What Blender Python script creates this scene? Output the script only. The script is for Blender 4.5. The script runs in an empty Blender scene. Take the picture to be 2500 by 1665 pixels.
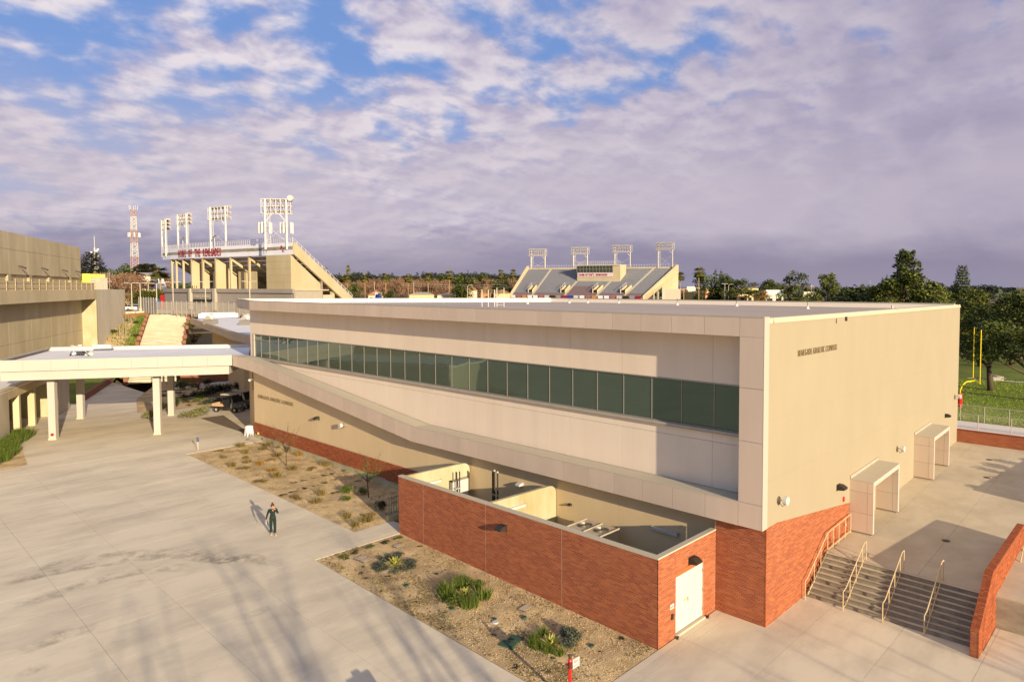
import bpy, math, random
from math import radians, sin, cos, pi, atan2, hypot, exp
from mathutils import Vector, Matrix
random.seed(7)
S = bpy.context.scene
COL = S.collection
# World axes: x runs along the sunlit side wall (away to the right), y along the long
# facade (away to the left), z up; the origin is the foot of the brick corner.
# ------------------------------------------------------------------ camera
CAM = Vector((-24.1258, -12.3665, 13.6))
YAW, PITCH, ROLL = .694, .0433, .0018
FPX, SX, SY, W0 = 1643.666, 259.5, -58.37, 2500.0
fwd = Vector((cos(YAW)*cos(PITCH), sin(YAW)*cos(PITCH), -sin(PITCH)))
rgt = fwd.cross(Vector((0, 0, 1))).normalized()
upv = rgt.cross(fwd)
r2 = cos(ROLL)*rgt + sin(ROLL)*upv
u2 = -sin(ROLL)*rgt + cos(ROLL)*upv
cd = bpy.data.cameras.new('camera'); cam = bpy.data.objects.new('camera', cd); COL.objects.link(cam)
cam.matrix_world = Matrix(((r2.x, u2.x, -fwd.x, CAM.x), (r2.y, u2.y, -fwd.y, CAM.y), (r2.z, u2.z, -fwd.z, CAM.z), (0, 0, 0, 1)))
cd.sensor_width = 36; cd.sensor_fit = 'HORIZONTAL'; cd.lens = 36*FPX/W0
cd.shift_x = -SX/W0; cd.shift_y = SY/W0
cd.clip_start = .3; cd.clip_end = 20000
S.camera = cam
# ------------------------------------------------------------------ sun, sky, exposure
SUN_EL, SUN_K = 13.2, 4.3            # elevation; ratio of travel along y to travel along x
tr = Vector((1/SUN_K, 1, 0)).normalized()
travel = Vector((tr.x*cos(radians(SUN_EL)), tr.y*cos(radians(SUN_EL)), -sin(radians(SUN_EL))))
sl = bpy.data.lights.new('sun', 'SUN'); sun = bpy.data.objects.new('sun', sl); COL.objects.link(sun)
sun.location = (-60, -120, 60)
sun.rotation_euler = (-travel).to_track_quat('Z', 'Y').to_euler()
sl.energy = 4.45; sl.angle = radians(.4); sl.color = (1, .835, .59)
W = bpy.data.worlds.new('World'); S.world = W; W.use_nodes = True
nt = W.node_tree; N = nt.nodes; Lk = nt.links
N.clear()
def nd(t, **k):
    n = N.new(t)
    for a, b in k.items(): setattr(n, a, b)
    return n
def wmath(op, a, b=None, clamp=False):
    n = nd('ShaderNodeMath', operation=op, use_clamp=clamp)
    for i, v in enumerate((a, b)):
        if v is None: continue
        if isinstance(v, (int, float)): n.inputs[i].default_value = v
        else: Lk.new(v, n.inputs[i])
    return n.outputs[0]
def wmix(f, a, b):
    n = nd('ShaderNodeMix', data_type='RGBA')
    for s_, v in ((n.inputs[0], f), (n.inputs[6], a), (n.inputs[7], b)):
        if isinstance(v, tuple): s_.default_value = (*v, 1)
        elif isinstance(v, (int, float)): s_.default_value = v
        else: Lk.new(v, s_)
    return n.outputs[2]
def wramp(v, lo, hi):
    n = nd('ShaderNodeMapRange', interpolation_type='SMOOTHSTEP'); n.inputs[1].default_value = lo; n.inputs[2].default_value = hi
    Lk.new(v, n.inputs[0]); return n.outputs[0]
sd = -travel
tc = nd('ShaderNodeTexCoord'); sx = nd('ShaderNodeSeparateXYZ'); Lk.new(tc.outputs['Generated'], sx.inputs[0])
dx, dy, dz = sx.outputs
zz = wmath('ADD', wmath('MAXIMUM', dz, 0.0), .27)
def plane(ox, oy, scale, detail, rough, sy_=1.0, dist=0.0):
    c = nd('ShaderNodeCombineXYZ')
    Lk.new(wmath('ADD', wmath('DIVIDE', dx, zz), ox), c.inputs[0])
    Lk.new(wmath('MULTIPLY', wmath('ADD', wmath('DIVIDE', dy, zz), oy), sy_), c.inputs[1])
    n = nd('ShaderNodeTexNoise'); n.inputs['Scale'].default_value = scale; n.inputs['Detail'].default_value = detail
    n.inputs['Roughness'].default_value = rough; n.inputs['Distortion'].default_value = dist
    Lk.new(c.outputs[0], n.inputs['Vector']); return n.outputs[0]
puff = plane(3.1, 1.7, 6.2, 7, .52, dist=.12)
puff_off = plane(3.1+.035, 1.7+.02, 6.2, 5, .52, dist=.12)
big = plane(9.3, 4.4, .85, 3, .5)
wisp = plane(1.1, 7.7, 1.2, 6, .52, dist=.3)
# azimuth term: the deck is closed towards the right of the view and breaks up to the left
hxy = wmath('SQRT', wmath('ADD', wmath('MULTIPLY', dx, dx), wmath('MULTIPLY', dy, dy)))
right = wmath('DIVIDE', wmath('SUBTRACT', wmath('MULTIPLY', dx, .78), wmath('MULTIPLY', dy, .62)), wmath('MAXIMUM', hxy, .01))   # -.6 left .. +.6 right
low = wramp(dz, .30, .03)
dens = wmath('ADD', wmath('ADD', puff, wmath('MULTIPLY', wmath('SUBTRACT', big, .5), .42)),
             wmath('ADD', wmath('MULTIPLY', right, .27), wmath('MULTIPLY', low, .26)))
mask = wramp(dens, .33, .57)
thick = wramp(dens, .50, .95)
relief = wmath('ADD', wmath('MULTIPLY', wmath('SUBTRACT', puff, puff_off), 5.0), .5, True)
sky = nd('ShaderNodeTexSky', sky_type='NISHITA'); sky.sun_disc = False
sky.sun_elevation = radians(SUN_EL)
sky.sun_rotation = atan2(sd.x, sd.y)
sky.altitude = 100; sky.air_density = 1.1; sky.dust_density = 1.2; sky.ozone_density = 2.0
SKYK = .075
bluesky = nd('ShaderNodeMix', data_type='RGBA', blend_type='MULTIPLY'); bluesky.inputs[0].default_value = 1
Lk.new(sky.outputs[0], bluesky.inputs[6]); bluesky.inputs[7].default_value = (SKYK*.72, SKYK*.86, SKYK*1.25, 1)
blue = wmix(.62, bluesky.outputs[2], (.25, .42, .86))
lit = wmix(relief, (.50, .46, .62), (.84, .77, .82))
dark = wmix(wisp, (.29, .265, .41), (.48, .43, .56))
shade_amt = wmath('ADD', wmath('MULTIPLY', thick, .50), wmath('ADD', wmath('MULTIPLY', right, .85), wmath('MULTIPLY', wmath('SUBTRACT', .62, big), .5)), True)
cloud = wmix(shade_amt, lit, dark)
skyc = wmix(mask, blue, cloud)
# soft band of slate cloud low over the horizon, warmer veil just above it
veil = wmath('MULTIPLY', wramp(dz, .30, .12), wramp(wisp, .25, .60))
skyc = wmix(wmath('MULTIPLY', veil, .70), skyc, (.60, .53, .61))
bank = wramp(wmath('ADD', dz, wmath('MULTIPLY', wmath('SUBTRACT', wisp, .5), .10)), .095, .03)
skyc = wmix(wmath('MULTIPLY', bank, .80), skyc, (.26, .235, .34))
# added fill: unseen sky behind the viewpoint brightened and warmed towards the low sun
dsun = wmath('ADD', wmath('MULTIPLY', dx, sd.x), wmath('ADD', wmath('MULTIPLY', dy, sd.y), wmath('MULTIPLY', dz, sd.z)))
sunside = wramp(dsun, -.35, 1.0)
glow = wramp(dz, .035, -.01)
skyc = wmix(wmath('MULTIPLY', glow, .45), skyc, (.36, .33, .43))
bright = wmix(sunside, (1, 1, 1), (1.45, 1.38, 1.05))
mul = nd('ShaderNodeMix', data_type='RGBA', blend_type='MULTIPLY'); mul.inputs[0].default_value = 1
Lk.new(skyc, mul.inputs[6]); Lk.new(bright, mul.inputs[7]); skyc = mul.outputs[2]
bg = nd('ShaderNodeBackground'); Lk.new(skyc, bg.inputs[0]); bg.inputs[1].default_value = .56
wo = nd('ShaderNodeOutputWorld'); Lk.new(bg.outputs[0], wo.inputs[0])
S.view_settings.view_transform = 'Standard'; S.view_settings.look = 'None'
S.view_settings.exposure = .78; S.view_settings.gamma = 1
S.view_settings.use_curve_mapping = False
S.cycles.max_bounces = 6
S.cycles.use_denoising = True

# ------------------------------------------------------------------ helpers
def link(o, parent=None):
    COL.objects.link(o)
    if parent: o.parent = parent
    return o
def tag(o, label=None, cat=None, group=None, kind=None):
    if label: o['label'] = label
    if cat: o['category'] = cat
    if group: o['group'] = group
    if kind: o['kind'] = kind
    return o
def thing(name, label, cat, loc=(0, 0, 0), rz=0, group=None, kind=None):
    o = bpy.data.objects.new(name, None); COL.objects.link(o)
    o.location = loc; o.rotation_euler = (0, 0, rz); o.empty_display_size = .3
    return tag(o, label, cat, group, kind)
def copy_tree(o, parent=None):
    c = o.copy(); COL.objects.link(c)
    if parent: c.parent = parent
    for ch in list(o.children): copy_tree(ch, c)
    return c
class MB:
    """collects polygons; off = what is subtracted from every point (the thing's base)"""
    def __init__(s, off=(0, 0, 0)): s.v = []; s.f = []; s.m = []; s.t = []; s.off = off; s.mi = 0; s.tone = .5; s.M = None
    def add(s, pts, faces):
        n = len(s.v)
        for p in pts:
            if s.M is not None: p = s.M @ Vector(p)
            s.v.append((p[0], p[1], p[2]))
        for f in faces: s.f.append(tuple(n+i for i in f)); s.m.append(s.mi); s.t.append(s.tone)
        return s
    def box(s, x0, x1, y0, y1, z0, z1):
        return s.add([(x0,y0,z0),(x1,y0,z0),(x1,y1,z0),(x0,y1,z0),(x0,y0,z1),(x1,y0,z1),(x1,y1,z1),(x0,y1,z1)],
                     [(0,3,2,1),(4,5,6,7),(0,1,5,4),(1,2,6,5),(2,3,7,6),(3,0,4,7)])
    def cbox(s, c, d, rz=0):
        m = Matrix.Translation(c) @ Matrix.Rotation(rz, 4, 'Z'); q = s.M; s.M = m if q is None else q @ m
        s.box(-d[0]/2, d[0]/2, -d[1]/2, d[1]/2, -d[2]/2, d[2]/2); s.M = q; return s
    def prism(s, poly, z0, z1):
        """poly: (x,y) list; z0, z1: numbers or lists"""
        n = len(poly); a = z0 if isinstance(z0, (list, tuple)) else [z0]*n; b = z1 if isinstance(z1, (list, tuple)) else [z1]*n
        ar = sum(poly[i][0]*poly[(i+1) % n][1]-poly[(i+1) % n][0]*poly[i][1] for i in range(n))
        if ar < 0: poly = poly[::-1]; a = a[::-1]; b = b[::-1]
        pts = [(p[0], p[1], a[i]) for i, p in enumerate(poly)]+[(p[0], p[1], b[i]) for i, p in enumerate(poly)]
        return s.add(pts, [tuple(range(n-1, -1, -1)), tuple(range(n, 2*n))]+[(i, (i+1) % n, n+(i+1) % n, n+i) for i in range(n)])
    def slab(s, poly3, d):
        """polygon of 3D points pushed along vector d"""
        n = len(poly3); d = Vector(d); nn = Vector((0, 0, 0))
        for i in range(n): nn += Vector(poly3[i]).cross(Vector(poly3[(i+1) % n]))
        if nn.dot(d) < 0: poly3 = poly3[::-1]
        pts = [tuple(p) for p in poly3]+[tuple(Vector(p)+d) for p in poly3]
        return s.add(pts, [tuple(range(n-1, -1, -1)), tuple(range(n, 2*n))]+[(i, (i+1) % n, n+(i+1) % n, n+i) for i in range(n)])
    def quad(s, a, b, c, d): return s.add([a, b, c, d], [(0, 1, 2, 3)])
    def tube(s, p, q, r, n=8, r2_=None, caps=True):
        p = Vector(p); q = Vector(q); d = (q-p)
        if d.length < 1e-6: return s
        d.normalize(); a = d.orthogonal().normalized(); b = d.cross(a); r2_ = r if r2_ is None else r2_
        pts = [tuple(p+(a*cos(2*pi*i/n)+b*sin(2*pi*i/n))*r) for i in range(n)]+[tuple(q+(a*cos(2*pi*i/n)+b*sin(2*pi*i/n))*r2_) for i in range(n)]
        fs = [(i, (i+1) % n, n+(i+1) % n, n+i) for i in range(n)]
        if caps: fs += [tuple(range(n-1, -1, -1)), tuple(range(n, 2*n))]
        return s.add(pts, fs)
    def path(s, pts, r, n=6):
        for i in range(len(pts)-1): s.tube(pts[i], pts[i+1], r, n)
        return s
    def bar(s, p, q, w, h):
        p = Vector(p); q = Vector(q); d = (q-p).normalized(); a = d.cross(Vector((0, 0, 1)))
        if a.length < 1e-3: a = Vector((1, 0, 0))
        a.normalize(); b = a.cross(d); pts = []
        for e in (p, q):
            for i, j in ((-1,-1),(1,-1),(1,1),(-1,1)): pts.append(tuple(e+a*i*w/2+b*j*h/2))
        return s.add(pts, [(3,2,1,0),(4,5,6,7),(0,1,5,4),(1,2,6,5),(2,3,7,6),(3,0,4,7)])
    def dome(s, c, rx, ry, rz, nu=10, nv=5, full=False):
        pts = []; fs = []; lo = -nv if full else 0
        rows = list(range(lo, nv+1))
        for j in rows:
            t = j/nv*pi/2
            for i in range(nu):
                u = 2*pi*i/nu; pts.append((c[0]+rx*cos(t)*cos(u), c[1]+ry*cos(t)*sin(u), c[2]+rz*sin(t)))
        for j in range(len(rows)-1):
            for i in range(nu): fs.append((j*nu+i, j*nu+(i+1) % nu, (j+1)*nu+(i+1) % nu, (j+1)*nu+i))
        return s.add(pts, fs)
    def mesh(s, name, mats, smooth=False, tone=False):
        me = bpy.data.meshes.new(name); o = s.off; me.from_pydata([(p[0]-o[0], p[1]-o[1], p[2]-o[2]) for p in s.v], [], s.f)
        for m in (mats if isinstance(mats, (list, tuple)) else [mats]): me.materials.append(m)
        if any(s.m): me.polygons.foreach_set('material_index', s.m)
        if smooth: me.polygons.foreach_set('use_smooth', [True]*len(s.f))
        if tone:
            at = me.attributes.new('tone', 'FLOAT', 'FACE'); at.data.foreach_set('value', s.t)
        me.update(); return me
    def build(s, name, mats, parent=None, loc=(0, 0, 0), rz=0, smooth=False, tone=False):
        o = bpy.data.objects.new(name, s.mesh(name, mats, smooth, tone)); link(o, parent)
        o.location = loc; o.rotation_euler = (0, 0, rz); return o
def inst(name, me, parent=None, loc=(0, 0, 0), rz=0, sc=(1, 1, 1)):
    o = bpy.data.objects.new(name, me); link(o, parent); o.location = loc; o.rotation_euler = (0, 0, rz); o.scale = sc; return o
def site(px, d):
    """ground point (x, y) at bearing px of the view and horizontal distance d in metres"""
    v = fwd+r2*((px-1250-SX)/FPX); h = hypot(v.x, v.y)
    return CAM.x+v.x/h*d, CAM.y+v.y/h*d
def smooth01(t): t = max(0., min(1., t)); return t*t*(3-2*t)
def G(y):
    if y < 2: return 0.
    if y < 20: return .35*(y-2)/18
    if y < 50: return .35+.25*(y-20)/30
    return .6
def Hp(x): return 1.43+.0395*(x-8.84)

# ------------------------------------------------------------------ materials
def mat(name, c, c2=None, scale=1.0, rough=.8, bump=0, bscale=None, metal=0, detail=4, c3=None, scale3=.1, mix3=.5, spec=.3, stretch=(1, 1, 1), bdist=.02, coord='Object', rnd=0.0, tone=None, lo=.35, hi=.65, rot=0, blotch=None, trans=0, coat=0):
    m = bpy.data.materials.new(name); m.use_nodes = True; t = m.node_tree; n = t.nodes; l = t.links
    b = n['Principled BSDF']; b.inputs['Roughness'].default_value = rough; b.inputs['Metallic'].default_value = metal
    b.inputs['Specular IOR Level'].default_value = spec
    if coat: b.inputs['Coat Weight'].default_value = coat
    tcn = n.new('ShaderNodeTexCoord'); mp = n.new('ShaderNodeMapping')
    if coord == 'World': l.new(n.new('ShaderNodeNewGeometry').outputs['Position'], mp.inputs[0])
    else: l.new(tcn.outputs[coord], mp.inputs[0])
    mp.inputs['Scale'].default_value = stretch; mp.inputs['Rotation'].default_value = (0, 0, rot)
    def noise(sc, det=detail, r=.6):
        q = n.new('ShaderNodeTexNoise'); q.inputs['Scale'].default_value = sc; q.inputs['Detail'].default_value = det
        q.inputs['Roughness'].default_value = r; l.new(mp.outputs[0], q.inputs['Vector']); return q.outputs[0]
    def ramp(v, a, z):
        q = n.new('ShaderNodeMapRange'); q.inputs[1].default_value = a; q.inputs[2].default_value = z; l.new(v, q.inputs[0]); return q.outputs[0]
    def mixc(f, a, z, mode='MIX'):
        q = n.new('ShaderNodeMix'); q.data_type = 'RGBA'; q.blend_type = mode
        for s_, v in ((q.inputs[0], f), (q.inputs[6], a), (q.inputs[7], z)):
            if isinstance(v, tuple): s_.default_value = (*v, 1)
            elif isinstance(v, (int, float)): s_.default_value = v
            else: l.new(v, s_)
        return q.outputs[2]
    cur = c
    if tone:
        at = n.new('ShaderNodeAttribute'); at.attribute_name = 'tone'; cur = mixc(at.outputs['Fac'], c, tone)
    if c2: cur = mixc(ramp(noise(scale), lo, hi), cur, c2)
    if c3:
        q = n.new('ShaderNodeMath'); q.operation = 'MULTIPLY'; q.inputs[1].default_value = mix3
        l.new(ramp(noise(scale3, 5, .65), .42, .68), q.inputs[0]); cur = mixc(q.outputs[0], cur, c3)
    if rnd:
        oi = n.new('ShaderNodeObjectInfo'); hs = n.new('ShaderNodeHueSaturation')
        q = n.new('ShaderNodeMapRange'); q.inputs[3].default_value = 1-rnd; q.inputs[4].default_value = 1+rnd; l.new(oi.outputs['Random'], q.inputs[0])
        l.new(q.outputs[0], hs.inputs['Value'])
        if isinstance(cur, tuple): hs.inputs['Color'].default_value = (*cur, 1)
        else: l.new(cur, hs.inputs['Color'])
        cur = hs.outputs[0]
    if isinstance(cur, tuple): b.inputs['Base Color'].default_value = (*cur, 1)
    else: l.new(cur, b.inputs['Base Color'])
    if bump:
        bn = n.new('ShaderNodeBump'); bn.inputs['Strength'].default_value = bump; bn.inputs['Distance'].default_value = bdist
        l.new(noise(bscale or scale*6, 6), bn.inputs['Height']); l.new(bn.outputs[0], b.inputs['Normal'])
    if trans:
        b.inputs['Transmission Weight'].default_value = trans
    return m
M = {}
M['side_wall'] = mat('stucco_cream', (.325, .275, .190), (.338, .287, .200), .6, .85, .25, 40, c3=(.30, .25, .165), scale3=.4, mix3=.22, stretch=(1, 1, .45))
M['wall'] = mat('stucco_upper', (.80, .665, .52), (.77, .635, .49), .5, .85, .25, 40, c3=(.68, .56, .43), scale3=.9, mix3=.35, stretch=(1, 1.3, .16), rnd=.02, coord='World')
M['lower_wall'] = mat('stucco_lower', (.70, .535, .315), (.65, .49, .28), .4, .88, .3, 40, c3=(.60, .445, .26), scale3=.3, mix3=.4, stretch=(1, 1, .4))
M['fascia'] = mat('fascia_metal', (.60, .475, .375), (.63, .50, .395), .5, .5, 0, metal=.12, rnd=.04, c3=(.52, .41, .32), scale3=.8, mix3=.3, stretch=(1, 1.5, .3), coord='World')
M['fascia_edge'] = mat('edge_trim', (.44, .39, .33), rough=.5)
M['coping'] = mat('coping_cream', (.50, .44, .33), rough=.6)
M['coping_grey'] = mat('coping_grey', (.42, .37, .29), (.38, .33, .26), 2, .6)
M['joint'] = mat('dark_joint', (.16, .12, .09), rough=.9)
M['soffit'] = mat('soffit', (.45, .36, .27), rough=.8)
M['roof'] = mat('roof_membrane', (.42, .35, .28), (.47, .39, .32), .35, .7, c3=(.33, .27, .22), scale3=.12, mix3=.6, stretch=(1, .3, 1))
M['white_roof'] = mat('white_roof', (.80, .78, .76), (.74, .72, .70), .4, .7)
M['parapet'] = mat('parapet_membrane', (.78, .70, .60), (.74, .66, .56), .3, .75)
M['white'] = mat('white_paint', (.55, .53, .50), (.52, .50, .47), 2, .5)
M['canopy'] = mat('canopy_cream', (.46, .42, .37), (.445, .405, .355), .5, .6)
M['brick'] = mat('clay_brick', (.22, .046, .018), None, 1, .85, .5, 90, tone=(.50, .155, .05), bdist=.004, c3=(.40, .15, .07), scale3=.7, mix3=.12, coord='World')
M['mortar'] = mat('mortar', (.52, .34, .23), (.46, .30, .20), 3, .95)
M['conc'] = mat('plaza_concrete', (.69, .60, .445), (.65, .56, .41), .28, .9, .12, 30, c3=(.34, .285, .22), scale3=.42, mix3=.45, rnd=.03, stretch=(.55, 1.15, 1), rot=.12, coord='World')
M['conc2'] = mat('upper_concrete', (.58, .49, .35), (.53, .44, .31), .6, .9, .12, 30, c3=(.36, .28, .19), scale3=.3, mix3=.4, rnd=.02, coord='World')
M['joint_dirt'] = mat('joint_dirt', (.17, .125, .085), rough=1)
M['step'] = mat('stair_concrete', (.42, .36, .26), (.29, .24, .18), 2.0, .9, .2, 25, c3=(.15, .125, .10), scale3=.9, mix3=.75, stretch=(1, .35, 1))
M['rawconc'] = mat('raw_concrete', (.45, .405, .255), (.33, .275, .125), .7, .9, .2, 20, c3=(.50, .47, .34), scale3=.8, mix3=.7, stretch=(1, 1, .3))
M['oldconc'] = mat('board_concrete', (.62, .53, .35), (.56, .47, .29), .35, .9, .15, 12, c3=(.38, .31, .18), scale3=.2, mix3=.55, stretch=(1, 1, .35))
M['oldconc_grey'] = mat('grey_board_concrete', (.58, .53, .43), (.53, .47, .37), .35, .9, .15, 12, c3=(.26, .21, .14), scale3=.1, mix3=.6, stretch=(1, 1, .5))
M['stadconc'] = mat('stadium_concrete', (.50, .42, .27), (.45, .37, .22), .25, .9, c3=(.43, .33, .17), scale3=.12, mix3=.5, stretch=(1, 1, .5))
M['grey_wall'] = mat('concourse_grey', (.33, .285, .25), (.30, .26, .22), .4, .85)
M['tiers'] = mat('tier_grey', (.26, .25, .26), rough=.9)
M['band'] = mat('band_white', (.78, .77, .82), (.74, .73, .78), .3, .6)
M['stand_white'] = mat('stand_white', (.58, .56, .54), (.55, .53, .51), .3, .6)
M['sand'] = mat('sandy_soil', (.66, .485, .255), (.52, .365, .18), 1.1, 1, .9, 14, c3=(.19, .125, .06), scale3=.55, mix3=.55, detail=8, bdist=.05)
M['gravel'] = mat('gravel_grain', (.44, .31, .15), None, tone=(.66, .50, .28), rough=1)
M['litter'] = mat('dry_litter', (.13, .09, .04), None, tone=(.32, .24, .10), rough=1)
M['glass'] = None
M['frame'] = mat('aluminium', (.33, .30, .26), rough=.4, metal=.4)
M['steel'] = mat('galvanised', (.55, .49, .38), (.50, .44, .34), 4, .45, metal=.35)
M['rail'] = mat('painted_rail', (.60, .47, .27), rough=.45, metal=.2)
M['dark'] = mat('dark_metal', (.035, .028, .022), rough=.5)
M['black'] = mat('black_rubber', (.015, .015, .017), rough=.6)
M['red'] = mat('red_paint', (.62, .018, .012), rough=.3, coat=.3)
M['letter'] = mat('maroon_letter', (.27, .015, .03), rough=.6)
M['bronze_letter'] = mat('bronze_letter', (.22, .16, .08), rough=.5)
M['yellow'] = mat('goal_yellow', (.80, .58, .02), rough=.4)
M['green_box'] = mat('valve_box_green', (.035, .075, .05), (.045, .09, .06), 3, .7)
M['boxlid'] = mat('utility_lid', (.50, .40, .28), (.45, .36, .25), 4, .9)
M['seat_grey'] = mat('bench_aluminium', (.50, .52, .58), rough=.5, metal=.2)
M['seat_red'] = mat('bench_red', (.34, .13, .13), rough=.6)
M['turf'] = mat('field_grass', (.19, .255, .02), (.14, .20, .015), .35, 1, .4, 3, c3=(.21, .24, .03), scale3=.05, mix3=.7, detail=8)
M['lawn'] = mat('park_grass', (.15, .20, .02), (.09, .13, .015), .2, 1, .4, 3, c3=(.12, .12, .03), scale3=.04, mix3=.6, detail=8)
M['earth'] = mat('earth', (.22, .16, .085), (.15, .11, .06), .02, 1, c3=(.08, .085, .035), scale3=.008, mix3=.8, detail=8)
M['hill'] = mat('brown_hill', (.27, .175, .135), (.22, .145, .11), .01, 1, c3=(.13, .105, .07), scale3=.015, mix3=.6, detail=8)
M['dirt'] = mat('bare_dirt', (.42, .24, .11), (.36, .20, .09), .2, 1)
M['asphalt'] = mat('asphalt', (.055, .052, .05), (.07, .065, .06), .5, .95)
M['bark'] = mat('bark', (.11, .078, .05), (.075, .052, .034), 4, .95)
M['bark_pale'] = mat('pale_bark', (.33, .235, .13), (.25, .17, .09), 3, .95)
M['palm_bark'] = mat('palm_bark', (.33, .215, .10), (.25, .16, .075), 3, .95)
def leaf(name, a, b, rough=.7): 
    m = mat(name, a, None, tone=b, rough=rough, spec=.2)
    return m
M['leaf_dark'] = leaf('leaf_dark', (.016, .03, .010), (.13, .155, .03))
M['leaf_mid'] = leaf('leaf_mid', (.04, .06, .012), (.20, .21, .035))
M['leaf_pine'] = leaf('pine_needles', (.025, .045, .014), (.19, .20, .035))
M['leaf_far'] = leaf('leaf_far', (.025, .036, .026), (.06, .072, .04))
M['leaf_palm'] = leaf('palm_leaf', (.045, .06, .012), (.22, .20, .035))
M['twig'] = leaf('bare_twigs', (.15, .085, .05), (.34, .20, .12))
M['twig_yellow'] = leaf('pale_twigs', (.22, .15, .05), (.40, .29, .11))
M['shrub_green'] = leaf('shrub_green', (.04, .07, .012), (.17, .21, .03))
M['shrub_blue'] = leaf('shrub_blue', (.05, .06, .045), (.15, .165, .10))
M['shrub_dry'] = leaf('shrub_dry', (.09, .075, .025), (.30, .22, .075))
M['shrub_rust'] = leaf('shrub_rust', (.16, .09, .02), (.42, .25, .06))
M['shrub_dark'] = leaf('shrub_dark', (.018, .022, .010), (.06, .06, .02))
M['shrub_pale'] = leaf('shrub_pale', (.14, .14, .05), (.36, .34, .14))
M['agave'] = leaf('agave_leaf', (.18, .20, .035), (.50, .48, .10))
M['skin'] = mat('skin', (.55, .27, .17), rough=.6)
M['cloth'] = mat('green_overalls', (.010, .022, .019), (.014, .028, .024), 6, .9)
M['hair'] = mat('auburn_hair', (.085, .022, .012), rough=.6)
M['shoe'] = mat('tan_shoe', (.42, .33, .20), rough=.7)
M['blue_sign'] = mat('blue_sign', (.02, .045, .36), rough=.5)
M['solar'] = mat('solar_cells', (.012, .014, .03), rough=.25)
M['tower_red'] = mat('tower_red', (.40, .27, .25), rough=.6)
M['tile_roof'] = mat('tile_roof', (.42, .20, .11), rough=.9)
M['house'] = mat('house_wall', (.62, .52, .38), rough=.9)
M['shop_yellow'] = mat('shop_yellow', (.62, .42, .13), rough=.9)
M['shop_tan'] = mat('shop_tan', (.60, .45, .24), rough=.9)
M['shop_orange'] = mat('shop_orange', (.50, .21, .07), rough=.9)
M['shop_pale'] = mat('shop_pale', (.60, .54, .44), rough=.9)
M['awning'] = mat('awning_red', (.35, .05, .04), rough=.8)
M['window_dark'] = mat('dark_window', (.02, .022, .024), rough=.15)
M['yellow_tin'] = mat('yellow_cladding', (.75, .60, .08), rough=.6)
M['timber'] = mat('timber_bed', (.50, .33, .19), rough=.8)
M['car_white'] = mat('car_white', (.70, .68, .66), rough=.25, coat=.4)
M['car_grey'] = mat('car_grey', (.22, .22, .22), rough=.25, coat=.4)
M['car_red'] = mat('car_red', (.36, .02, .02), rough=.25, coat=.4)
M['car_blue'] = mat('car_blue', (.04, .08, .22), rough=.25, coat=.4)
M['orange_brick'] = mat('orange_retaining', (.50, .24, .085), (.42, .19, .07), 1.2, .95)
M['wallstone'] = mat('low_brick_dull', (.27, .12, .07), (.22, .10, .06), 2, .95)
def glass_mat():
    m = bpy.data.materials.new('green_glass'); m.use_nodes = True; t = m.node_tree; n = t.nodes; l = t.links
    b = n['Principled BSDF']; b.inputs['Base Color'].default_value = (.045, .062, .050, 1)
    b.inputs['Roughness'].default_value = .03; b.inputs['IOR'].default_value = 1.75
    b.inputs['Specular IOR Level'].default_value = .6; b.inputs['Specular Tint'].default_value = (.62, .86, .66, 1)
    tcn = n.new('ShaderNodeTexCoord'); q = n.new('ShaderNodeTexNoise'); q.inputs['Scale'].default_value = .55; q.inputs['Detail'].default_value = 2
    l.new(tcn.outputs['Object'], q.inputs['Vector'])
    bn = n.new('ShaderNodeBump'); bn.inputs['Strength'].default_value = .12; bn.inputs['Distance'].default_value = .06
    l.new(q.outputs[0], bn.inputs['Height']); l.new(bn.outputs[0], b.inputs['Normal'])
    return m
M['glass'] = glass_mat()
def text_mesh(body, size, depth, m, parent, loc, rot, name='lettering', sx_=1.0, bold=0.0, align='LEFT', shear=0):
    c = bpy.data.curves.new(name, 'FONT'); c.body = body; c.size = size; c.extrude = depth; c.offset = bold; c.align_x = align; c.resolution_u = 2; c.shear = shear
    o = bpy.data.objects.new(name, c); COL.objects.link(o)
    dg = bpy.context.evaluated_depsgraph_get(); me = bpy.data.meshes.new_from_object(o.evaluated_get(dg))
    bpy.data.objects.remove(o); me.materials.clear(); me.materials.append(m); me.name = name
    ob = bpy.data.objects.new(name, me); link(ob, parent); ob.location = loc; ob.rotation_euler = rot; ob.scale = (sx_, 1, 1)
    return ob
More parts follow.
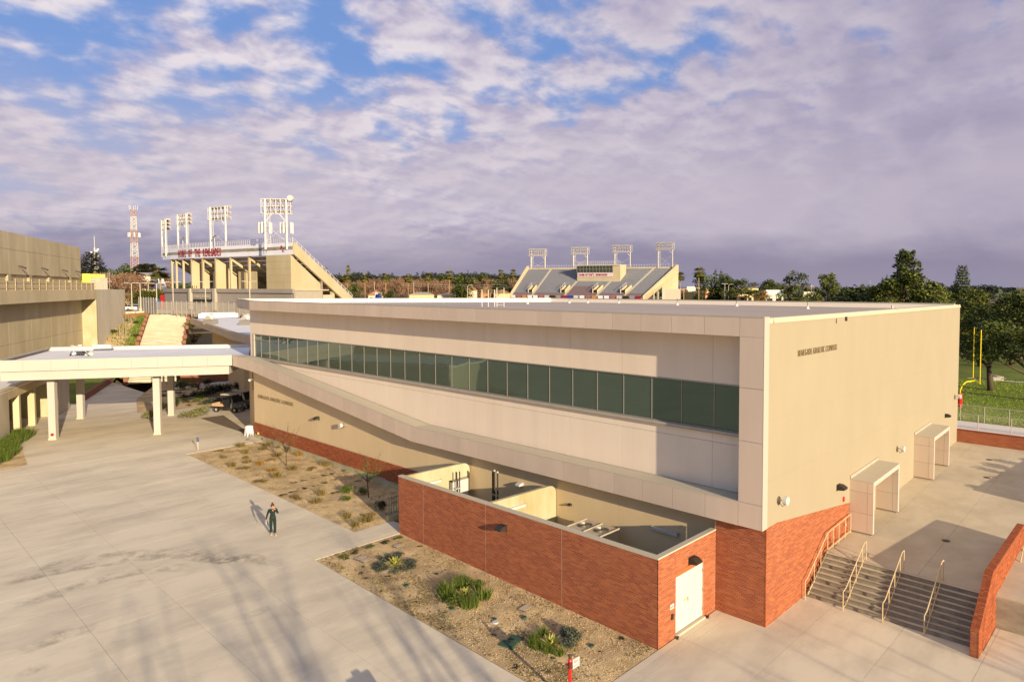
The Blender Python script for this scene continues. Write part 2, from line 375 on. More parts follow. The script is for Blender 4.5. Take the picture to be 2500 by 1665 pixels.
# ------------------------------------------------------------------ brickwork
BL, BH, BJ = .300, .067, .013
_bm = {}
def brick_mesh(U, Nn, L, tone, vertical=False):
    key = (tuple(round(v, 3) for v in U), tuple(round(v, 3) for v in Nn), round(L, 3), tone, vertical)
    if key in _bm: return _bm[key]
    b = MB(); b.tone = tone; U = Vector(U); Nn = Vector(Nn)
    hgt = .054 if not vertical else .19
    p = [(0, 0), (L, 0), (L, hgt), (0, hgt)]
    back = [tuple(U*u+Vector((0, 0, w))-Nn*.03) for u, w in p]; fr = [tuple(U*u+Vector((0, 0, w))+Nn*.007) for u, w in p]
    b.add(back+fr, [(4,5,6,7),(0,1,5,4),(1,2,6,5),(2,3,7,6),(3,0,4,7)])
    me = b.mesh('brick', M['brick'], tone=True); _bm[key] = me; return me
TONES = [.14, .22, .30, .36, .42, .50, .62]
def brickwork(faces, root, base, nsep=300):
    """faces: (origin, U, N, L, z0(u), z1(u), skip(u,z)->bool). The nearest nsep whole bricks are separate parts."""
    allb = []
    for (O, U, Nn, L, z0f, z1f, skip) in faces:
        O = Vector(O); U = Vector(U); Nn = Vector(Nn)
        k0 = int(math.floor((min(z0f(0), z0f(L)))/BH)); k1 = int(math.ceil(max(z1f(0), z1f(L), z1f(L/2))/BH))
        for k in range(k0, k1):
            z = k*BH; u = -(k % 3)*BL/3
            while u < L:
                a = max(u, 0); e = min(u+BL-BJ, L)
                if e-a > .03:
                    mid = (a+e)/2
                    if z >= z0f(mid)-.03 and z+.054 <= z1f(mid)+.004 and not (skip and skip(a, e, z)):
                        P = O+U*a; full = abs(e-a-(BL-BJ)) < 1e-4
                        allb.append(((P+Vector((0, 0, z))-CAM).length, P, z, e-a, U, Nn, full))
                u += BL
    allb.sort(key=lambda t: t[0])
    sep = 0; mb = MB(base)
    for d, P, z, Lb, U, Nn, full in allb:
        tone = random.choice(TONES)
        if full and sep < nsep:
            inst('brick', brick_mesh(U, Nn, Lb, tone), root, (P.x-base[0], P.y-base[1], z-base[2])); sep += 1
        else:
            mb.tone = tone
            q = [P, P+U*Lb]
            pts = [(p.x-Nn.x*.03, p.y-Nn.y*.03, zz_) for p, zz_ in ((q[0], z), (q[1], z), (q[1], z+.054), (q[0], z+.054))]
            pts += [(p.x+Nn.x*.007, p.y+Nn.y*.007, zz_) for p, zz_ in ((q[0], z), (q[1], z), (q[1], z+.054), (q[0], z+.054))]
            mb.add(pts, [(4,5,6,7),(0,1,5,4),(1,2,6,5),(2,3,7,6),(3,0,4,7)])
    if mb.f:
        o = mb.build('brickwork', M['brick'], root, tone=True); o['kind'] = 'stuff'
# ================================================================== SETTING
def zfar(x, y):
    d = hypot(x-CAM.x, y-CAM.y); az = atan2(y-CAM.y, x-CAM.x)
    px = 1509-FPX*math.tan(max(-1.2, min(1.2, az-YAW)))     # bearing as a column of the view
    w = smooth01((px-700)/550); far = 8.3*(1-w)+6.4*w
    rightw = smooth01((px-1850)/350)
    base = .45*(1-rightw)-1.35*rightw
    s0 = 112*(1-w)+(150*w); s1 = 166*(1-w)+(300*w)
    z = base+(far-base)*smooth01((d-s0)/(s1-s0))
    if d > 1000: z += -1.5*smooth01((d-1000)/2500)
    if x > 29 and az < 1.2: z = z*smooth01((x-40)/18)+1.7*(1-smooth01((x-40)/18)) if d < 140 else z
    if d < 95 and x < 29 and y < 60: z = min(z, -.25)
    return z
def ground_sheet():
    b = MB(); na = 200; rs = [4*1.055**k for k in range(148)]
    pts = [(CAM.x, CAM.y, -.3)]
    for r in rs:
        for i in range(na):
            t = 2*pi*i/na; x = CAM.x+r*cos(t); y = CAM.y+r*sin(t); az_ = atan2(y-CAM.y, x-CAM.x); low_ = 1.7 if (.95 < az_ < 1.75 and 96 < r < 205) else .06
            pts.append((x, y, min(zfar(x, y), 20)-low_))
    fs = [(0, 1+i, 1+(i+1) % na) for i in range(na)]
    for k in range(len(rs)-1):
        o = 1+k*na
        for i in range(na): fs.append((o+i, o+na+i, o+na+(i+1) % na, o+(i+1) % na))
    b.add(pts, fs); return b.build('ground', M['earth'], smooth=True)
tag(ground_sheet(), kind='structure')

# concrete plaza: a bed sheet with separate slabs on it
def zslab(x, y): return G(y)
plaza = thing('plaza_paving', None, None, (0, 0, 0), kind='structure')
def sheet(poly, zf, dz, m, name, parent, nx=1):
    pts = [(x, y, zf(x, y)+dz) for x, y in poly]; b = MB()
    ar = sum(poly[i][0]*poly[(i+1) % len(poly)][1]-poly[(i+1) % len(poly)][0]*poly[i][1] for i in range(len(poly)))
    if ar < 0: pts = pts[::-1]
    b.add(pts, [tuple(range(len(pts)))]); return b.build(name, m, parent)
def strips(x0, x1, y0, y1, zf, dz, m, name, parent, step=3.0, axis='y'):
    b = MB(); a, e = (y0, y1) if axis == 'y' else (x0, x1); n = max(1, int((e-a)/step)+1)
    for i in range(n):
        p = a+(e-a)*i/n; q = a+(e-a)*(i+1)/n
        c = [(x0, p), (x1, p), (x1, q), (x0, q)] if axis == 'y' else [(p, y0), (q, y0), (q, y1), (p, y1)]
        b.quad(*[(x, y, zf(x, y)+dz) for x, y in c])
    return b.build(name, m, parent)
def slabs(rects, xs, ys, zf, m, parent, gap=.011, th=.06):
    for (x0, x1, y0, y1) in rects:
        ex = sorted({x0, x1} | {v for v in xs if x0 < v < x1}); ey = sorted({y0, y1} | {v for v in ys if y0 < v < y1})
        for i in range(len(ex)-1):
            for j in range(len(ey)-1):
                a, b_, c, d = ex[i]+gap/2, ex[i+1]-gap/2, ey[j]+gap/2, ey[j+1]-gap/2
                if b_-a < .05 or d-c < .05: continue
                mb = MB(); co = [(a, c), (b_, c), (b_, d), (a, d)]
                # y knots where the fall of the ground changes
                mb.prism(co, [zf(*p)-th for p in co], [zf(*p) for p in co])
                mb.build('slab', m, parent)
XG = [-8.75-2.95*k for k in range(8)]+[-5.8, -2.85, .1, 3.05]
YG = [-1.34+2.95*k for k in range(-4, 23)]+[2.0, 20.0, 50.0]
slabs([(-29.4, -8.75, -13.1, 62), (-8.75, 3.70, -13.1, 2.3), (-8.75, -5.62, 19.62, 46.9), (-5.62, -3.3, 19.62, 21.6),
       (-8.75, .35, 46.9, 62), (3.70, 9.1, -13.1, -7.1)], XG, YG, zslab, M['conc'], plaza)
strips(-30, 4, -14, 70, zslab, -.035, M['joint_dirt'], 'joint_bed', plaza)
strips(3.6, 9.2, -13.1, -6.9, zslab, -.035, M['joint_dirt'], 'joint_bed', plaza)
ap = strips(-90, -29.4, -70, 140, zslab, -.004, M['conc'], 'plaza_apron', plaza, 6)
strips(-29.4, 9.1, -70, -13.1, zslab, -.004, M['conc'], 'plaza_apron', plaza, 6)
strips(-29.4, 2.0, 62, 102, zslab, -.004, M['conc'], 'plaza_apron', plaza, 6)
sheet([(2.0, 62), (8, 62), (8, 70), (2.0, 75)], zslab, -.004, M['conc'], 'plaza_apron', plaza)
# earth beds: bumpy sheets a little lower than the paving edge
def bed(name, poly_fn, x0, x1, y0, y1, zf, m, amp, step=.35, parent=None, drop=-.015):
    b = MB(); nx = int((x1-x0)/step)+1; ny = int((y1-y0)/step)+1; pts = []; idx = {}
    rnd = random.Random(hash(name) % 1000 if False else len(name)*7)
    ph = [(rnd.uniform(.3, 2.2), rnd.uniform(.3, 2.2), rnd.uniform(0, 6)) for _ in range(7)]
    for j in range(ny+1):
        for i in range(nx+1):
            x = x0+(x1-x0)*i/nx; y = y0+(y1-y0)*j/ny
            e = min(x-x0, x1-x, y-y0, y1-y); k = min(1, max(0, e)/.5)
            h = sum(sin(a*x*2+c)*sin(b_*y*2+c*1.7) for a, b_, c in ph)/7
            pts.append((x, y, zf(x, y)+drop+k*amp*(h+.5)+k*rnd.uniform(-.012, .012)))
    fs = []
    for j in range(ny):
        for i in range(nx): fs.append((j*(nx+1)+i, j*(nx+1)+i+1, (j+1)*(nx+1)+i+1, (j+1)*(nx+1)+i))
    b.add(pts, fs); return b.build(name, m, parent, smooth=True)
tag(bed('planting_bed', None, -8.72, -4.10, 2.3, 19.6, zslab, M['sand'], .05), kind='structure')
tag(bed('planting_bed', None, -5.6, .42, 21.62, 46.88, zslab, M['sand'], .06), kind='structure')
def scatter(name, n, rects, zf, m, size, label, cat, flat=.5, seed=1, dens=None):
    r = random.Random(seed); b = MB()
    for _ in range(n):
        x0, x1, y0, y1 = r.choice(rects); x = r.uniform(x0, x1); y = r.uniform(y0, y1)
        if dens and r.random() > dens(x, y): continue
        s = r.uniform(*size); z = zf(x, y)+.03; b.tone = r.random(); a = r.uniform(0, pi); 
        p = [(x+s*cos(a+2*pi*k/3+r.uniform(-.4, .4)), y+s*sin(a+2*pi*k/3), z-.01) for k in range(3)]
        b.add(p+[(x, y, z+s*flat)], [(0, 1, 3), (1, 2, 3), (2, 0, 3)])
    o = b.build(name, m, tone=True); tag(o, label, cat, kind='stuff'); return o
scatter('bed_gravel', 5000, [(-8.65, -4.15, 2.4, 19.5), (-5.5, .35, 21.7, 46.8), (-8.65, -4.15, 2.4, 12)], zslab, M['gravel'], (.008, .03), 'pale gravel grains strewn over the sandy planting beds', 'gravel', seed=3)
def dn(x, y):
    v = sin(x*1.9+1)*sin(y*1.1+.4)+sin(x*.8-y*.9)+sin(y*2.3+x)*.5
    return (.9 if v > .3 else .12)*(1.0 if x < -6.6 or y < 6.5 or x > -5.5 else .45)
scatter('dry_litter', 15000, [(-8.7, -4.2, 2.4, 19.5), (-8.7, -6.4, 2.4, 19.5), (-5.5, .3, 21.7, 46.8)], zslab, M['litter'], (.02, .07), 'dark dry plant litter drifted along the edge of the planting beds', 'leaf litter', .15, 5, dn)
# kerb strip at the wall foot behind bed, concrete footing
k = MB(); k.prism([(.10, 23.5), (.35, 23.5), (.35, 47), (.10, 47)], -.2, [.62, .62, .86, .86]); tag(k.build('wall_footing', M['rawconc']), kind='structure')

# upper plaza slabs, falling gently towards the stairs
up = thing('upper_plaza_paving', None, None, kind='structure')
zup = lambda x, y: Hp(x)
slabs([(5.93, 30.0, -13, 0), ], [12.1, 18.7, 24.6], [-10, -7.05, -4.1, -1.15], zup, M['conc2'], up)
strips(5.93, 30.0, -13, 0, zup, -.035, M['joint_dirt'], 'joint_bed', up, axis='x')
b = MB(); b.prism([(5.93, -.05), (30.2, -.05), (30.2, -13), (5.93, -13)], -.5, [Hp(5.93)-.061, Hp(30.2)-.061, Hp(30.2)-.061, Hp(5.93)-.061]); b.build('plaza_fill', M['step'], up)

# path, field and park lawn right of the building
tag(strips(30.25, 40.3, -40, 12, lambda x, y: 2.0, 0, M['parapet'], 'field_path', None, 4), kind='structure')
def zfield(x, y): return 1.95-3.15*smooth01((x-40.3)/22)
b = MB(); nx, ny = 24, 20
X = [40.3+(112-40.3)*(i/nx)**1.3 for i in range(nx+1)]; Y = [-60+140*j/ny for j in range(ny+1)]
b.add([(x, y, zfield(x, y)) for y in Y for x in X], [(j*(nx+1)+i, j*(nx+1)+i+1, (j+1)*(nx+1)+i+1, (j+1)*(nx+1)+i) for j in range(ny) for i in range(nx)])
tag(b.build('football_field', M['turf'], smooth=True), kind='structure')
tag(sheet([(97, -75), (97, 55), (140, 45), (140, -75)], lambda x, y: -1.17, 0, M['lawn'], 'park_lawn', None), kind='structure')
tag(sheet([(140, -75), (140, 45), (152, 42), (152, -75)], lambda x, y: -1.0, 0, M['dirt'], 'dirt_track', None), kind='structure')
tag(sheet([(97.5, -60), (97.5, 14), (98.4, 14), (98.4, -60)], lambda x, y: -1.15, 0, M['parapet'], 'park_path', None), kind='structure')
r_ = random.Random(12); b = MB()
for _ in range(16000):
    x = 40.5+(100-40.5)*r_.random()**1.6; y = r_.uniform(-14, 14); z = zfield(x, y); s = r_.uniform(.05, .13)*(1+x/120); b.tone = r_.random(); a = r_.uniform(0, pi)
    b.add([(x-s*cos(a)*.3, y-s*sin(a)*.3, z), (x+s*cos(a)*.3, y+s*sin(a)*.3, z), (x+r_.uniform(-.03, .03), y, z+s)], [(0, 1, 2)])
tag(b.build('field_grass_blades', mat('grass_blade', (.11, .17, .010), None, tone=(.25, .31, .03), rough=.9), tone=True), 'short bright green grass of the practice field beyond the fence', 'grass', kind='stuff')

# ---------------------------------------------------- broad stairs up the slope beyond the canopy
L1, L2 = Vector(site(340, 137.5)), Vector(site(366, 165)); Q1, Q2 = Vector(site(445, 137.5)), Vector(site(460, 165))
A0, A1, B0, B1 = L1-(L2-L1)*.85, Q1-(Q2-Q1)*.85, L2, Q2
ZS0, ZS1 = .6, 8.0
gb = (A0.x, A0.y, .6); g = thing('long_stairs', 'wide pale concrete stairs climbing the slope towards the stadium', 'stairs', gb)
NS = 46
for i in range(NS):
    t0, t1 = i/NS, (i+1)/NS
    l0 = A0.lerp(B0, t0); l1 = A0.lerp(B0, t1); q0 = A1.lerp(B1, t0); q1 = A1.lerp(B1, t1); z = ZS0+(ZS1-ZS0)*(i+1)/NS
    mb = MB(gb); mb.prism([tuple(l0), tuple(q0), tuple(q1), tuple(l1)], z-.5, z); mb.build('step', M['conc2'], g)
# sloping garden left of the stairs
mb = MB(); W0_, W1_ = site(232, 133), site(294, 156); P0 = [(W0_[0], W0_[1], .9), (A0.x-.1, A0.y, .75), (B0.x-.1, B0.y, 8.0), (W1_[0], W1_[1], 7.6)]
def bil(u, v): 
    a = Vector(P0[0]).lerp(Vector(P0[1]), u); c = Vector(P0[3]).lerp(Vector(P0[2]), u); p = a.lerp(c, v); p.z += 1.6*sin(pi*v)*(1-u); return p
n = 18; pts = [tuple(bil(i/n, j/n)+Vector((0, 0, random.uniform(-.07, .07)))) for j in range(n+1) for i in range(n+1)]
mb.add(pts, [(j*(n+1)+i, j*(n+1)+i+1, (j+1)*(n+1)+i+1, (j+1)*(n+1)+i) for j in range(n) for i in range(n)])
tag(mb.build('sloping_garden', M['sand'], smooth=True), kind='structure')
poly_w = [tuple(B0), tuple(B1), site(620, 160), site(620, 220), site(285, 230), site(285, 163)]
mb = MB(); mb.prism(poly_w, 7.4, 8.02); tag(mb.build('stadium_plaza', M['conc2']), kind='structure')
# tyre marks rubbed into the paving: thin worn films with ragged gaps
def worn_mat():
    m = bpy.data.materials.new('tyre_rubber_film'); m.use_nodes = True; t = m.node_tree; n = t.nodes; l = t.links
    b = n['Principled BSDF']; b.inputs['Base Color'].default_value = (.13, .105, .085, 1); b.inputs['Roughness'].default_value = .9
    g_ = n.new('ShaderNodeNewGeometry'); at = n.new('ShaderNodeAttribute'); at.attribute_name = 'film'
    q = n.new('ShaderNodeTexNoise'); q.inputs['Scale'].default_value = 1.7; q.inputs['Detail'].default_value = 9; q.inputs['Roughness'].default_value = .72; l.new(g_.outputs['Position'], q.inputs['Vector'])
    r = n.new('ShaderNodeMapRange'); r.inputs[1].default_value = .44; r.inputs[2].default_value = .74; l.new(q.outputs[0], r.inputs[0])
    k = n.new('ShaderNodeMath'); k.operation = 'MULTIPLY'; l.new(r.outputs[0], k.inputs[0]); l.new(at.outputs['Fac'], k.inputs[1]); l.new(k.outputs[0], b.inputs['Alpha']); return m
def film(pts, w, strength, m, seed):
    r = random.Random(seed); P = []
    for i in range(len(pts)-1):
        a, c = Vector(pts[i]), Vector(pts[i+1]); n = max(2, int((c-a).length/.3))
        for k in range(n): P.append(a.lerp(c, k/n))
    P.append(Vector(pts[-1])); vs = []; at = []; fs = []
    for i, p in enumerate(P):
        d = (P[min(i+1, len(P)-1)]-P[max(i-1, 0)]).normalized(); nn = Vector((-d.y, d.x)); e = min(1, i/3, (len(P)-1-i)/3)
        for j, f in ((-1, 0), (-.4, 1), (.4, 1), (1, 0)):
            q = p+nn*w*j; vs.append((q.x, q.y, G(q.y)+.003+.0006*(seed % 5))); at.append(f*e*strength)
    for i in range(len(P)-1):
        for j in range(3): fs.append((i*4+j, i*4+j+1, i*4+j+5, i*4+j+4))
    me = bpy.data.meshes.new('tyre_mark'); me.from_pydata(vs, [], fs); me.materials.append(m)
    a_ = me.attributes.new('film', 'FLOAT', 'POINT'); a_.data.foreach_set('value', at); me.update(); inst('tyre_mark', me, plaza)
WM = worn_mat()
for i, (pts, w, s_) in enumerate([
    ([(-18.98, 28.42), (-17.61, 28.4), (-16.16, 28.26), (-14.47, 27.34), (-12.87, 25.88), (-11.67, 24.19), (-10.66, 22.05), (-10.11, 19.87)], .55, .55),
    ([(-19.14, 27.26), (-17.5, 27.35), (-16.08, 26.9), (-14.43, 26.26), (-12.79, 25.01), (-11.77, 22.9), (-10.42, 21.92)], .5, .7),
    ([(-19.53, 24.39), (-17.66, 24.37), (-15.72, 24.77), (-13.9, 23.98), (-12.6, 22.88)], .6, .55), ([(-20.14, 19.86), (-19.3, 19.7), (-17.97, 19.88), (-16.94, 19.61)], .5, .6),
    ([(-19.13, 20.5), (-17.79, 20.3)], .35, .6), ([(-18.35, 17.99), (-16.7, 18.09)], .35, .6), ([(-20.42, 17.86), (-19.59, 17.9), (-18.95, 17.9)], .5, .8),
    ([(-13.57, 16.28), (-11.98, 16.38)], .35, .6), ([(-12.49, 17.47), (-12.02, 17.2)], .25, .7), ([(-15.63, 23.19), (-14.94, 23.12), (-14.54, 23.28)], .5, .9), ([(-12.2, 23.6), (-11.7, 22.8), (-11.5, 22.2)], .35, 1), ([(-11.0, 22.9), (-10.3, 22.2)], .3, 1)]):
    film(pts, w, s_*.7, WM, i)
# ================================================================== ATHLETIC BUILDING
AB = (.0, .0, .0)
ath = thing('athletic_building', 'large cream athletic building with recessed window band, tan fascia and brick base', 'building', AB)
P_, R_ = -.41, .75      # fascia face, recessed wall plane (x)
ZT, ZF = 12.43, 11.67
def part(name, mb, m, parent=ath, **k): return mb.build(name, m, parent, **k)
# sunlit end wall (plane y=0), stucco over brick; the brick line drops to the right
zb = lambda x: 4.03 if x < .9 else max(4.03-(x-.9)*.1395, 2.90)
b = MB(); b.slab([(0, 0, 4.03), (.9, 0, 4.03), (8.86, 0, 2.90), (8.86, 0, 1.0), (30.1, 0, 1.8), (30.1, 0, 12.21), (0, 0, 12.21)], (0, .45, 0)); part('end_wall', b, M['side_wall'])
b = MB(); b.box(.37, 30.1, -.05, .40, 12.21, 12.30); b.box(.37, 29.6, -.02, .42, 12.30, 12.42); b.box(0, .37, 0, .42, 12.21, 12.42); part('coping', b, M['coping'])
b = MB(); b.box(29.5, 30.1, -.02, .42, 12.30, 12.42); part('coping', b, M['coping'])
b = MB(); b.slab([(.013, .012, -.4), (8.84, .012, -.4), (8.84, .012, 2.90), (.9, .012, 4.02), (.013, .012, 4.02)], (0, .3, 0)); b.slab([(.012, 0.02, -.4), (.012, 2.40, -.4), (.012, 2.40, 4.02), (.012, 0.02, 4.02)], (.3, 0, 0)); part('brick_backing', b, M['mortar'])
brickwork([((0, .012, 0), (1, 0, 0), (0, -1, 0), 8.84, lambda u: -.02, lambda u: zb(u)+.12, None),
           ((.012, 2.33, 0), (0, -1, 0), (-1, 0, 0), 2.33, lambda u: -.02, lambda u: 4.02, None)], ath, AB, 300)
# faint construction reveals of the end wall are real grooves
for zz_ in (5.9, 8.3):
    b = MB(); b.box(.05, 30.0, -.004, .01, zz_, zz_+.012); part('reveal', b, M['side_wall'])
# rear and left walls of the block
poly = [(.45+R_, .45), (R_+.3, 50.4), (26.6, 39.2), (29.7, .45)]
b = MB(); b.slab([(30.1, .45, .5), (29.9, 20, .5), (28.0, 40, .5), (28.0, 40, 12.1), (29.9, 20, 12.1), (30.1, .45, 12.1)], (-.4, 0, 0)); part('rear_wall', b, M['wall'])
b = MB(); b.slab([(R_+.3, 50.7, 5.0), (27.6, 40.2, 5.0), (27.6, 40.2, 11.9), (R_+.3, 50.7, 11.9)], (0, -.3, 0)); part('rear_wall', b, M['wall'])
b = MB(); b.slab([(.5, 49.3, -.3), (1.8, 53.8, -.3), (1.8, 53.8, 7.0), (.5, 49.3, 7.0)], (.4, -.1, 0)); part('return_wall', b, M['lower_wall'])
b = MB(); b.prism([(.95, 40), (.95, 49.15), (2.0, 53.7), (7.5, 57.5), (25, 45), (25, 40)], -.3, 6.9); part('lower_block', b, M['lower_wall'])
# roof deck and parapets
roofp = [(P_+.3, .3), (P_+.3, 47.7), (2.3, 57.5), (27.4, 40), (29.9, .3)]
b = MB(); b.prism(roofp, 11.9, 12.08); part('roof', b, M['roof'])
roof = list(ath.children)[-1]
def parapet(p, q, z0, z1, t, m, name='parapet'):
    p = Vector(p); q = Vector(q); d = (q-p).normalized(); nn = Vector((-d.y, d.x))*t
    b = MB(); b.prism([tuple(p), tuple(q), tuple(q+nn), tuple(p+nn)], z0, z1); return part(name, b, m)
parapet((29.95, .3), (27.5, 40.0), 11.9, 12.44, .3, M['parapet']); parapet((29.98, .3), (27.53, 40.05), 12.44, 12.50, .36, M['coping_grey'], 'coping')
parapet((27.5, 40.0), (2.5, 57.6), 11.9, 12.44, .3, M['white_roof']); parapet((27.53, 40.04), (2.5, 57.66), 12.44, 12.50, .36, M['coping'], 'coping')
# fascia: upper band panels, vertical strip panels, lower band panels; 14 mm joints over a dark frame
def panel(pts, m=None, d=.05, name='fascia_panel'):
    b = MB(); b.slab(pts, (d, 0, 0)); return part(name, b, m or M['fascia'])
J = .008
seams = [.0, 1.06]; y = 1.06
while y < 47.0: y += 1.665; seams.append(round(y, 3))
seams[-1] = 47.8
for i in range(len(seams)-1):
    a, c = seams[i]+J, seams[i+1]-J
    panel([(P_, a, ZF), (P_, c, ZF), (P_, c, ZT), (P_, a, ZT)])
for za, zc in ((9.63, ZF), (7.5, 9.63), (5.02, 7.5), (4.03, 5.02)):
    panel([(P_, .0+J, za+J), (P_, 1.06-J, za+J), (P_, 1.06-J, zc-J), (P_, .0+J, zc-J)])
# angled continuation of the upper band past the left corner
for k in range(6):
    p = Vector((P_, 47.8)).lerp(Vector((2.4, 57.9)), k/6); q = Vector((P_, 47.8)).lerp(Vector((2.4, 57.9)), (k+1)/6); d = (q-p).normalized()*J
    b = MB(); b.slab([(p.x+d.x, p.y+d.y, ZF), (q.x-d.x, q.y-d.y, ZF), (q.x-d.x, q.y-d.y, ZT), (p.x+d.x, p.y+d.y, ZT)], (.05, -.01, 0)); part('fascia_panel', b, M['fascia'])
b = MB(); b.slab([(P_+.051, 47.8, ZF+.01), (2.45, 57.85, ZF+.01), (2.45, 57.85, ZT-.01), (P_+.051, 47.8, ZT-.01)], (.25, 0, 0)); part('fascia_frame', b, M['joint'])
b = MB(); b.prism([(P_-.01, 47.8), (2.38, 57.95), (2.8, 57.8), (P_+.32, 47.7)], ZT, ZT+.05); part('coping', b, M['coping_grey'])
b = MB(); b.box(P_+.051, P_+.10, .02, 47.8, ZF+.005, ZT-.01); b.box(P_+.051, P_+.10, .02, 1.04, 4.05, ZF); part('fascia_frame', b, M['joint'])
# coping in lengths over the band
y = 0.0
while y < 47.8:
    y2 = min(y+3.6, 47.8); b = MB(); b.box(P_-.012, P_+.36, y+.004, y2-.004, ZT, ZT+.045); part('coping', b, M['coping_grey']); y = y2
b = MB(); b.box(P_+.101, R_+.02, 0.02, 1.03, 4.9, ZF); part('fascia_core', b, M['fascia_edge'])
b = MB(); b.box(P_+.0, .0, -.03, -.001, 4.03, 12.47); part('edge_trim', b, M['fascia_edge'])
b = MB(); b.prism([(P_+.1, 1.03), (P_+.1, 47.8), (1.9, 56.5), (R_+.3, 50.7), (R_+.3, 1.03)], ZF-.015, ZF+.01); part('soffit', b, M['soffit'])
b = MB(); b.box(P_+.101, R_+.3, 0.02, 47.7, ZF+.011, ZT-.02); part('fascia_core', b, M['parapet'])
# lower band: bottom z 4.03 / top 5.02 to y=24, then climbing to the canopy
YB = 24.1
def zlo(y): return 4.03 if y < YB else 4.03+(y-YB)*(6.5-4.03)/(47.66-YB) if y < 47.66 else 6.5+(y-47.66)*.045
def zhi(y): return 5.02 if y < YB-.4 else 5.02+(y-YB+.4)*(7.58-5.02)/(48.7-YB+.4) if y < 48.7 else 7.6
ls = [1.06]; y = .97
while y < 50.2: y += 1.66; ls.append(round(y, 3))
ls.append(51.6)
ls = sorted(set(ls+[]))
for i in range(len(ls)-1):
    a, c = ls[i]+J, ls[i+1]-J
    if a < YB < c: pts = [(P_, a, zlo(a)), (P_, YB, zlo(YB)), (P_, c, zlo(c)), (P_, c, zhi(c)), (P_, YB-.4 if a < YB-.4 else a+.01, 5.02), (P_, a, zhi(a))]
    else: pts = [(P_, a, zlo(a)), (P_, c, zlo(c)), (P_, c, zhi(c)), (P_, a, zhi(a))]
    panel(pts)
for (y0, y1) in ((1.06, YB-.4), (YB-.4, YB), (YB, 47.66), (47.66, 48.7), (48.7, 51.6)):
    b = MB(); pts = [(P_+.051, y0, zlo(y0)+.01), (P_+.051, y1, zlo(y1)+.01), (P_+.051, y1, zhi(y1)-.01), (P_+.051, y0, zhi(y0)-.01)]
    b.slab(pts, (.06, 0, 0)); part('fascia_frame', b, M['joint'])
    b = MB(); b.slab([(P_+.111, y0, zlo(y0)+.02), (P_+.111, y1, zlo(y1)+.02), (P_+.111, y1, zhi(y1)-.08), (P_+.111, y0, zhi(y0)-.08)], (R_-P_-.09, 0, 0)); part('ledge_core', b, M['soffit'])
    # ledge lid: outer half pale, inner gutter strip slightly lower and darker
    b = MB(); b.slab([(P_-.01, y0, zhi(y0)), (P_-.01, y1, zhi(y1)), (R_-.25, y1, zhi(y1)-.03), (R_-.25, y0, zhi(y0)-.03)], (0, 0, -.04)); part('ledge_cap', b, M['coping'])
    b = MB(); b.slab([(R_-.245, y0, zhi(y0)-.05), (R_-.245, y1, zhi(y1)-.05), (R_+.02, y1, zhi(y1)-.05), (R_+.02, y0, zhi(y0)-.05)], (0, 0, -.03)); part('gutter_strip', b, M['coping_grey'])
# recessed upper wall: panels with reveals, window band between
Z1, Z2 = 9.52, 7.50
topseams = [1.03, 3.01, 8.09, 11.51, 13.2, 18.3, 23.4, 28.5, 33.6, 38.7, 43.8, 50.7]
for i in range(len(topseams)-1):
    a, c = topseams[i]+.006, topseams[i+1]-.006
    b = MB(); b.box(R_, R_+.12, a, c, Z1, ZF-.016); part('wall_panel', b, M['wall'])
    b = MB(); b.box(R_, R_+.12, a, c, 6.965, 7.34); part('wall_panel', b, M['wall'])
    if a < 47.5:
        c2 = min(c, 46.9)
        lo = [zhi(t)-.3 if t > 23 else 4.9 for t in (a, c2)]
        b = MB(); pts = [(R_, a, lo[0])]
        if a < YB < c2: pts.append((R_, YB-.4, 4.75))
        pts += [(R_, c2, lo[1]), (R_, c2, 6.95), (R_, a, 6.95)]
        if lo[1] > 6.95: 
            t = YB-.4+(6.95+.3-5.02)*(48.7-YB+.4)/(7.58-5.02); pts = [(R_, a, lo[0]), (R_, min(t, c2), 6.93), (R_, a, 6.95)]
        b.slab(pts, (.12, 0, 0)); part('wall_panel', b, M['wall'])
b = MB(); b.box(R_+.07, R_+.3, 1.03, 50.65, 4.5, Z2-.1); b.box(R_+.07, R_+.3, 1.03, 50.65, Z1+.05, ZF-.02); part('wall_backing', b, M['joint'])
# window band
wf = MB()
wf.box(R_-.02, R_+.10, 1.03, 49.86, Z1-.05, Z1-.002); wf.box(R_-.02, R_+.10, 1.03, 49.86, Z2, Z2+.05)
band = part('window_band', wf, M['frame'])
b = MB(); b.box(R_-.13, R_+.06, 1.03, 50.2, 7.345, Z2-.004); b.box(R_-.16, R_-.131, 1.03, 50.2, 7.40, Z2+.0); part('sill', b, M['coping_grey'])
mul = [1.03]+[2.95+1.691*k for k in range(28)]
mul = [m_ for m_ in mul if m_ < 49.0]+[49.84]
for i in range(len(mul)-1):
    a, c = mul[i], mul[i+1]
    b = MB(); t1, t2 = random.uniform(-.003, .003), random.uniform(-.003, .003)
    b.add([(R_+.055+t1, a+.022, Z2+.05), (R_+.055, c-.022, Z2+.05), (R_+.055+t2, c-.022, Z1-.05), (R_+.055, a+.022, Z1-.05)], [(0, 1, 2, 3)][::1]); b.f = [(3, 2, 1, 0)]
    p_ = b.build('pane', M['glass'], band)
    b = MB(); b.box(R_+.03, R_+.10, c-.015, c+.015, Z2+.05, Z1-.05); b.build('mullion', M['frame'], band)
    if c > 47:
        b = MB(); b.box(R_-.01, R_+.05, a+.022, c-.022, 9.0, 9.04); b.build('transom', M['frame'], band)
b = MB(); b.box(R_+.09, R_+.25, 1.03, 49.9, Z2, Z1); part('window_backing', b, M['black'])
b = MB(); b.box(R_-.05, R_+.12, 49.86, 50.1, 7.35, Z1); part('corner_post', b, M['fascia_edge'])
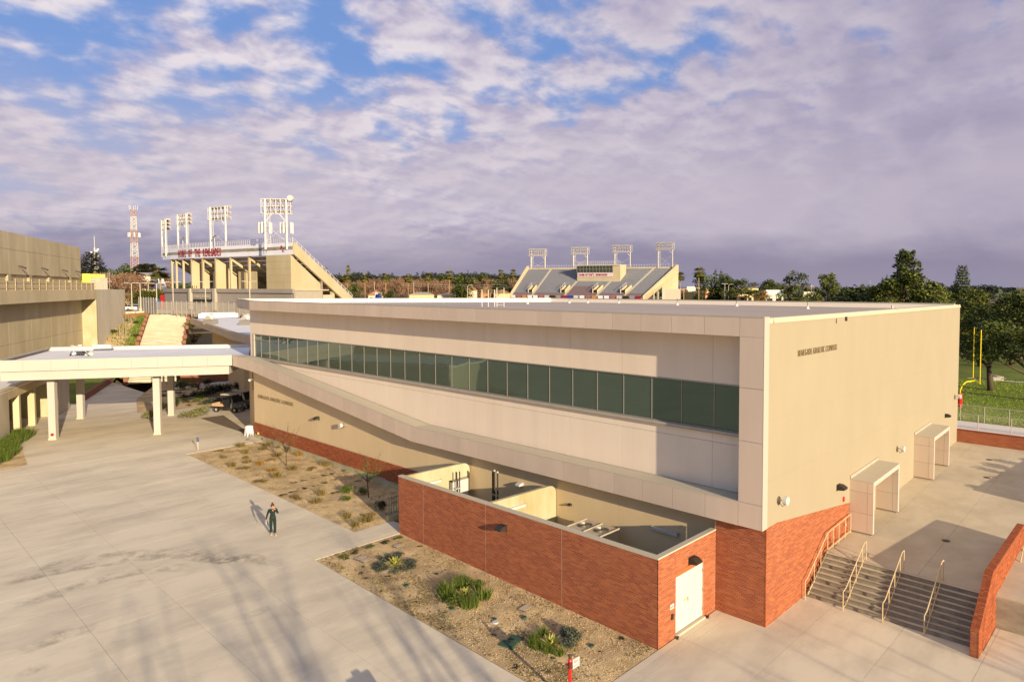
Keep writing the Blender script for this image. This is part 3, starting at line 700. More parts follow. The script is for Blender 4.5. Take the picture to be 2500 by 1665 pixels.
b = MB(); b.box(R_, R_+.3, 50.1, 50.7, 7.35, Z1-.002); part('wall_panel', b, M['wall'])
# lower wall under the fascia
LW = .40
for a, c in ((2.3, 8.0), (8.0, 13.0), (13.0, 19.75), (19.75, 28.5), (28.5, 38.5), (38.5, 49.3)):
    z0 = -.2 if a < 19 else 1.90
    b = MB(); zz0 = z0
    b.slab([(LW, a+.004, zz0), (LW, c-.004, zz0), (LW, c-.004, min(zlo(c)+.3, 7)), (LW, a+.004, min(zlo(a)+.3, 7))], (.2, 0, 0)); part('lower_wall_panel', b, M['lower_wall'])
b = MB(); b.box(LW+.15, LW+.3, 2.3, 49.2, -.2, 4.5); part('wall_backing', b, M['joint'])
b = MB(); b.box(.355, .5, 19.8, 49.29, -.2, 1.895); part('brick_backing', b, M['mortar'])
band_faces = [((.345, 49.29, 0), (0, -1, 0), (-1, 0, 0), 29.5, lambda u: G(49.29-u)+.28, lambda u: 1.89, None)]
brickwork(band_faces, ath, AB, 0)
b = MB(); b.prism([(.28, 19.8), (.5, 19.8), (.5, 49.3), (.28, 49.3)], -.3, [G(19.8)+.2, G(19.8)+.2, G(49)+.28, G(49)+.28]); part('footing', b, M['rawconc'])
# lettering
R = (radians(90), 0, 0)
text_mesh('RENEGADE ATHLETIC COMPLEX', .40, .012, M['bronze_letter'], ath, (2.62, -.03, 10.70), (radians(90), 0, 0), 'lettering', .72, -.007)
text_mesh('RENEGADE ATHLETIC COMPLEX', .40, .012, M['bronze_letter'], ath, (LW-.05, 48.35, 4.12), (radians(90), 0, radians(-90)), 'lettering', 1.12, -.006)
# entrance portals on the end wall
def portal(x0, x1, label):
    zb0, zb1 = Hp(x0), Hp(x1); H = 2.64; D = 1.15; t = .18
    base = (x0, 0, zb0); g = thing('entrance_portal', label, 'portal', base, group='portals on the sunlit end wall')
    def pp(name, fn, m): b = MB(base); fn(b); return b.build(name, m, g)
    top0, top1 = 4.06+(x0-8.84)*.0395, 4.06+(x1-8.84)*.0395
    for (xa, za, zt) in ((x0, zb0, top0), (x1-t, zb1, top1)):
        # each leg is three stacked panels split by a vertical joint
        for ya, yb in ((-D, -D+.26), (-D+.272, -.002)):
            for k, (l0, l1) in enumerate(((.10, 1.05), (1.062, 2.1), (2.112, zt-za-.002))):
                pp('cladding_panel', lambda b: b.box(xa, xa+t, ya, yb, za+l0, za+l1), M['fascia'])
        pp('joint_core', lambda b: b.box(xa+.02, xa+t-.02, -D+.02, -.003, za+.05, zt-.03), M['joint'])
        pp('plinth', lambda b: b.box(xa+.025, xa+t-.025, -D+.05, -.002, za-.2, za+.095), M['soffit'])
        pp('edge_strip', lambda b: b.box(xa, xa+t, -D-.02, -D-.001, za+.10, zt-.185), M['canopy'])
    n = 3
    for k in range(n):
        xa, xb = x0+.002+(x1-x0-.004)*k/n+.004, x0+.002+(x1-x0-.004)*(k+1)/n-.004
        za, zc = top0+(top1-top0)*k/n, top0+(top1-top0)*(k+1)/n
        for ya, yb in ((-D, -D+.26), (-D+.268, -.002)):
            pp('roof_panel', lambda b: b.prism([(xa, ya), (xb, ya), (xb, yb), (xa, yb)], [za+.001, zc+.001, zc+.001, za+.001], [za+.05, zc+.05, zc+.05, za+.05]), M['coping'])
    pp('edge_strip', lambda b: b.slab([(x0, -D-.02, top0-.18), (x1, -D-.02, top1-.18), (x1, -D-.02, top1+.05), (x0, -D-.02, top0+.05)], (0, .018, 0)), M['canopy'])
    pp('header', lambda b: b.slab([(x0+t, -D, top0-.17), (x1-t, -D, top1-.17), (x1-t, -D, top1-.001), (x0+t, -D, top0-.001)], (0, D-.003, 0)), M['fascia'])
    pp('flashing', lambda b: b.slab([(x0, -.05, top0+.051), (x1, -.05, top1+.051), (x1, -.05, top1+.2), (x0, -.05, top0+.2)], (0, .045, 0)), M['coping_grey'])
    # door leaf in the wall behind
    pp('door', lambda b: b.box(x0+.9, x1-.9, -.03, -.004, zb0+.02, zb0+2.15), M['frame'])
    return g
portal(8.86, 12.86, 'tan clad entrance portal at the head of the stairs, nearer of the two')
portal(19.45, 23.1, 'tan clad entrance portal farther along the sunlit wall, past the light bracket')
# ================================================================== SERVICE YARD (brick enclosure)
EB = (-4.1, 2.33, 0)
enc = thing('service_yard_enclosure', 'roofless brick service yard against the facade, with white double door in its end wall', 'enclosure', EB)
def ep(name, b, m, **k): b.off = EB; return b.build(name, m, enc, **k)
YE, HE = 19.72, 3.44
def door_skip(a, e, z):      # end wall: u runs from x=-4.1 towards the building
    return (e > 1.18-.01 and a < 3.16+.01 and z < 2.36) or (a < 3.16+.1 and e > 1.18-.1 and 2.30 < z < 2.56)
ep('brick_backing', MB().box(-4.093, -3.97, 2.345, YE, -.4, HE-.01), M['mortar'])
ep('concrete_face', MB().box(-3.969, -3.86, 2.50, YE-.2, -.2, HE-.01), M['rawconc'])
b = MB(); b.box(-3.97, -2.92, 2.345, 2.44, -.4, HE-.01); b.box(-.94, -.012, 2.345, 2.44, -.4, HE-.01); b.box(-2.92, -.94, 2.345, 2.44, 2.36, HE-.01); ep('brick_backing', b, M['mortar'])
b = MB(); b.box(-3.859, -2.92, 2.441, 2.56, -.2, HE-.01); b.box(-.94, -.012, 2.441, 2.56, -.2, HE-.01); b.box(-2.92, -.94, 2.441, 2.56, 2.36, HE-.01); ep('concrete_face', b, M['rawconc'])
def jskip(a, e, z):
    for yj in (7.39, 12.41, 17.43):
        if a-.012 < (yj-2.33) < e+.012: return True
    return False
# joints: cut bricks at the control joints by laying each bay separately
bays = [2.33, 7.39, 12.41, 17.43, YE]; fcs = []
for i in range(4):
    a, c = bays[i]+(.008 if i else 0), bays[i+1]-.008
    fcs.append(((-4.093, c, 0), (0, -1, 0), (-1, 0, 0), c-a, (lambda u, c=c: G(c-u)-.03), (lambda u: HE-.012), None))
fcs.append(((-4.1, 2.345, 0), (1, 0, 0), (0, -1, 0), 1.17, lambda u: -.03, lambda u: HE-.012, None))
fcs.append(((-.93, 2.345, 0), (1, 0, 0), (0, -1, 0), .92, lambda u: -.03, lambda u: HE-.012, None))
fcs.append(((-2.92, 2.345, 0), (1, 0, 0), (0, -1, 0), 1.98, lambda u: 2.57, lambda u: HE-.012, None))
fcs.append(((-4.09, YE, 0), (1, 0, 0), (0, 1, 0), .3, lambda u: .3, lambda u: HE-.012, None))
brickwork(fcs, enc, EB, 300)
for yj in (7.39, 12.41, 17.43): ep('control_joint', MB().box(-4.099, -4.09, yj-.008, yj+.008, G(yj)-.02, HE-.02), M['coping'])
# soldier course over the door
for k in range(18):
    xk = -2.92+k*.110
    inst('soldier_brick', (lambda me: me)(_bm.get('sold') or _bm.setdefault('sold', (lambda mb: (setattr(mb, 'tone', .75), mb.box(0, .1, -.007, .03, 0, .19), mb.mesh('soldier_brick', M['brick'], tone=True))[2])(MB()))), enc, (xk-EB[0], 2.345-EB[1], 2.365))
# cap of the walls
b = MB(); b.prism([(-4.11, 2.32), (-.012, 2.32), (-.012, 2.58), (-3.84, 2.58), (-3.84, YE+.01), (-4.11, YE+.01)], HE-.012, HE+.045); ep('wall_cap', b, M['coping'])
# partition walls, rounded at the building end
def partition(x0, y0, x1, y1, t, name):
    b = MB(); d = Vector((x1-x0, y1-y0)).normalized(); L = hypot(x1-x0, y1-y0); prof = [(0, -.1), (L, -.1), (L, HE-.45)]
    for k in range(1, 7): a = k/6*pi/2; prof.append((L-.42+.42*cos(a), HE-.45+.42*sin(a)+.0))
    prof += [(0, HE-.03)]
    pts = [(x0+d.x*u, y0+d.y*u, z) for u, z in prof]; b.slab(pts, (0, t, 0)); return ep(name, b, M['rawconc'])
partition(-3.855, 12.42, .36, 12.20, .2, 'partition_wall')
partition(-3.97, YE-.21, .30, YE-.45, .2, 'partition_wall')
ep('yard_floor', MB().box(-3.86, .40, 2.56, YE-.2, -.2, .10), M['conc2'])
# white double door with frame
d_ = thing('white_double_door', None, None); bpy.data.objects.remove(d_)
ep('door_frame', MB().box(-2.96, -2.90, 2.385, 2.46, .06, 2.36).box(-.96, -.90, 2.385, 2.46, .06, 2.36).box(-2.90, -.96, 2.385, 2.46, 2.30, 2.36), M['white'])
for xa, xb in ((-2.897, -1.934), (-1.926, -.963)):
    dr = ep('door', MB().box(xa, xb, 2.40, 2.45, .11, 2.297), M['white'])
    for zz_ in (.4, 1.2, 2.0):
        hx = xa+.0 if xa < -2 else xb
        MB(EB).box(hx-.02, hx+.02, 2.385, 2.40, zz_-.06, zz_+.06).build('hinge', M['steel'], dr)
MB(EB).tube((-2.02, 2.37, 1.12), (-2.02, 2.37, 1.28), .018, 6).build('handle', M['steel'], dr)
MB(EB).box(-2.30, -2.05, 2.385, 2.40, 1.20, 1.25).build('latch', M['yellow_tin'], dr)
ep('threshold', MB().box(-2.95, -.9, 2.25, 2.5, -.05, .09), M['coping'])
ep('door_sign', MB().box(-3.32, -3.06, 2.325, 2.335, 1.22, 1.42), M['white'])
text_mesh('ELEC', .10, .002, M['dark'], enc, (-3.30-EB[0], 2.322-EB[1], 1.28), (radians(90), 0, 0), 'sign_lettering')
ep('card_reader', MB().box(-3.24, -3.12, 2.29, 2.335, .82, 1.02), M['dark'])
for xx in (-3.0, -.82): tag(MB((xx, 2.2, 0)).tube((xx, 2.2, .0), (xx, 2.2, .07), .05, 8).box(xx-.02, xx+.1, 2.18, 2.22, .05, .09).build('door_stop', M['dark'], None, (xx, 2.2, 0)), 'small dark floor stop %s the white door' % ('left of' if xx < -2 else 'right of'), 'door stop')
# inner door of the left end wall
ep('inner_door', MB().box(-1.05, .02, YE-.66, YE-.47, .1, 2.55), M['white'])
ep('inner_door_frame', MB().box(-1.12, -1.055, YE-.68, YE-.47, .1, 2.62).box(.025, .09, YE-.68, YE-.47, .1, 2.62).box(-1.12, .09, YE-.68, YE-.47, 2.552, 2.62), M['frame'])

# tube lights, brackets
def tube_light(p, q, label):
    c = (Vector(p)+Vector(q))/2; g = thing('tube_light', label, 'light fixture', tuple(c), group='white tube lights on the service yard walls')
    m = MB(tuple(c)); m.bar(p, q, .16, .13); m.build('diffuser', M['white'], g)
    e = (Vector(q)-Vector(p)).normalized()*.03
    m = MB(tuple(c)); m.bar(tuple(Vector(p)-e*1.2), tuple(Vector(p)-e*.02), .17, .15); m.bar(tuple(Vector(q)+e*.02), tuple(Vector(q)+e*1.2), .17, .15); m.build('end_cap', M['coping_grey'], g)
tube_light((-3.0, 12.33, 2.85), (-1.75, 12.27, 2.85), 'white tube light on the sunlit concrete partition nearer the door end')
tube_light((-2.95, YE-.35, 2.75), (-1.7, YE-.42, 2.75), 'white tube light on the far end wall beside the inner white door')
tube_light((.31, 14.3, 2.6), (.31, 13.1, 2.6), 'white tube light on the stucco wall left of the middle partition')
tube_light((.31, 5.9, 2.62), (.31, 4.5, 2.62), 'white tube light in shadow on the stucco wall above the condenser')

# condenser unit with two fans
CB = (-.87, 8.5, .1)
cu = thing('condenser_unit', 'grey air conditioning condenser with two top fans inside the service yard', 'air conditioner', CB)
def cp(n_, b, m, par=cu): b.off = CB; return b.build(n_, m, par)
x0, x1, y0, y1, zc = -1.55, -.19, 7.45, 9.57, 2.36
cp('casing', MB().box(x0+.05, x1-.05, y0+.04, y1-.04, .2, zc-.12), M['steel'])
lv = MB()
for k in range(26): yy = y0+.07+k*.078; lv.box(x0+.02, x0+.05, yy, yy+.02, .35, zc-.25)
cp('coil_fins', lv, M['dark'])
cp('top_plate', MB().box(x0, x1, y0, y1, zc-.12, zc-.03), M['boxlid'])
for yy in (y0, (y0+y1)/2-.03, y1-.06): cp('rail', MB().box(x0-.01, x1+.01, yy, yy+.05, zc-.03, zc+.015), M['steel'])
for yc in (y0+.55, y1-.55):
    f = cp('fan_opening', MB().tube((-.87, yc, zc-.03), (-.87, yc, zc-.02), .37, 24), M['dark'])
    gr = MB()
    for rr in (.12, .18, .24, .3, .37):
        pts = [(-.87+rr*cos(t*pi/12), yc+rr*sin(t*pi/12), zc+.0) for t in range(25)]
        gr.path(pts, .006, 3)
    cp('fan_guard', gr, M['steel'], f)
    bl = MB()
    for k in range(4):
        a = k*pi/2+.4; bl.add([(-.87, yc, zc-.012), (-.87+.34*cos(a), yc+.34*sin(a), zc-.010), (-.87+.34*cos(a+.8), yc+.34*sin(a+.8), zc-.008)], [(0, 1, 2)])
    cp('fan_blade', bl, M['dark'], f)
cp('warning_label', MB().box(x1-.8, x1-.7, y0+.028, y0+.039, 1.4, 1.7), M['white'])
# vent stacks
for i, (xx, yy, lab) in enumerate(((-.55, 16.15, 'left'), (-.6, 15.95, 'middle'), (-.55, 15.75, 'right'))):
    h_ = 3.62+(.06 if i == 1 else 0)
    g = thing('vent_pipe', 'black vent pipe with pale cap standing in the far yard, %s one of three' % lab, 'pipe', (xx, yy, .1), group='three vent pipes in the yard')
    m = MB((xx, yy, .1)); m.tube((xx, yy, .1), (xx, yy, h_), .045, 10); m.build('pipe', M['dark'], g)
    m = MB((xx, yy, .1)); m.dome((xx, yy, h_), .06, .06, .05, 10, 3); m.tube((xx, yy, h_-.04), (xx, yy, h_), .06, 10); m.build('cap', M['coping'], g)
    m = MB((xx, yy, .1)); m.tube((xx, yy, 2.3), (xx, yy, 2.38), .058, 10); m.build('coupling', M['steel'], g)
for i, xx in enumerate((-.95, -.75)):
    g = thing('conduit', 'short black conduit fixed before the white inner door, %s of the pair' % ('left' if i == 0 else 'right'), 'pipe', (xx, YE-.9, .1))
    m = MB((xx, YE-.9, .1)); m.tube((xx, YE-.9, .1), (xx, YE-.9, 3.15), .035, 8); m.build('pipe', M['dark'], g)
    m = MB((xx, YE-.9, .1)); m.box(xx-.07, xx+.07, YE-.93, YE-.6, 2.18, 2.24); m.build('clamp', M['white'], g)
# wall fixtures
def wallpack(p, n_, label, m='dark', s=1.0, group='wall lights'):
    """wedge shaped wall light; n_ = outward direction"""
    p = Vector(p); n_ = Vector(n_); u = Vector((0, 0, 1)).cross(n_)
    g = thing('wall_light', label, 'wall light', tuple(p), group=group)
    w = .2*s; pr_ = [(0, .12*s), (.06*s, .15*s), (.22*s, .13*s), (.40*s, .02*s), (.38*s, -.06*s), (.08*s, -.10*s), (0, -.12*s)]
    b = MB(); pts = [tuple(n_*a+Vector((0, 0, c))-u*w) for a, c in pr_]; b.slab(pts, u*w*2); b.build('housing', M[m], g)
    b = MB(); b.slab([tuple(n_*a+Vector((0, 0, c))-u*w*.8) for a, c in ((.10*s, -.101*s), (.36*s, -.061*s), (.36*s, -.075*s), (.10*s, -.115*s))], u*w*1.6); b.build('lens', M['white'], g)
    b = MB(); b.slab([tuple(n_*(-.01)+u*w*1.1*i+Vector((0, 0, .16*s*j))) for i, j in ((-1, -1), (1, -1), (1, 1), (-1, 1))], n_*.012); b.build('back_plate', M[m], g)
wallpack((0, 7.3, 4.02) if False else (7.35, 0, 4.02), (0, -1, 0), 'dark wall light left of the nearer entrance portal')
wallpack((26.7, 0, 4.67), (0, -1, 0), 'dark wall light beyond the farther entrance portal', s=.9)
wallpack((-4.1, 11.1, 2.62), (-1, 0, 0), 'dark wall light on the long brick yard wall casting a pointed shadow', s=1.0)
wallpack((-1.85, 2.33, 2.72), (0, -1, 0), 'dark wall light above the white double door')
wallpack((LW, 37.75, 3.64), (-1, 0, 0), 'dark wall light on the stucco wall under the rising fascia', s=.9)
wallpack((LW, 14.9, 2.9), (-1, 0, 0), 'pale wall light on the stucco wall inside the far yard', 'white', .8)
wallpack((LW, 11.2, 2.55), (-1, 0, 0), 'small bracket light on the stucco wall right of the middle partition', 'dark', .45)
def dish(p, n_, label):
    p = Vector(p); n_ = Vector(n_); g = thing('wifi_antenna', label, 'antenna', tuple(p), group='white antennas on wall brackets')
    b = MB(); b.tube((0, 0, 0), tuple(n_*.28), .03, 6); b.tube(tuple(n_*.02), tuple(n_*.04), .11, 10); b.build('bracket', M['steel'], g)
    b = MB(); c = n_*.36; b.tube(tuple(c-n_*.09+Vector((0, 0, .02))), tuple(c+n_*.08+Vector((0, 0, .02))), .17, 14); b.build('radome', M['white'], g)
    b = MB(); b.path([tuple(n_*.05+Vector((0, 0, -.1))), tuple(n_*.2+Vector((0, 0, -.24))), tuple(n_*.34+Vector((0, 0, -.14)))], .012, 4); b.build('cable', M['dark'], g)
dish((.97, 0, 4.97), (0, -1, 0), 'round white antenna low on the sunlit end wall near the brick corner')
dish((16.1, 0, 4.31), (0, -1, 0), 'white antenna bracket between the two entrance portals')
dish((29.1, 0, 5.75), (0, -1, 0), 'white antenna bracket at the far edge of the sunlit end wall')
dish((LW, 33.75, 3.66), (-1, 0, 0), 'white dome camera on the stucco wall under the fascia')
g = thing('security_camera', 'white security camera at the left corner of the stucco wall below the canopy', 'camera', (LW, 49.2, 5.6))
MB().tube((0, 0, 0), (-.3, .1, .0), .03, 6).build('bracket', M['steel'], g); MB().dome((-.34, .12, -.05), .12, .12, .12, 10, 4, True).build('dome', M['white'], g)
tag(MB((8.0, -.02, 3.28)).box(7.93, 8.07, -.06, -.0, 3.17, 3.40).build('fire_alarm', M['red'], None, (8.0, -.02, 3.28)), 'small red alarm box on the end wall beside the nearer portal', 'alarm box')
tag(MB((-.02, 20.3, 2.2)).box(-.0+LW-.1, LW, 20.25, 20.4, 2.05, 2.35).build('alarm_bell', M['red'], None, (-.02, 20.3, 2.2)), 'small dark red alarm bell on the stucco wall behind the far yard corner', 'alarm bell')
g = thing('hose_bib_box', 'brass water tap on the brick band at the far left corner', 'water tap', (.345, 48.3, 1.0))
MB().tube((0, 0, 0), (-.14, 0, 0), .05, 8).build('spout', M['yellow_tin'], g); MB().tube((-.09, 0, .02), (-.09, 0, .16), .03, 6).build('handle', M['steel'], g)

# ================================================================== PLAZA STAIRS, RAILS, BRICK WALLS
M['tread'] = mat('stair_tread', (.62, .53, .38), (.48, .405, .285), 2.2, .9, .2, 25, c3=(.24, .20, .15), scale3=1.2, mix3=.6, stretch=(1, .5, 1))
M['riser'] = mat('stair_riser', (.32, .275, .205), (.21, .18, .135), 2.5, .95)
st = thing('plaza_stairs', 'nine weathered concrete steps up to the entrance plaza between brick walls', 'stairs', (3.7, -.05, 0))
NR = 9; X0_, X1_ = 3.70, 5.93; top = Hp(5.93)
for i in range(NR):
    xa = X0_+(X1_-X0_)*i/NR*1.0; z = top*(i+1)/NR
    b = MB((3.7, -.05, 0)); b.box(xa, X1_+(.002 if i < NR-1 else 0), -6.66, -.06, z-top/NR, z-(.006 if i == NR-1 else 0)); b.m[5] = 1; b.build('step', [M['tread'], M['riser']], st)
    if i < NR: b = MB((3.7, -.05, 0)); b.box(xa-.012, xa+.035, -6.64, -.08, z+.0005-.0, z+.004); b.build('nosing', M['joint_dirt'], st)
st2 = thing('plaza_stairs', 'second short flight of plaza steps at the right edge, beyond the sloping brick wall', 'stairs', (9.1, -7.2, 0))
for i in range(9):
    xa = 9.1+2.45*i/9; z = Hp(11.6)*(i+1)/9
    b = MB((9.1, -7.2, 0)); b.box(xa, 11.75, -13, -7.12, z-Hp(11.6)/9, z); b.build('step', M['step'], st2)
# sloping brick wall between the flights
WB = (2.97, -6.95, 0)
sw = thing('stair_wall', 'thick brick wall stepping up beside the plaza stairs, seen end on at the right', 'wall', WB)
XA, XB, XC = 2.97, 5.22, 12.2
def ztop(x): return .99+(2.50-.99)*(x-XA)/(XB-XA) if x < XB else 2.50-.0*(x-XB)
YL_, YR_ = -6.79, -7.09
def swp(n_, b, m, **k): b.off = WB; return b.build(n_, m, sw, **k)
b = MB(); b.slab([(XA+.012, YR_+.012, -.3), (XC-.01, YR_+.012, -.3), (XC-.01, YR_+.012, 2.44), (XB, YR_+.012, 2.44), (XA+.012, YR_+.012, .93)], (0, YL_-YR_-.024, 0)); swp('brick_backing', b, M['mortar'])
brickwork([((XA, YR_+.012, 0), (1, 0, 0), (0, -1, 0), XC-XA, lambda u: -.02, lambda u: ztop(XA+u)-.07, None),
           ((XA+.012, YL_, 0), (0, -1, 0), (-1, 0, 0), .30, lambda u: -.02, lambda u: .93, None),
           ((XC, YL_-.012, 0), (-1, 0, 0), (0, 1, 0), XC-XA, lambda u: -.02, lambda u: ztop(XC-u)-.07, None)], sw, WB, 300)
# rowlock cap: bricks on edge, in two rows across the wall
cap = []
me_cap = [None]*3
for k in range(3):
    b = MB(); b.tone = (.1, .25, .42)[k]; b.box(-.034, .034, -.074, .074, -.05, .05); me_cap[k] = b.mesh('cap_brick', M['brick'], tone=True)
L1 = hypot(XB-XA, 1.51); sl_ = atan2(1.51, XB-XA); n1 = int(L1/.078); cnt = 0
stuffcap = MB(WB)
for i in range(n1+int((XC-XB)/.078)):
    if i < n1: t = (i+.5)/n1; x = XA+(XB-XA)*t; z = .94+1.51*t; rot = -sl_
    else: x = XB+(i-n1+.5)*.078; z = 2.45; rot = 0
    for y in (YL_-.075, YR_+.075):
        if cnt < 290:
            o = inst('cap_brick', random.choice(me_cap), sw, (x-WB[0], y-WB[1], z+.01)); o.rotation_euler = (0, rot, 0); cnt += 1
tag(sw)
def rail_set(x0, x1, y, z0, z1, label, flat=0.0, name='stair_handrail'):
    """sloping rail over the flight: two posts at the ends, intermediate posts and a lower rail"""
    base = (x0, y, z0); g = thing(name, label, 'handrail', base, group='metal handrails on the plaza stairs')
    H = .86; top_ = [(x0-.30, y, z0+H-.05), (x0, y, z0+H), (x1, y, z1+H), (x1+.26, y, z1+H)]
    b = MB(base); b.path([(x0-.30, y, z0+.0)]+top_+[(x1+.26, y, z1+0)], .024, 8); b.build('top_rail', M['rail'], g)
    b = MB(base); b.path([(x0-.28, y, z0+.10), (x0, y, z0+.14), (x1, y, z1+.14), (x1+.25, y, z1+.12)], .018, 6); b.build('lower_rail', M['rail'], g)
    for t in (.22, .55, .88):
        x = x0+(x1-x0)*t; z = z0+(z1-z0)*t
        b = MB(base); b.tube((x, y, z-.02), (x, y, z+H), .02, 6); b.build('post', M['rail'], g)
for y, lab in ((-1.83, 'first free standing handrail from the brick corner'), (-3.47, 'middle handrail of the three standing on the steps'), (-5.07, 'third handrail on the steps, nearest the sloping brick wall')):
    rail_set(3.72, 5.85, y, 0, top, lab)
# guard along the end wall
base = (3.4, -.2, 0); g = thing('wall_guardrail', 'tan metal guardrail climbing beside the brick end wall to the plaza', 'handrail', base, group='metal handrails on the plaza stairs')
pts = [(3.35, -.17, 0), (3.35, -.17, .82), (3.6, -.17, .9), (5.75, -.17, 2.28), (8.6, -.17, 2.42), (8.6, -.17, 1.45)]
MB(base).path(pts, .024, 8).build('top_rail', M['rail'], g)
MB(base).path([(3.62, -.17, .12), (5.8, -.17, 1.48), (8.6, -.17, 1.58)], .028, 6).build('lower_rail', M['rail'], g)
for x, z0, z1 in ((4.3, .4, 1.34), (5.0, .85, 1.8), (5.75, 1.33, 2.28), (6.4, 1.36, 2.31), (7.1, 1.38, 2.34), (7.9, 1.41, 2.38)):
    MB(base).tube((x, -.17, z0), (x, -.17, z1), .02, 6).build('post', M['rail'], g)
tag(MB((8.2, 0, 1.9)).tube((8.2, -.03, 1.98), (8.2, -.10, 1.98), .07, 12).build('door_bell', M['steel'], None, (8.2, 0, 1.9)), 'small round steel plate on the brick behind the guardrail', 'wall plate')
base = (3.5, -6.72, 0); g = thing('wall_handrail', 'dark handrail fixed to the shaded side of the sloping brick wall', 'handrail', base)
MB(base).path([(3.4, -6.72, .0), (3.4, -6.72, .85), (5.7, -6.72, 2.15), (6.0, -6.72, 2.15), (6.0, -6.72, 1.3)], .022, 6).build('rail', M['dark'], g)
base = (9.0, -7.3, 0); g = thing('stair_handrail', 'tan handrail on the sunlit side of the sloping brick wall at the right edge', 'handrail', base)
MB(base).path([(8.6, -7.3, .0), (8.6, -7.3, .85), (9.0, -7.3, .9), (11.4, -7.3, 2.36), (11.9, -7.3, 2.4), (11.9, -7.3, 1.5)], .024, 8).build('top_rail', M['rail'], g)
MB(base).path([(8.8, -7.3, .12), (9.1, -7.3, .2), (11.4, -7.3, 1.66)], .022, 6).build('lower_rail', M['rail'], g)
# low brick wall at the far end of the plaza
LB = (30.05, -8, 2)
lw = thing('low_brick_wall', 'low brick wall closing the far side of the entrance plaza before the field', 'wall', LB)
b = MB(LB); b.box(30.03, 30.25, -22, -.012, 1.4, 3.12); b.build('brick_backing', M['mortar'], lw)
brickwork([((30.03, -.02, 0), (0, -1, 0), (-1, 0, 0), 13, lambda u: 2.2, lambda u: 3.14, None)], lw, LB, 0)
b = MB(LB); b.box(30.0, 30.27, -22, 0, 3.14, 3.2)
b.build('wall_cap', M['brick'], lw)
# off-frame planter wall whose shadow falls on the far plaza
PB = (23, -8.0, 1.8)
pw = thing('planter_wall', 'low brick planter wall with shrubs just outside the right edge of view', 'planter', PB)
b = MB(PB); b.box(18.0, 30.0, -8.3, -8.0, 1.3, 2.95); b.build('wall', M['wallstone'], pw)
# floor drains
for i, (x, y) in enumerate(((10.48, -4.1), (22.05, -3.58), (26.26, -2.89))):
    z = Hp(x); g = thing('floor_drain', ('round dark floor drain in the shadow at the head of the stairs', 'round dark floor drain on the edge of the far plaza shadow', 'round dark floor drain near the low brick wall')[i], 'drain', (x, y, z))
    MB().tube((0, 0, 0), (0, 0, .008), .17, 16).build('grate', M['dark'], g); MB().tube((0, 0, 0), (0, 0, .005), .20, 16).build('ring', M['joint_dirt'], g)
# ================================================================== BED FURNITURE
def lid(x, y, w, l, rz, label, m='boxlid', n=1):
    z = G(y)+.02; g = thing('valve_box', label, 'valve box', (x, y, z), rz)
    for i in range(n):
        o = (i-(n-1)/2)*l*1.08
        MB().box(-w/2, w/2, o-l/2, o+l/2, -.05, .035).build('rim', M['joint_dirt'] if m == 'boxlid' else M[m], g)
        MB().box(-w/2+.03, w/2-.03, o-l/2+.03, o+l/2-.03, .036, .05).build('lid', M[m], g)
lid(-7.2, 17.9, .55, .42, .1, 'pair of pale concrete valve boxes at the upper left of the near bed', n=2)
lid(-5.15, 18.1, .5, .4, .1, 'single pale valve box near the yard wall corner in the near bed')
lid(-5.3, 8.35, .5, .42, .15, 'pale valve box close to the middle of the brick yard wall')
lid(-7.62, 6.78, .42, .62, .3, 'larger dark green valve box in the shadow of the red post', 'green_box')
lid(-7.16, 6.86, .35, .52, .3, 'smaller dark green valve box beside the larger green one', 'green_box')
def disc(x, y, r, label, m, h_=.03, name='sprinkler_cap'):
    g = MB().tube((0, 0, -.03), (0, 0, h_), r, 12).build(name, M[m], None, (x, y, G(y)+.03)); tag(g, label, 'irrigation cap')
disc(-5.59, 4.35, .10, 'round green irrigation cap alone near the shaded corner of the near bed', 'green_box')
disc(-5.84, 7.84, .11, 'round green irrigation cap below the pale box in mid bed', 'green_box')
disc(-6.87, 8.4, .13, 'white round cap lying on the sand between shrub clumps', 'white')
disc(-6.72, 8.62, .08, 'small green cap just above the white round cap', 'green_box')
disc(-7.4, 13.9, .12, 'dark round cap in a hollow below the blue agave clump', 'green_box')
disc(-5.8, 13.86, .09, 'dark round cap left of the large green shrub ring', 'green_box')
disc(-7.65, 17.1, .06, 'tiny green cap under the paired valve boxes', 'green_box')
disc(-7.34, 10.6, .09, 'dark green cap at the foot of the large green shrub ring', 'green_box')
# red post with sign (near, cut by the bottom edge)
RB = (-8.66, 2.52, 0)
g = thing('fire_department_post', 'red fire service post with a white square sign at the bottom edge', 'fire post', RB)
b = MB(RB); b.tube((-8.66, 2.52, -.1), (-8.66, 2.52, 1.24), .057, 14); b.build('post', M['red'], g)
b = MB(RB); b.tube((-8.66, 2.52, 1.24), (-8.66, 2.52, 1.46), .075, 14); b.tube((-8.66, 2.52, 1.35), (-8.74, 2.66, 1.35), .035, 8); b.build('valve_body', mat('dark_red_iron', (.12, .02, .015), rough=.5), g)
b = MB(RB); b.dome((-8.66, 2.52, 1.47), .075, .075, .09, 14, 5); b.build('cap', M['red'], g)
b = MB(RB); b.tube((-8.66, 2.52, 1.50), (-8.60, 2.60, 1.66), .045, 10); b.tube((-8.60, 2.60, 1.64), (-8.44, 2.52, 1.60), .014, 6); b.build('wrench', M['dark'], g)
b = MB(RB); b.box(-8.60, -8.30, 2.44, 2.452, 1.20, 1.52); sg = b.build('sign', M['white'], g)
b = MB(RB); b.box(-8.58, -8.32, 2.436, 2.4395, 1.205, 1.21).box(-8.58, -8.32, 2.436, 2.4395, 1.505, 1.51); b.build('sign_border', M['red'], sg)
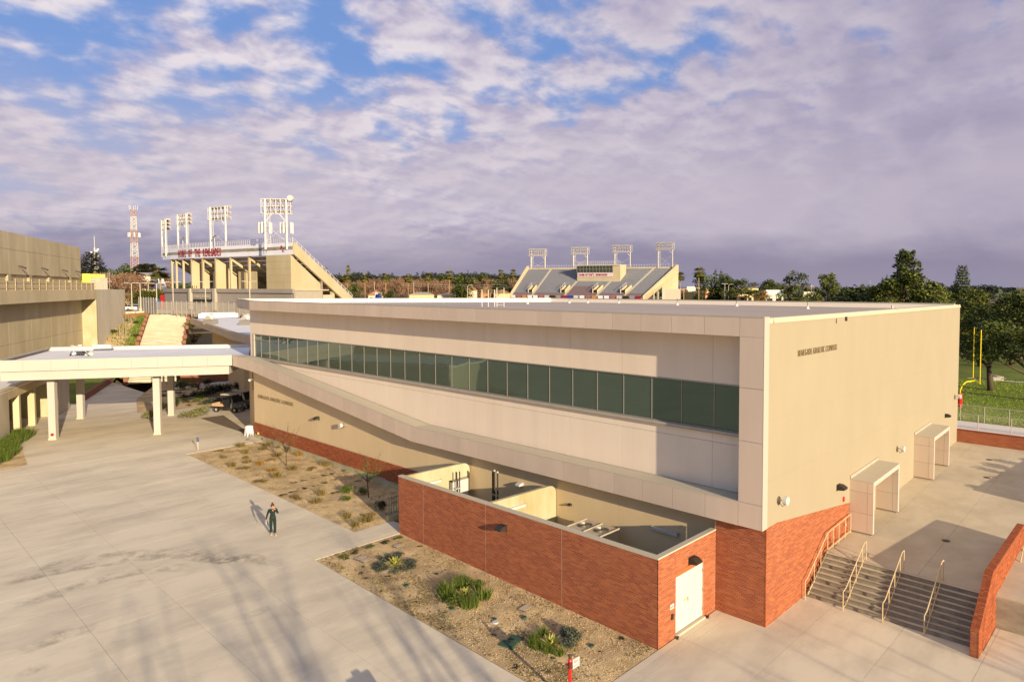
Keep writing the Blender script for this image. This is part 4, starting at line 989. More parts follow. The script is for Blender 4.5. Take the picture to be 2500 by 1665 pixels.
o = text_mesh('FDC', .115, .001, mat('sign_red', (.45, .05, .05), rough=.7), sg, (-8.565-RB[0], 2.435-RB[1], 1.38), (radians(90), 0, 0), 'sign_lettering')
o = text_mesh('BLDG 10', .05, .001, M['blue_sign'], sg, (-8.56-RB[0], 2.435-RB[1], 1.27), (radians(90), 0, 0), 'sign_lettering')
# small blue arrow sign on two stakes
g = thing('arrow_sign', 'small blue arrow sign on two thin stakes at the far bed corner', 'sign', (-4.64, 47.5, .58))
for dy in (-.13, .13): MB().tube((dy*.5, dy, 0), (dy*.5, dy, .75), .014, 6).build('stake', M['steel'], g)
b = MB(); b.box(-.012, .0, -.22, .22, .72, 1.02); b.build('panel', M['blue_sign'], g)
b = MB(); b.slab([(-.013, .13, .87), (-.013, .02, .96), (-.013, .02, .90), (-.013, -.14, .90), (-.013, -.14, .84), (-.013, .02, .84), (-.013, .02, .78)], (-.002, 0, 0)); b.build('arrow', M['white'], g)
# A frame board
g = thing('sandwich_board', 'white plastic A-frame board standing at the left corner of the building', 'sandwich board', (.1, 49.75, .6), 0)
for s_ in (-1, 1):
    b = MB(); prof = [(-.31, 0), (-.31, .90), (-.2, .90), (-.18, .94), (.18, .94), (.2, .90), (.31, .90), (.31, 0), (.22, 0), (.18, .16), (.08, .24), (-.08, .24), (-.18, .16), (-.22, 0)]
    pts = [(u, s_*(.26*(1-z/.95))+s_*.01, z) for u, z in prof]; pts = [(p[0]*.8, p[1]-p[0]*.35, p[2]) for p in pts]
    b.slab(pts, (.0, s_*.03, 0)); b.build('panel', M['white'], g)
b = MB()
for u, z in ((-.2, .35), (.2, .35), (0, .7)): b.cbox((u*.8, -.35*u-.26*(1-z/.95)-.03, z), (.05, .01, .09))
b.build('slot', M['joint'], g)
tag(MB().tube((0, 0, 0), (0, 0, .006), .18, 14).build('manhole_cover', M['joint_dirt'], None, (-.55, 48.5, .585)), 'small dark drain cover in the paving by the A-frame board', 'drain cover')
# short picket screen at the yard corner
FB = (-3.4, 21.72, .36)
g = thing('picket_screen', 'short grey metal picket screen on a concrete kerb left of the yard', 'fence', FB)
b = MB(FB); b.box(-3.55, -.2, 21.62, 21.86, .2, .66); b.build('kerb', M['rawconc'], g)
n = 22
for i in range(n):
    x = -3.48+i*.155; b = MB(FB); b.box(x, x+.035, 21.72, 21.755, .66, 1.78); b.build('picket', M['frame'], g)
b = MB(FB); b.box(-3.5, -.2, 21.756, 21.78, .74, .79).box(-3.5, -.2, 21.756, 21.78, 1.62, 1.67); b.build('rail', M['frame'], g)
# ================================================================== CANOPY
CB_ = (1.0, 62, .6)
cn = thing('walkway_canopy', 'flat white walkway canopy on four square columns joining the athletic building', 'canopy', CB_)
def cnp(n_, b, m, **k): b.off = CB_; return b.build(n_, m, cn, **k)
F0, F1 = Vector((-.43, 51.7)), Vector((-14.72, 61.05)); K0, K1 = Vector((5.3, 62.2)), Vector((-9.2, 73.2))
fu = (F1-F0).normalized(); fn = Vector((-fu.y, fu.x)); fn = fn if fn.dot(K0-F0) > 0 else -fn
fas = 9
for i in range(fas):
    p = F0.lerp(F1, i/fas)+fu*.005; q = F0.lerp(F1, (i+1)/fas)-fu*.005; d = fn*.06
    cnp('fascia_panel', MB().slab([(p.x, p.y, 6.70), (q.x, q.y, 6.70), (q.x, q.y, 7.58), (p.x, p.y, 7.58)], (d.x, d.y, 0)), M['canopy'])
p, q = F0+fn*.062, F1+fn*.062
cnp('fascia_frame', MB().slab([(p.x, p.y, 6.72), (q.x, q.y, 6.72), (q.x, q.y, 7.56), (p.x, p.y, 7.56)], (fn.x*.1, fn.y*.1, 0)), M['soffit'])
p, q = F1, K1
for i in range(8):
    a = p.lerp(q, i/8); c = p.lerp(q, (i+1)/8); cnp('fascia_panel', MB().slab([(a.x, a.y, 6.70), (c.x, c.y, 6.70), (c.x, c.y, 7.58), (a.x, a.y, 7.58)], (.06*-fu.x, .06*-fu.y, 0)), M['canopy'])
cnp('fascia_panel', MB().slab([(K0.x, K0.y, 6.70), (K1.x, K1.y, 6.70), (K1.x, K1.y, 7.58), (K0.x, K0.y, 7.58)], (-fn.x*.06, -fn.y*.06, 0)), M['canopy'])
cnp('coping', MB().slab([(F0.x, F0.y, 7.581), (F1.x, F1.y, 7.581), (F1.x, F1.y, 7.63), (F0.x, F0.y, 7.63)], (fn.x*.28, fn.y*.28, 0)), M['canopy'])
cnp('coping', MB().slab([(F1.x+fn.x*.28, F1.y+fn.y*.28, 7.581), (K1.x, K1.y, 7.581), (K1.x, K1.y, 7.66), (F1.x+fn.x*.28, F1.y+fn.y*.28, 7.66)], (-fu.x*.3, -fu.y*.3, 0)), M['coping_grey'])
cnp('coping', MB().slab([(K0.x, K0.y, 7.581), (K1.x-fu.x*.35, K1.y-fu.y*.35, 7.581), (K1.x-fu.x*.35, K1.y-fu.y*.35, 7.68), (K0.x, K0.y, 7.68)], (-fn.x*.3, -fn.y*.3, 0)), M['coping_grey'])
rf_ = [F0+fn*.27, F1+fn*.27-fu*.2, K1-fn*.2-fu*.3, K0-fn*.2, Vector((1.6, 53.4))]
cnp('roof', MB().prism([tuple(v) for v in rf_], 7.2, 7.34), M['white_roof'])
cnp('parapet', MB().slab([(K0.x-fn.x*.31, K0.y-fn.y*.31, 7.34), (K1.x-fn.x*.31, K1.y-fn.y*.31, 7.34), (K1.x-fn.x*.31, K1.y-fn.y*.31, 7.66), (K0.x-fn.x*.31, K0.y-fn.y*.31, 7.66)], (-fn.x*.03, -fn.y*.03, 0)), M['white'])
ins = .35
bm_ = [F0+fn*ins+fu*.3, F1+fn*ins-fu*ins, K1-fn*ins-fu*ins, K0-fn*ins]
cnp('soffit_box', MB().prism([tuple(v) for v in bm_], 6.62, 7.1), M['soffit'])
def beam(p, q, w, z0, z1, nm='edge_beam'):
    d = (q-p).normalized(); nn = Vector((-d.y, d.x))*w; nn = nn if nn.dot(Vector((-2, 63))-p) > 0 else -nn
    cnp(nm, MB().slab([(p.x, p.y, z0), (q.x, q.y, z0), (q.x, q.y, z1), (p.x, p.y, z1)], (nn.x, nn.y, 0)), M['canopy'])
beam(bm_[0]+fn*-.1, bm_[1]+fn*-.1+fu*.1, .5, 5.93, 6.68); beam(bm_[3], bm_[2], .5, 5.93, 6.61); beam(bm_[1]+fn*.45, bm_[2]-fn*.55, .45, 5.94, 6.61); beam(bm_[0]+fn*.45, bm_[3]-fn*.55, .45, 5.94, 6.61)
for i, (x, y) in enumerate(((-11.13, 61.15), (-4.72, 56.75), (-7.28, 70.75), (-.92, 65.95))):
    cc = Vector((x, y)); w = .255; sq = [cc+fu*w+fn*w, cc-fu*w+fn*w, cc-fu*w-fn*w, cc+fu*w-fn*w]
    cnp('column', MB().prism([tuple(v) for v in sq], .75, 5.93), M['canopy'])
    w = .285; sq = [cc+fu*w+fn*w, cc-fu*w+fn*w, cc-fu*w-fn*w, cc+fu*w-fn*w]
    cnp('column_base', MB().prism([tuple(v) for v in sq], .55, .749), M['coping'])
em = Vector((-11.13, 61.15))-fn*.258
tag(MB().tube((0, 0, 0), (-fn.x*.012, -fn.y*.012, 0), .13, 16).build('round_plaque', M['letter'], None, (em.x, em.y, 1.05)), 'small dark red round plaque at the foot of the near left canopy column', 'plaque')
# solar powered unit on the canopy
u_ = (-8.6, 64.6, 7.34)
g = thing('solar_unit', 'solar panels and white speaker mast standing on the canopy roof', 'solar unit', u_)
a_ = atan2(fu.y, fu.x)
b = MB(); b.M = Matrix.Rotation(a_+pi, 4, 'Z') @ Matrix.Rotation(radians(-52), 4, 'X'); b.box(-1.1, 1.1, -.02, .02, .0, .8); b.build('solar_panel', M['solar'], g)
gl = MB(); gl.M = b.M
for k in range(1, 10): gl.box(-1.1+.22*k-.008, -1.1+.22*k+.008, -.024, -.0205, .02, .78); gl.box(-1.1+.22*k-.008, -1.1+.22*k+.008, .0205, .024, .02, .78)
for k in range(1, 4): gl.box(-1.08, 1.08, -.024, -.0205, .2*k-.008, .2*k+.008); gl.box(-1.08, 1.08, .0205, .024, .2*k-.008, .2*k+.008)
gl.build('cell_grid', M['steel'], g)
b = MB(); b.M = Matrix.Translation((1.0, -1.6, 0)) @ Matrix.Rotation(a_+2.2, 4, 'Z') @ Matrix.Rotation(radians(50), 4, 'X'); b.box(-.5, .5, -.02, .02, 0, 1.0); b.build('solar_panel', M['solar'], g)
MB().box(.6, 1.5, -1.0, -.7, .02, .35).bar((1.0, -1.9, 0), (.5, -1.2, .75), .06, .06).bar((1.6, -1.6, 0), (1.2, -.9, .75), .06, .06).build('frame', M['white'], g)
MB().tube((-.4, .5, 0), (-.4, .5, 1.35), .04, 8).box(-.65, -.15, .35, .65, .1, .45).tube((-.4, .5, 1.2), (.2, .2, 1.3), .03, 6).build('mast', M['white'], g)
MB().cbox((-.62, .55, 1.25), (.3, .3, .28), .4).build('loudspeaker', M['steel'], g); MB().cbox((.32, .15, 1.32), (.45, .2, .16), -.4).build('lamp_head', M['white'], g)
g.scale = (.62, .62, .7)
tag(MB().cbox((0, 0, .2), (1.5, .6, .4), a_).build('roof_box', M['white'], None, (-5.9, 68.2, 7.6)), 'long white box unit at the back edge of the canopy roof', 'roof unit')
# ================================================================== LOW WING WITH WHITE ROOF
LWB = (8, 80, 2)
wing = thing('low_roof_wing', 'lower building with bright white flat roof behind the canopy', 'building', LWB)
def wp(n_, b, m): b.off = LWB; return b.build(n_, m, wing)
Wp = [Vector((17.2, 116.5)), Vector((7.0, 70.9)), Vector((6.2, 64.2)), Vector((16, 55)), Vector((40, 66)), Vector((36, 112))]
zr = 8.3
wp('roof', MB().prism([tuple(v) for v in Wp], 7.8, zr-.12), M['white_roof'])
for i in (0, 1):
    p, q = Wp[i], Wp[i+1]; n = 20 if i == 0 else 4; d = (q-p).normalized(); nn = Vector((d.y, -d.x)); nn = nn if nn.x < 0 else -nn
    for k in range(n):
        a = p.lerp(q, k/n)+d*.012; c = p.lerp(q, (k+1)/n)-d*.012
        wp('fascia_panel', MB().slab([(a.x, a.y, 7.45), (c.x, c.y, 7.45), (c.x, c.y, zr+.05), (a.x, a.y, zr+.05)], (nn.x*.1, nn.y*.1, 0)), M['fascia'])
    wp('coping', MB().slab([(p.x, p.y, zr+.051), (q.x, q.y, zr+.051), (q.x, q.y, zr+.1), (p.x, p.y, zr+.1)], (-nn.x*.3, -nn.y*.3, 0)), M['coping'])
    wp('fascia_core', MB().slab([(p.x, p.y, 7.46), (q.x, q.y, 7.46), (q.x, q.y, zr+.04), (p.x, p.y, zr+.04)], (-nn.x*.2, -nn.y*.2, 0)), M['joint'])
wall = [Wp[0]+Vector((1.2, -6)), Wp[1]+Vector((1.3, 1.0)), Wp[1]+Vector((9, -5)), Vector((33, 80)), Vector((32, 108))]
wp('wall', MB().prism([tuple(v) for v in wall], .0, 7.46), M['lower_wall'])
wp('soffit', MB().prism([tuple(v) for v in [Wp[0], Wp[1], Wp[2], Wp[3], Wp[4]]], 7.40, 7.455), M['soffit'])
# roof plant: two white blowers on curbs, a pair of vent stacks, a long duct and a rail
def blower(x, y, label):
    g = thing('roof_blower', label, 'roof fan', (x, y, zr-.12), .6, group='white fans on the low roof')
    MB().box(-.7, .7, -.7, .7, 0, .7).build('curb', M['frame'], g)
    MB().dome((0, 0, 1.0), .6, .6, .5, 12, 4).tube((0, 0, .8), (0, 0, 1.05), .45, 12).build('hood', M['white'], g)
    MB().tube((.5, .2, 1.0), (.8, .4, 1.5), .22, 8).box(-.7, -.4, -.3, .3, .8, 1.2).build('motor', M['steel'], g)
blower(13.2, 96, 'white roof fan on the low white roof, left of the two'); blower(16.0, 90.5, 'white roof fan on the low white roof, right of the two')
for i, (x, y) in enumerate(((10.9, 73.6), (11.6, 73.1))):
    tag(MB().tube((0, 0, 0), (0, 0, 1.3 if i == 0 else 1.1), .22, 10).build('vent_stack', M['white'], None, (x, y, zr-.12)), 'short white vent stack on the low roof, %s of the pair' % ('left' if i == 0 else 'right'), 'vent')
tag(MB().box(-3, 3, -.7, .7, 0, .75).box(-2.6, 2.6, -.5, .5, .75, .9).build('roof_duct', M['band'], None, (22, 118, zr-.1), -.25), 'long white duct casing at the far side of the low roof', 'roof duct')
# sheltered yard beneath: brick wall with windows behind the carts
SB = (16, 92, .6)
g = thing('brick_wing', 'shaded brick wall with windows seen under the canopy behind the shrubs', 'building', SB)
b = MB(SB); b.slab([(7.6, 91, .3), (18, 86, .3), (18, 86, 4.2), (7.6, 91, 4.2)], (.3, .6, 0)); b.build('wall', M['wallstone'], g)
for t in (.62, .72, .86):
    p = Vector((7.6, 91)).lerp(Vector((18, 86)), t); fr = MB(SB).slab([(p.x-.5, p.y+.16, 1.2), (p.x+.5, p.y-.32, 1.2), (p.x+.5, p.y-.32, 3.0), (p.x-.5, p.y+.16, 3.0)], (-.06, -.12, 0)).build('window', M['frame'], g)
    MB(SB).slab([(p.x-.42, p.y+.0, 1.28), (p.x+.42, p.y-.44, 1.28), (p.x+.42, p.y-.44, 2.92), (p.x-.42, p.y+.0, 2.92)], (-.03, -.06, 0)).build('pane', M['window_dark'], fr)
# garden ground under and beyond the canopy
def poly_sheet(name, poly, z, m, kind='structure', dz=0):
    b = MB(); ar = sum(poly[i][0]*poly[(i+1) % len(poly)][1]-poly[(i+1) % len(poly)][0]*poly[i][1] for i in range(len(poly)))
    if ar < 0: poly = poly[::-1]
    b.add([(x, y, z) for x, y in poly], [tuple(range(len(poly)))]); return tag(b.build(name, m), kind=kind)
poly_sheet('garden_bed', [(-1.3, 69), (.4, 69.4), (3.6, 69.1), (3.6, 68.5), (9, 66), (30, 82), (22, 100), (5, 92), (-.3, 80), (-2.8, 70)], .625, M['sand'])
poly_sheet('garden_path', [(5.2, 85.8), (6.0, 88.4), (20, 88.2), (20, 85)], .635, M['white_roof'])
poly_sheet('cart_apron', [(1.0, 53.2), (3.5, 68.6), (9.1, 66), (9, 58)], .607, M['conc'])
poly_sheet('side_garden_lawn', [(-4.9, 82.0), (2.2, 99.7), (6, 112), (0, 112), (-9, 88), (-12, 84)], .64, M['lawn'])
g = thing('garden_retaining_wall', 'low dull brick retaining wall along the shaded walkway beyond the canopy', 'wall', (-1.8, 91, .6))
b = MB((-1.8, 91, .6)); b.slab([(-4.79, 82.2, .5), (2.2, 99.7, .5), (2.2, 99.7, 1.35), (-4.79, 82.2, 1.35)], (-.35, .12, 0)); b.build('wall', M['wallstone'], g)
g = thing('garden_retaining_wall', 'orange brick retaining wall at the top of the sloping garden', 'wall', (W1_[0], W1_[1], 7.4))
b = MB((W1_[0], W1_[1], 7.4)); b.slab([(W1_[0], W1_[1], 7.0), (B0.x-.3, B0.y, 7.0), (B0.x-.3, B0.y, 8.5), (W1_[0], W1_[1], 8.5)], (-.2, .5, 0)); b.build('wall', M['orange_brick'], g)
# stepped brick kerbs on both sides of the stairs
for (pa, pb, lab) in ((A0, B0, 'left'), (A1, B1, 'right')):
    g = thing('stair_cheek_wall', 'stepped brick cheek wall on the %s side of the long stairs' % lab, 'wall', (pa.x, pa.y, .6))
    for i in range(12):
        if lab == 'right' and i < 3: continue
        p = pa.lerp(pb, i/12); q = pa.lerp(pb, (i+1)/12); z = ZS0+(ZS1-ZS0)*(i+1)/12; off = -.5 if lab == 'left' else .02
        b = MB((pa.x, pa.y, .6)); b.prism([(p.x+off, p.y+.1), (p.x+off+.48, p.y-.1), (q.x+off+.48, q.y-.1), (q.x+off, q.y+.1)], z-1.2, z+.35); b.build('cheek_block', M['wallstone'], g)
# ================================================================== LEFT CONCRETE BUILDINGS
LC = (-6, 72, 0)
lc = thing('concrete_hall', 'large windowless board marked concrete building at the left edge', 'building', LC)
def lp(n_, b, m): b.off = LC; return b.build(n_, m, lc)
PLv, PRv = Vector((-11.09, 84.43)), Vector((5.15, 120.29)); U_ = (PRv-PLv).normalized(); N_ = Vector((-U_.y, U_.x)); N_ = N_ if N_.x < 0 else -N_
PL2 = PLv-U_*30
HB0, HB1, HT = 11.68, 13.17, 20.1
def wallslab(p, q, z0, z1, t, m, nm, seam=0.0):
    L = (q-p).length; n = max(1, int(round(L/seam))) if seam else 1; d = (q-p).normalized()
    for i in range(n):
        a = p+d*(L*i/n+(.02 if i else 0)); c = p+d*(L*(i+1)/n-(.02 if i < n-1 else 0))
        lp(nm, MB().slab([(a.x, a.y, z0), (c.x, c.y, z0), (c.x, c.y, z1), (a.x, a.y, z1)], (N_.x*t, N_.y*t, 0)), m)
wallslab(PL2, PRv, HB0, HB1, 1.86, M['oldconc'], 'upper_band')
q0, q1 = PL2+N_*1.87, PRv+N_*1.87
for zlo_, zhi_ in ((-.2, 1.5), (1.53, 6.8), (6.83, HB0-.01)): wallslab(q0, q1, zlo_, zhi_, .5, M['oldconc'], 'wall_bay', 7.8)
wallslab(q0+N_*.3, q1, -.1, HB0-.1, .3, M['joint'], 'wall_core')
E_ = PRv+U_*18+Vector((.5, 0))
lp('return_pier', MB().prism([tuple(PRv), tuple(PRv+N_*1.86), tuple(PRv+N_*1.86+U_*.6), tuple(PRv+U_*.6)], -.2, HB0-.01), M['rawconc'])
d = (E_-PRv).normalized(); nn = Vector((-d.y, d.x))
lp('receding_wall', MB().prism([tuple(PRv+U_*.61), tuple(E_), tuple(E_+nn*.6), tuple(PRv+U_*.61+nn*1.6)], 0, HB1), M['oldconc_grey'])
lp('pier_upper', MB().prism([tuple(PRv), tuple(PRv+N_*1.86), tuple(PRv+N_*1.86+U_*.6), tuple(PRv+U_*.6)], HB0, HB1-.002), M['oldconc'])
lp('terrace', MB().prism([tuple(PL2+N_*1.87), tuple(PRv+N_*1.87), tuple(E_+nn*.5), tuple(E_+N_*24), tuple(PL2+N_*24)], 12.6, 13.0), M['oldconc'])
UL, UR = Vector((-9.83, 92.05)), Vector((4.84, 127.67)); Ud = (UR-UL).normalized(); UL2 = UL-Ud*26
L = (UR-UL2).length; n = 9
for r_i, (z0, z1) in enumerate(((13.0, 15.06), (15.09, 18.05), (18.08, HT))):
    for i in range(n if r_i else 1):
        m_ = n if r_i else 1
        a = UL2+Ud*(L*i/m_+(.02 if i else 0)); c = UL2+Ud*(L*(i+1)/m_-(.02 if i < m_-1 else 0))
        off = .26 if r_i == 0 else 0
        lp('upper_wall_bay', MB().slab([(a.x+N_.x*off, a.y+N_.y*off, z0), (c.x+N_.x*off, c.y+N_.y*off, z0), (c.x+N_.x*off, c.y+N_.y*off, z1), (a.x+N_.x*off, a.y+N_.y*off, z1)], (N_.x*.5, N_.y*.5, 0)), M['oldconc'])
lp('upper_core', MB().prism([tuple(UL2+N_*.4), tuple(UR+N_*.4-Ud*.02), tuple(UR+N_*28-Ud*.02), tuple(UL2+N_*28)], 13.0, HT-.1), M['oldconc'])
for t in (7.1, 18.9, 28.0, 36.3, 44, 53):
    p = UR-Ud*t; lp('buttress', MB().prism([tuple(p), tuple(p+Ud*1.1), tuple(p+Ud*1.1+N_*.26), tuple(p+N_*.26)], 13.01, 15.06), M['rawconc'])
rl = MB()
for zz_ in (13.6, 14.2, 14.55): rl.path([(PL2.x, PL2.y, zz_), (PRv.x, PRv.y, zz_)], .03, 4)
lp('terrace_rail', rl, M['rail'])
n = 26
for i in range(n+1):
    p = PL2.lerp(PRv, i/n); lp('rail_post', MB().tube((p.x, p.y, HB1), (p.x, p.y, 14.55), .035, 5), M['rail'])
lp('parapet_screen', MB().slab([tuple((*(PL2+N_*.2), HB1)), tuple((*(PRv+N_*.2), HB1)), tuple((*(PRv+N_*.2), 14.25)), tuple((*(PL2+N_*.2), 14.25))], (N_.x*.15, N_.y*.15, 0)), M['oldconc'])
for i, t in enumerate((3.7, 12.0, 22.6, 32.3)):
    p = UR-Ud*t; z = 16.1
    g = thing('flood_light', 'x', 'wall light', (p.x, p.y, z), group='flood lights on the concrete wall')
    g['label'] = ('small dark flood light on the upper concrete wall nearest its right corner', 'dark flood light on the upper concrete wall, second in from its right corner', 'dark flood light on the upper concrete wall, third in from its right corner', 'dark flood light on the upper concrete wall closest to the left edge')[i]
    MB().bar((0, 0, .1), (-N_.x*.3, -N_.y*.3, -.05), .09, .09).build('arm', M['dark'], g); MB().bar((-N_.x*.25, -N_.y*.25, -.0), (-N_.x*.7, -N_.y*.7, -.22), .40, .16).build('head', M['dark'], g)
# yellow clad kiosk beyond the terrace with fence
g = thing('yellow_kiosk', 'small yellow clad structure with barred screen beyond the concrete terrace', 'kiosk', (7.5, 140, 13))
kx, ky = site(199, 150)
MB((7.5, 140, 13)).box(kx-.6, kx+1.4, ky, ky+4, 14.2, 15.9).build('cladding', M['yellow_tin'], g)
MB((7.5, 140, 13)).box(kx+1.2, kx+3.6, ky+.2, ky+3, 15.2, 15.85).build('roof_box', M['yellow_tin'], g)
MB((7.5, 140, 13)).box(kx-.2, kx+3.9, ky+.4, ky+2.8, 12.8, 15.2).build('wall', M['coping_grey'], g)
for i in range(14): MB((7.5, 140, 13)).box(kx+.2+i*.3, kx+.26+i*.3, ky-.05, ky, 12.8, 14.4 if i < 9 else 16.2).build('bar', M['frame'], g)
# small colonnade building tucked under the canopy
CG = (-12, 66, .6)
cg = thing('colonnade_building', 'small concrete building with square columns at the left edge under the canopy', 'building', CG)
def gp(n_, b, m): b.off = CG; return b.build(n_, m, cg)
da = Vector((-10.9, 69.7))-Vector((-13.45, 63.4)); da.normalize(); na_ = Vector((-da.y, da.x)); na_ = na_ if na_.x < 0 else -na_
c0 = Vector((-14.0, 62.2)); 
gp('end_block', MB().prism([tuple(c0), tuple(c0+da*.9), tuple(c0+da*.9+na_*6), tuple(c0-da*14+na_*6), tuple(c0-da*14)], .3, 4.78), M['oldconc_grey'])
e1 = c0+da*15.5
gp('edge_beam', MB().prism([tuple(c0+da*.92), tuple(e1), tuple(e1+na_*.5), tuple(c0+da*.92+na_*.5)], 4.10, 4.78), M['oldconc'])
gp('roof_slab', MB().prism([tuple(c0-da*14), tuple(e1), tuple(e1+na_*9), tuple(c0-da*14+na_*9)], 4.785, 4.95), M['white_roof'])
gp('roof_edge', MB().prism([tuple(c0-da*14-na_*.05), tuple(e1-na_*.05), tuple(e1+na_*.4), tuple(c0-da*14+na_*.4)], 4.952, 5.05), M['oldconc'])
gp('back_wall', MB().prism([tuple(c0+da*.9+na_*3.2), tuple(e1+na_*3.2), tuple(e1+na_*3.6), tuple(c0+da*.9+na_*3.6)], .3, 4.7), M['rawconc'])
for t in (3.6, 8.2, 14.9):
    p = c0+da*t; gp('column', MB().prism([tuple(p), tuple(p+da*.5), tuple(p+da*.5+na_*.5), tuple(p+na_*.5)], .5, 4.099), M['oldconc'])
fr = gp('window', MB().prism([tuple(c0+da*1.0+na_*3.12), tuple(c0+da*3.6+na_*3.12), tuple(c0+da*3.6+na_*3.19), tuple(c0+da*1.0+na_*3.19)], 1.6, 3.6), M['frame'])
for k in range(3):
    MB(CG).prism([tuple(c0+da*(1.1+k*.85)+na_*3.06), tuple(c0+da*(1.85+k*.85)+na_*3.06), tuple(c0+da*(1.85+k*.85)+na_*3.11), tuple(c0+da*(1.1+k*.85)+na_*3.11)], 1.7, 3.5).build('pane', M['window_dark'], fr)
w1, w2 = Vector((-8.31, 74.75)), Vector((-6.68, 78.36))
gp('side_wall', MB().prism([tuple(w1), tuple(w2), tuple(w2+Vector((-4, 1.5))), tuple(w1+Vector((-5, 2)))], .3, 5.4), M['oldconc_grey'])
gp('side_wall', MB().prism([tuple(w1+Vector((-.02, -.01))), tuple(w1+Vector((-5, 1.9))), tuple(w1+Vector((-5, 1.5))), tuple(w1+Vector((-.1, -.4)))], .3, 5.4), M['rawconc'])
g = thing('terrace_railing', 'dark picket railing behind the canopy end at the left edge', 'fence', (-15, 66, 5))
for i in range(14):
    p = c0+da*(i*.45-1)+na_*2.2; MB((-15, 66, 5)).tube((p.x, p.y, 4.95), (p.x, p.y, 5.9), .03, 4).build('picket', M['dark'], g)
# ================================================================== LIGHT POLES (double arm) and fence by the stadium
def lamp_pole(px, d, z0, H, label, arms=2, two=True):
    x, y = site(px, d); g = thing('lamp_post', label, 'lamp post', (x, y, z0), atan2(r2.y, r2.x), group='pale lamp posts by the stadium fence')
    MB().tube((0, 0, 0), (0, 0, .7), .28, 10).build('base', M['conc2'], g)
    MB().tube((0, 0, .7), (0, 0, H), .10, 8, .07).build('pole', M['coping'], g)
    for s_ in ((-1, 1) if two else (-1,)):
        MB().bar((0, 0, H-.05), (s_*1.0, 0, H+.02), .08, .06).build('arm', M['coping'], g)
        MB().bar((s_*.55, 0, H+.03), (s_*1.45, 0, H+.08), .30, .10).build('lamp_head', M['white'], g)
def pole_at(px, yb, yt, d, label, two=True):
    hz = 702.5
    v = fwd+r2*((px-1250-SX)/FPX); k = d/hypot(v.x, v.y)/FPX
    z0 = 13.6-(yb-hz)*k; lamp_pole(px, d, z0, (yb-yt)*k, label, two=two)
pole_at(424, 768, 691, 164, 'pale double lamp post right of the fence panels, before the curved stand end')
pole_at(384, 766, 694, 168, 'pale double lamp post in the middle of the fence run, before the palm trunk')
pole_at(344, 762, 693, 174, 'pale double lamp post at the left end of the solid fence panels')
pole_at(323, 757, 693, 182, 'pale double lamp post nearest the large bare tree')
pole_at(364, 740, 686, 215, 'pale lamp post in the parking area behind the fence')
pole_at(503, 764, 690, 160, 'pale double lamp post in front of the grey ticket wall')
pole_at(611, 750, 689, 150, 'pale double lamp post rising behind the left end of the main roof')
pole_at(259, 722, 690, 190, 'thin lamp post rising behind the receding concrete wall')
pole_at(395, 950, 837, 88, 'white lamp post with single arm just behind the canopy', two=False)
def fence_run(pa, pb, z, h_, n, label, mp, solid=False):
    g = thing('plaza_fence', label, 'fence', (pa[0], pa[1], z)); o = (pa[0], pa[1], z); A_, B_ = Vector(pa), Vector(pb)
    for i in range(n+1):
        p = A_.lerp(B_, i/n); MB(o).box(p.x-.07, p.x+.07, p.y-.07, p.y+.07, z-.2, z+h_+.15).build('post', M['frame'], g)
    for i in range(n):
        p = A_.lerp(B_, (i+.03)/n); q = A_.lerp(B_, (i+.97)/n)
        if solid: MB(o).slab([(p.x, p.y, z+.1), (q.x, q.y, z+.1), (q.x, q.y, z+h_), (p.x, p.y, z+h_)], (.03, .03, 0)).build('panel', mp, g)
        else:
            b = MB(o)
            for k in range(16): t = p.lerp(q, k/15); b.box(t.x-.012, t.x+.012, t.y-.012, t.y+.012, z+.1, z+h_)
            b.bar((p.x, p.y, z+.2), (q.x, q.y, z+.2), .05, .05); b.bar((p.x, p.y, z+h_), (q.x, q.y, z+h_), .05, .05); b.build('picket_panel', mp, g)
fence_run(site(340, 176), site(382, 167), 8.03, 3.3, 7, 'solid grey fence panels left of the middle lamp post', M['frame'], True)
fence_run(site(384, 166), site(480, 158), 8.03, 2.6, 8, 'open picket fence before the stadium entrance', M['frame'])
fence_run(site(480, 158), site(612, 146), 8.03, 2.6, 10, 'pale picket fence behind the low white roof', M['frame'])
# ================================================================== STADIUM, LEFT STAND
def stand_pts(): return [Vector(site(x, d)) for x, d in ((401, 198), (420, 193), (441, 188.5), (470, 182.5), (505, 177.5), (544, 172), (585, 166.5), (627, 161), (672, 155.4), (717, 150))]
SP = stand_pts(); SB_ = (SP[-1].x, SP[-1].y, 9.1)
ls_ = thing('west_stand', 'curved concrete grandstand with white lettered band and raking beams', 'grandstand', SB_)
def sp(n_, b, m, par=None): b.off = SB_; return b.build(n_, m, par or ls_)
ZB0, ZB1 = 20.15, 22.55
inw = []
for i in range(len(SP)):
    d = (SP[min(i+1, len(SP)-1)]-SP[max(i-1, 0)]).normalized(); nn = Vector((-d.y, d.x)); nn = nn if nn.dot(SP[i]-Vector((CAM.x, CAM.y))) > 0 else -nn; inw.append(nn)
PE = Vector(site(860, 165)); inw[-1] = (PE-SP[-1]).normalized()
RUN = (PE-SP[-1]).length
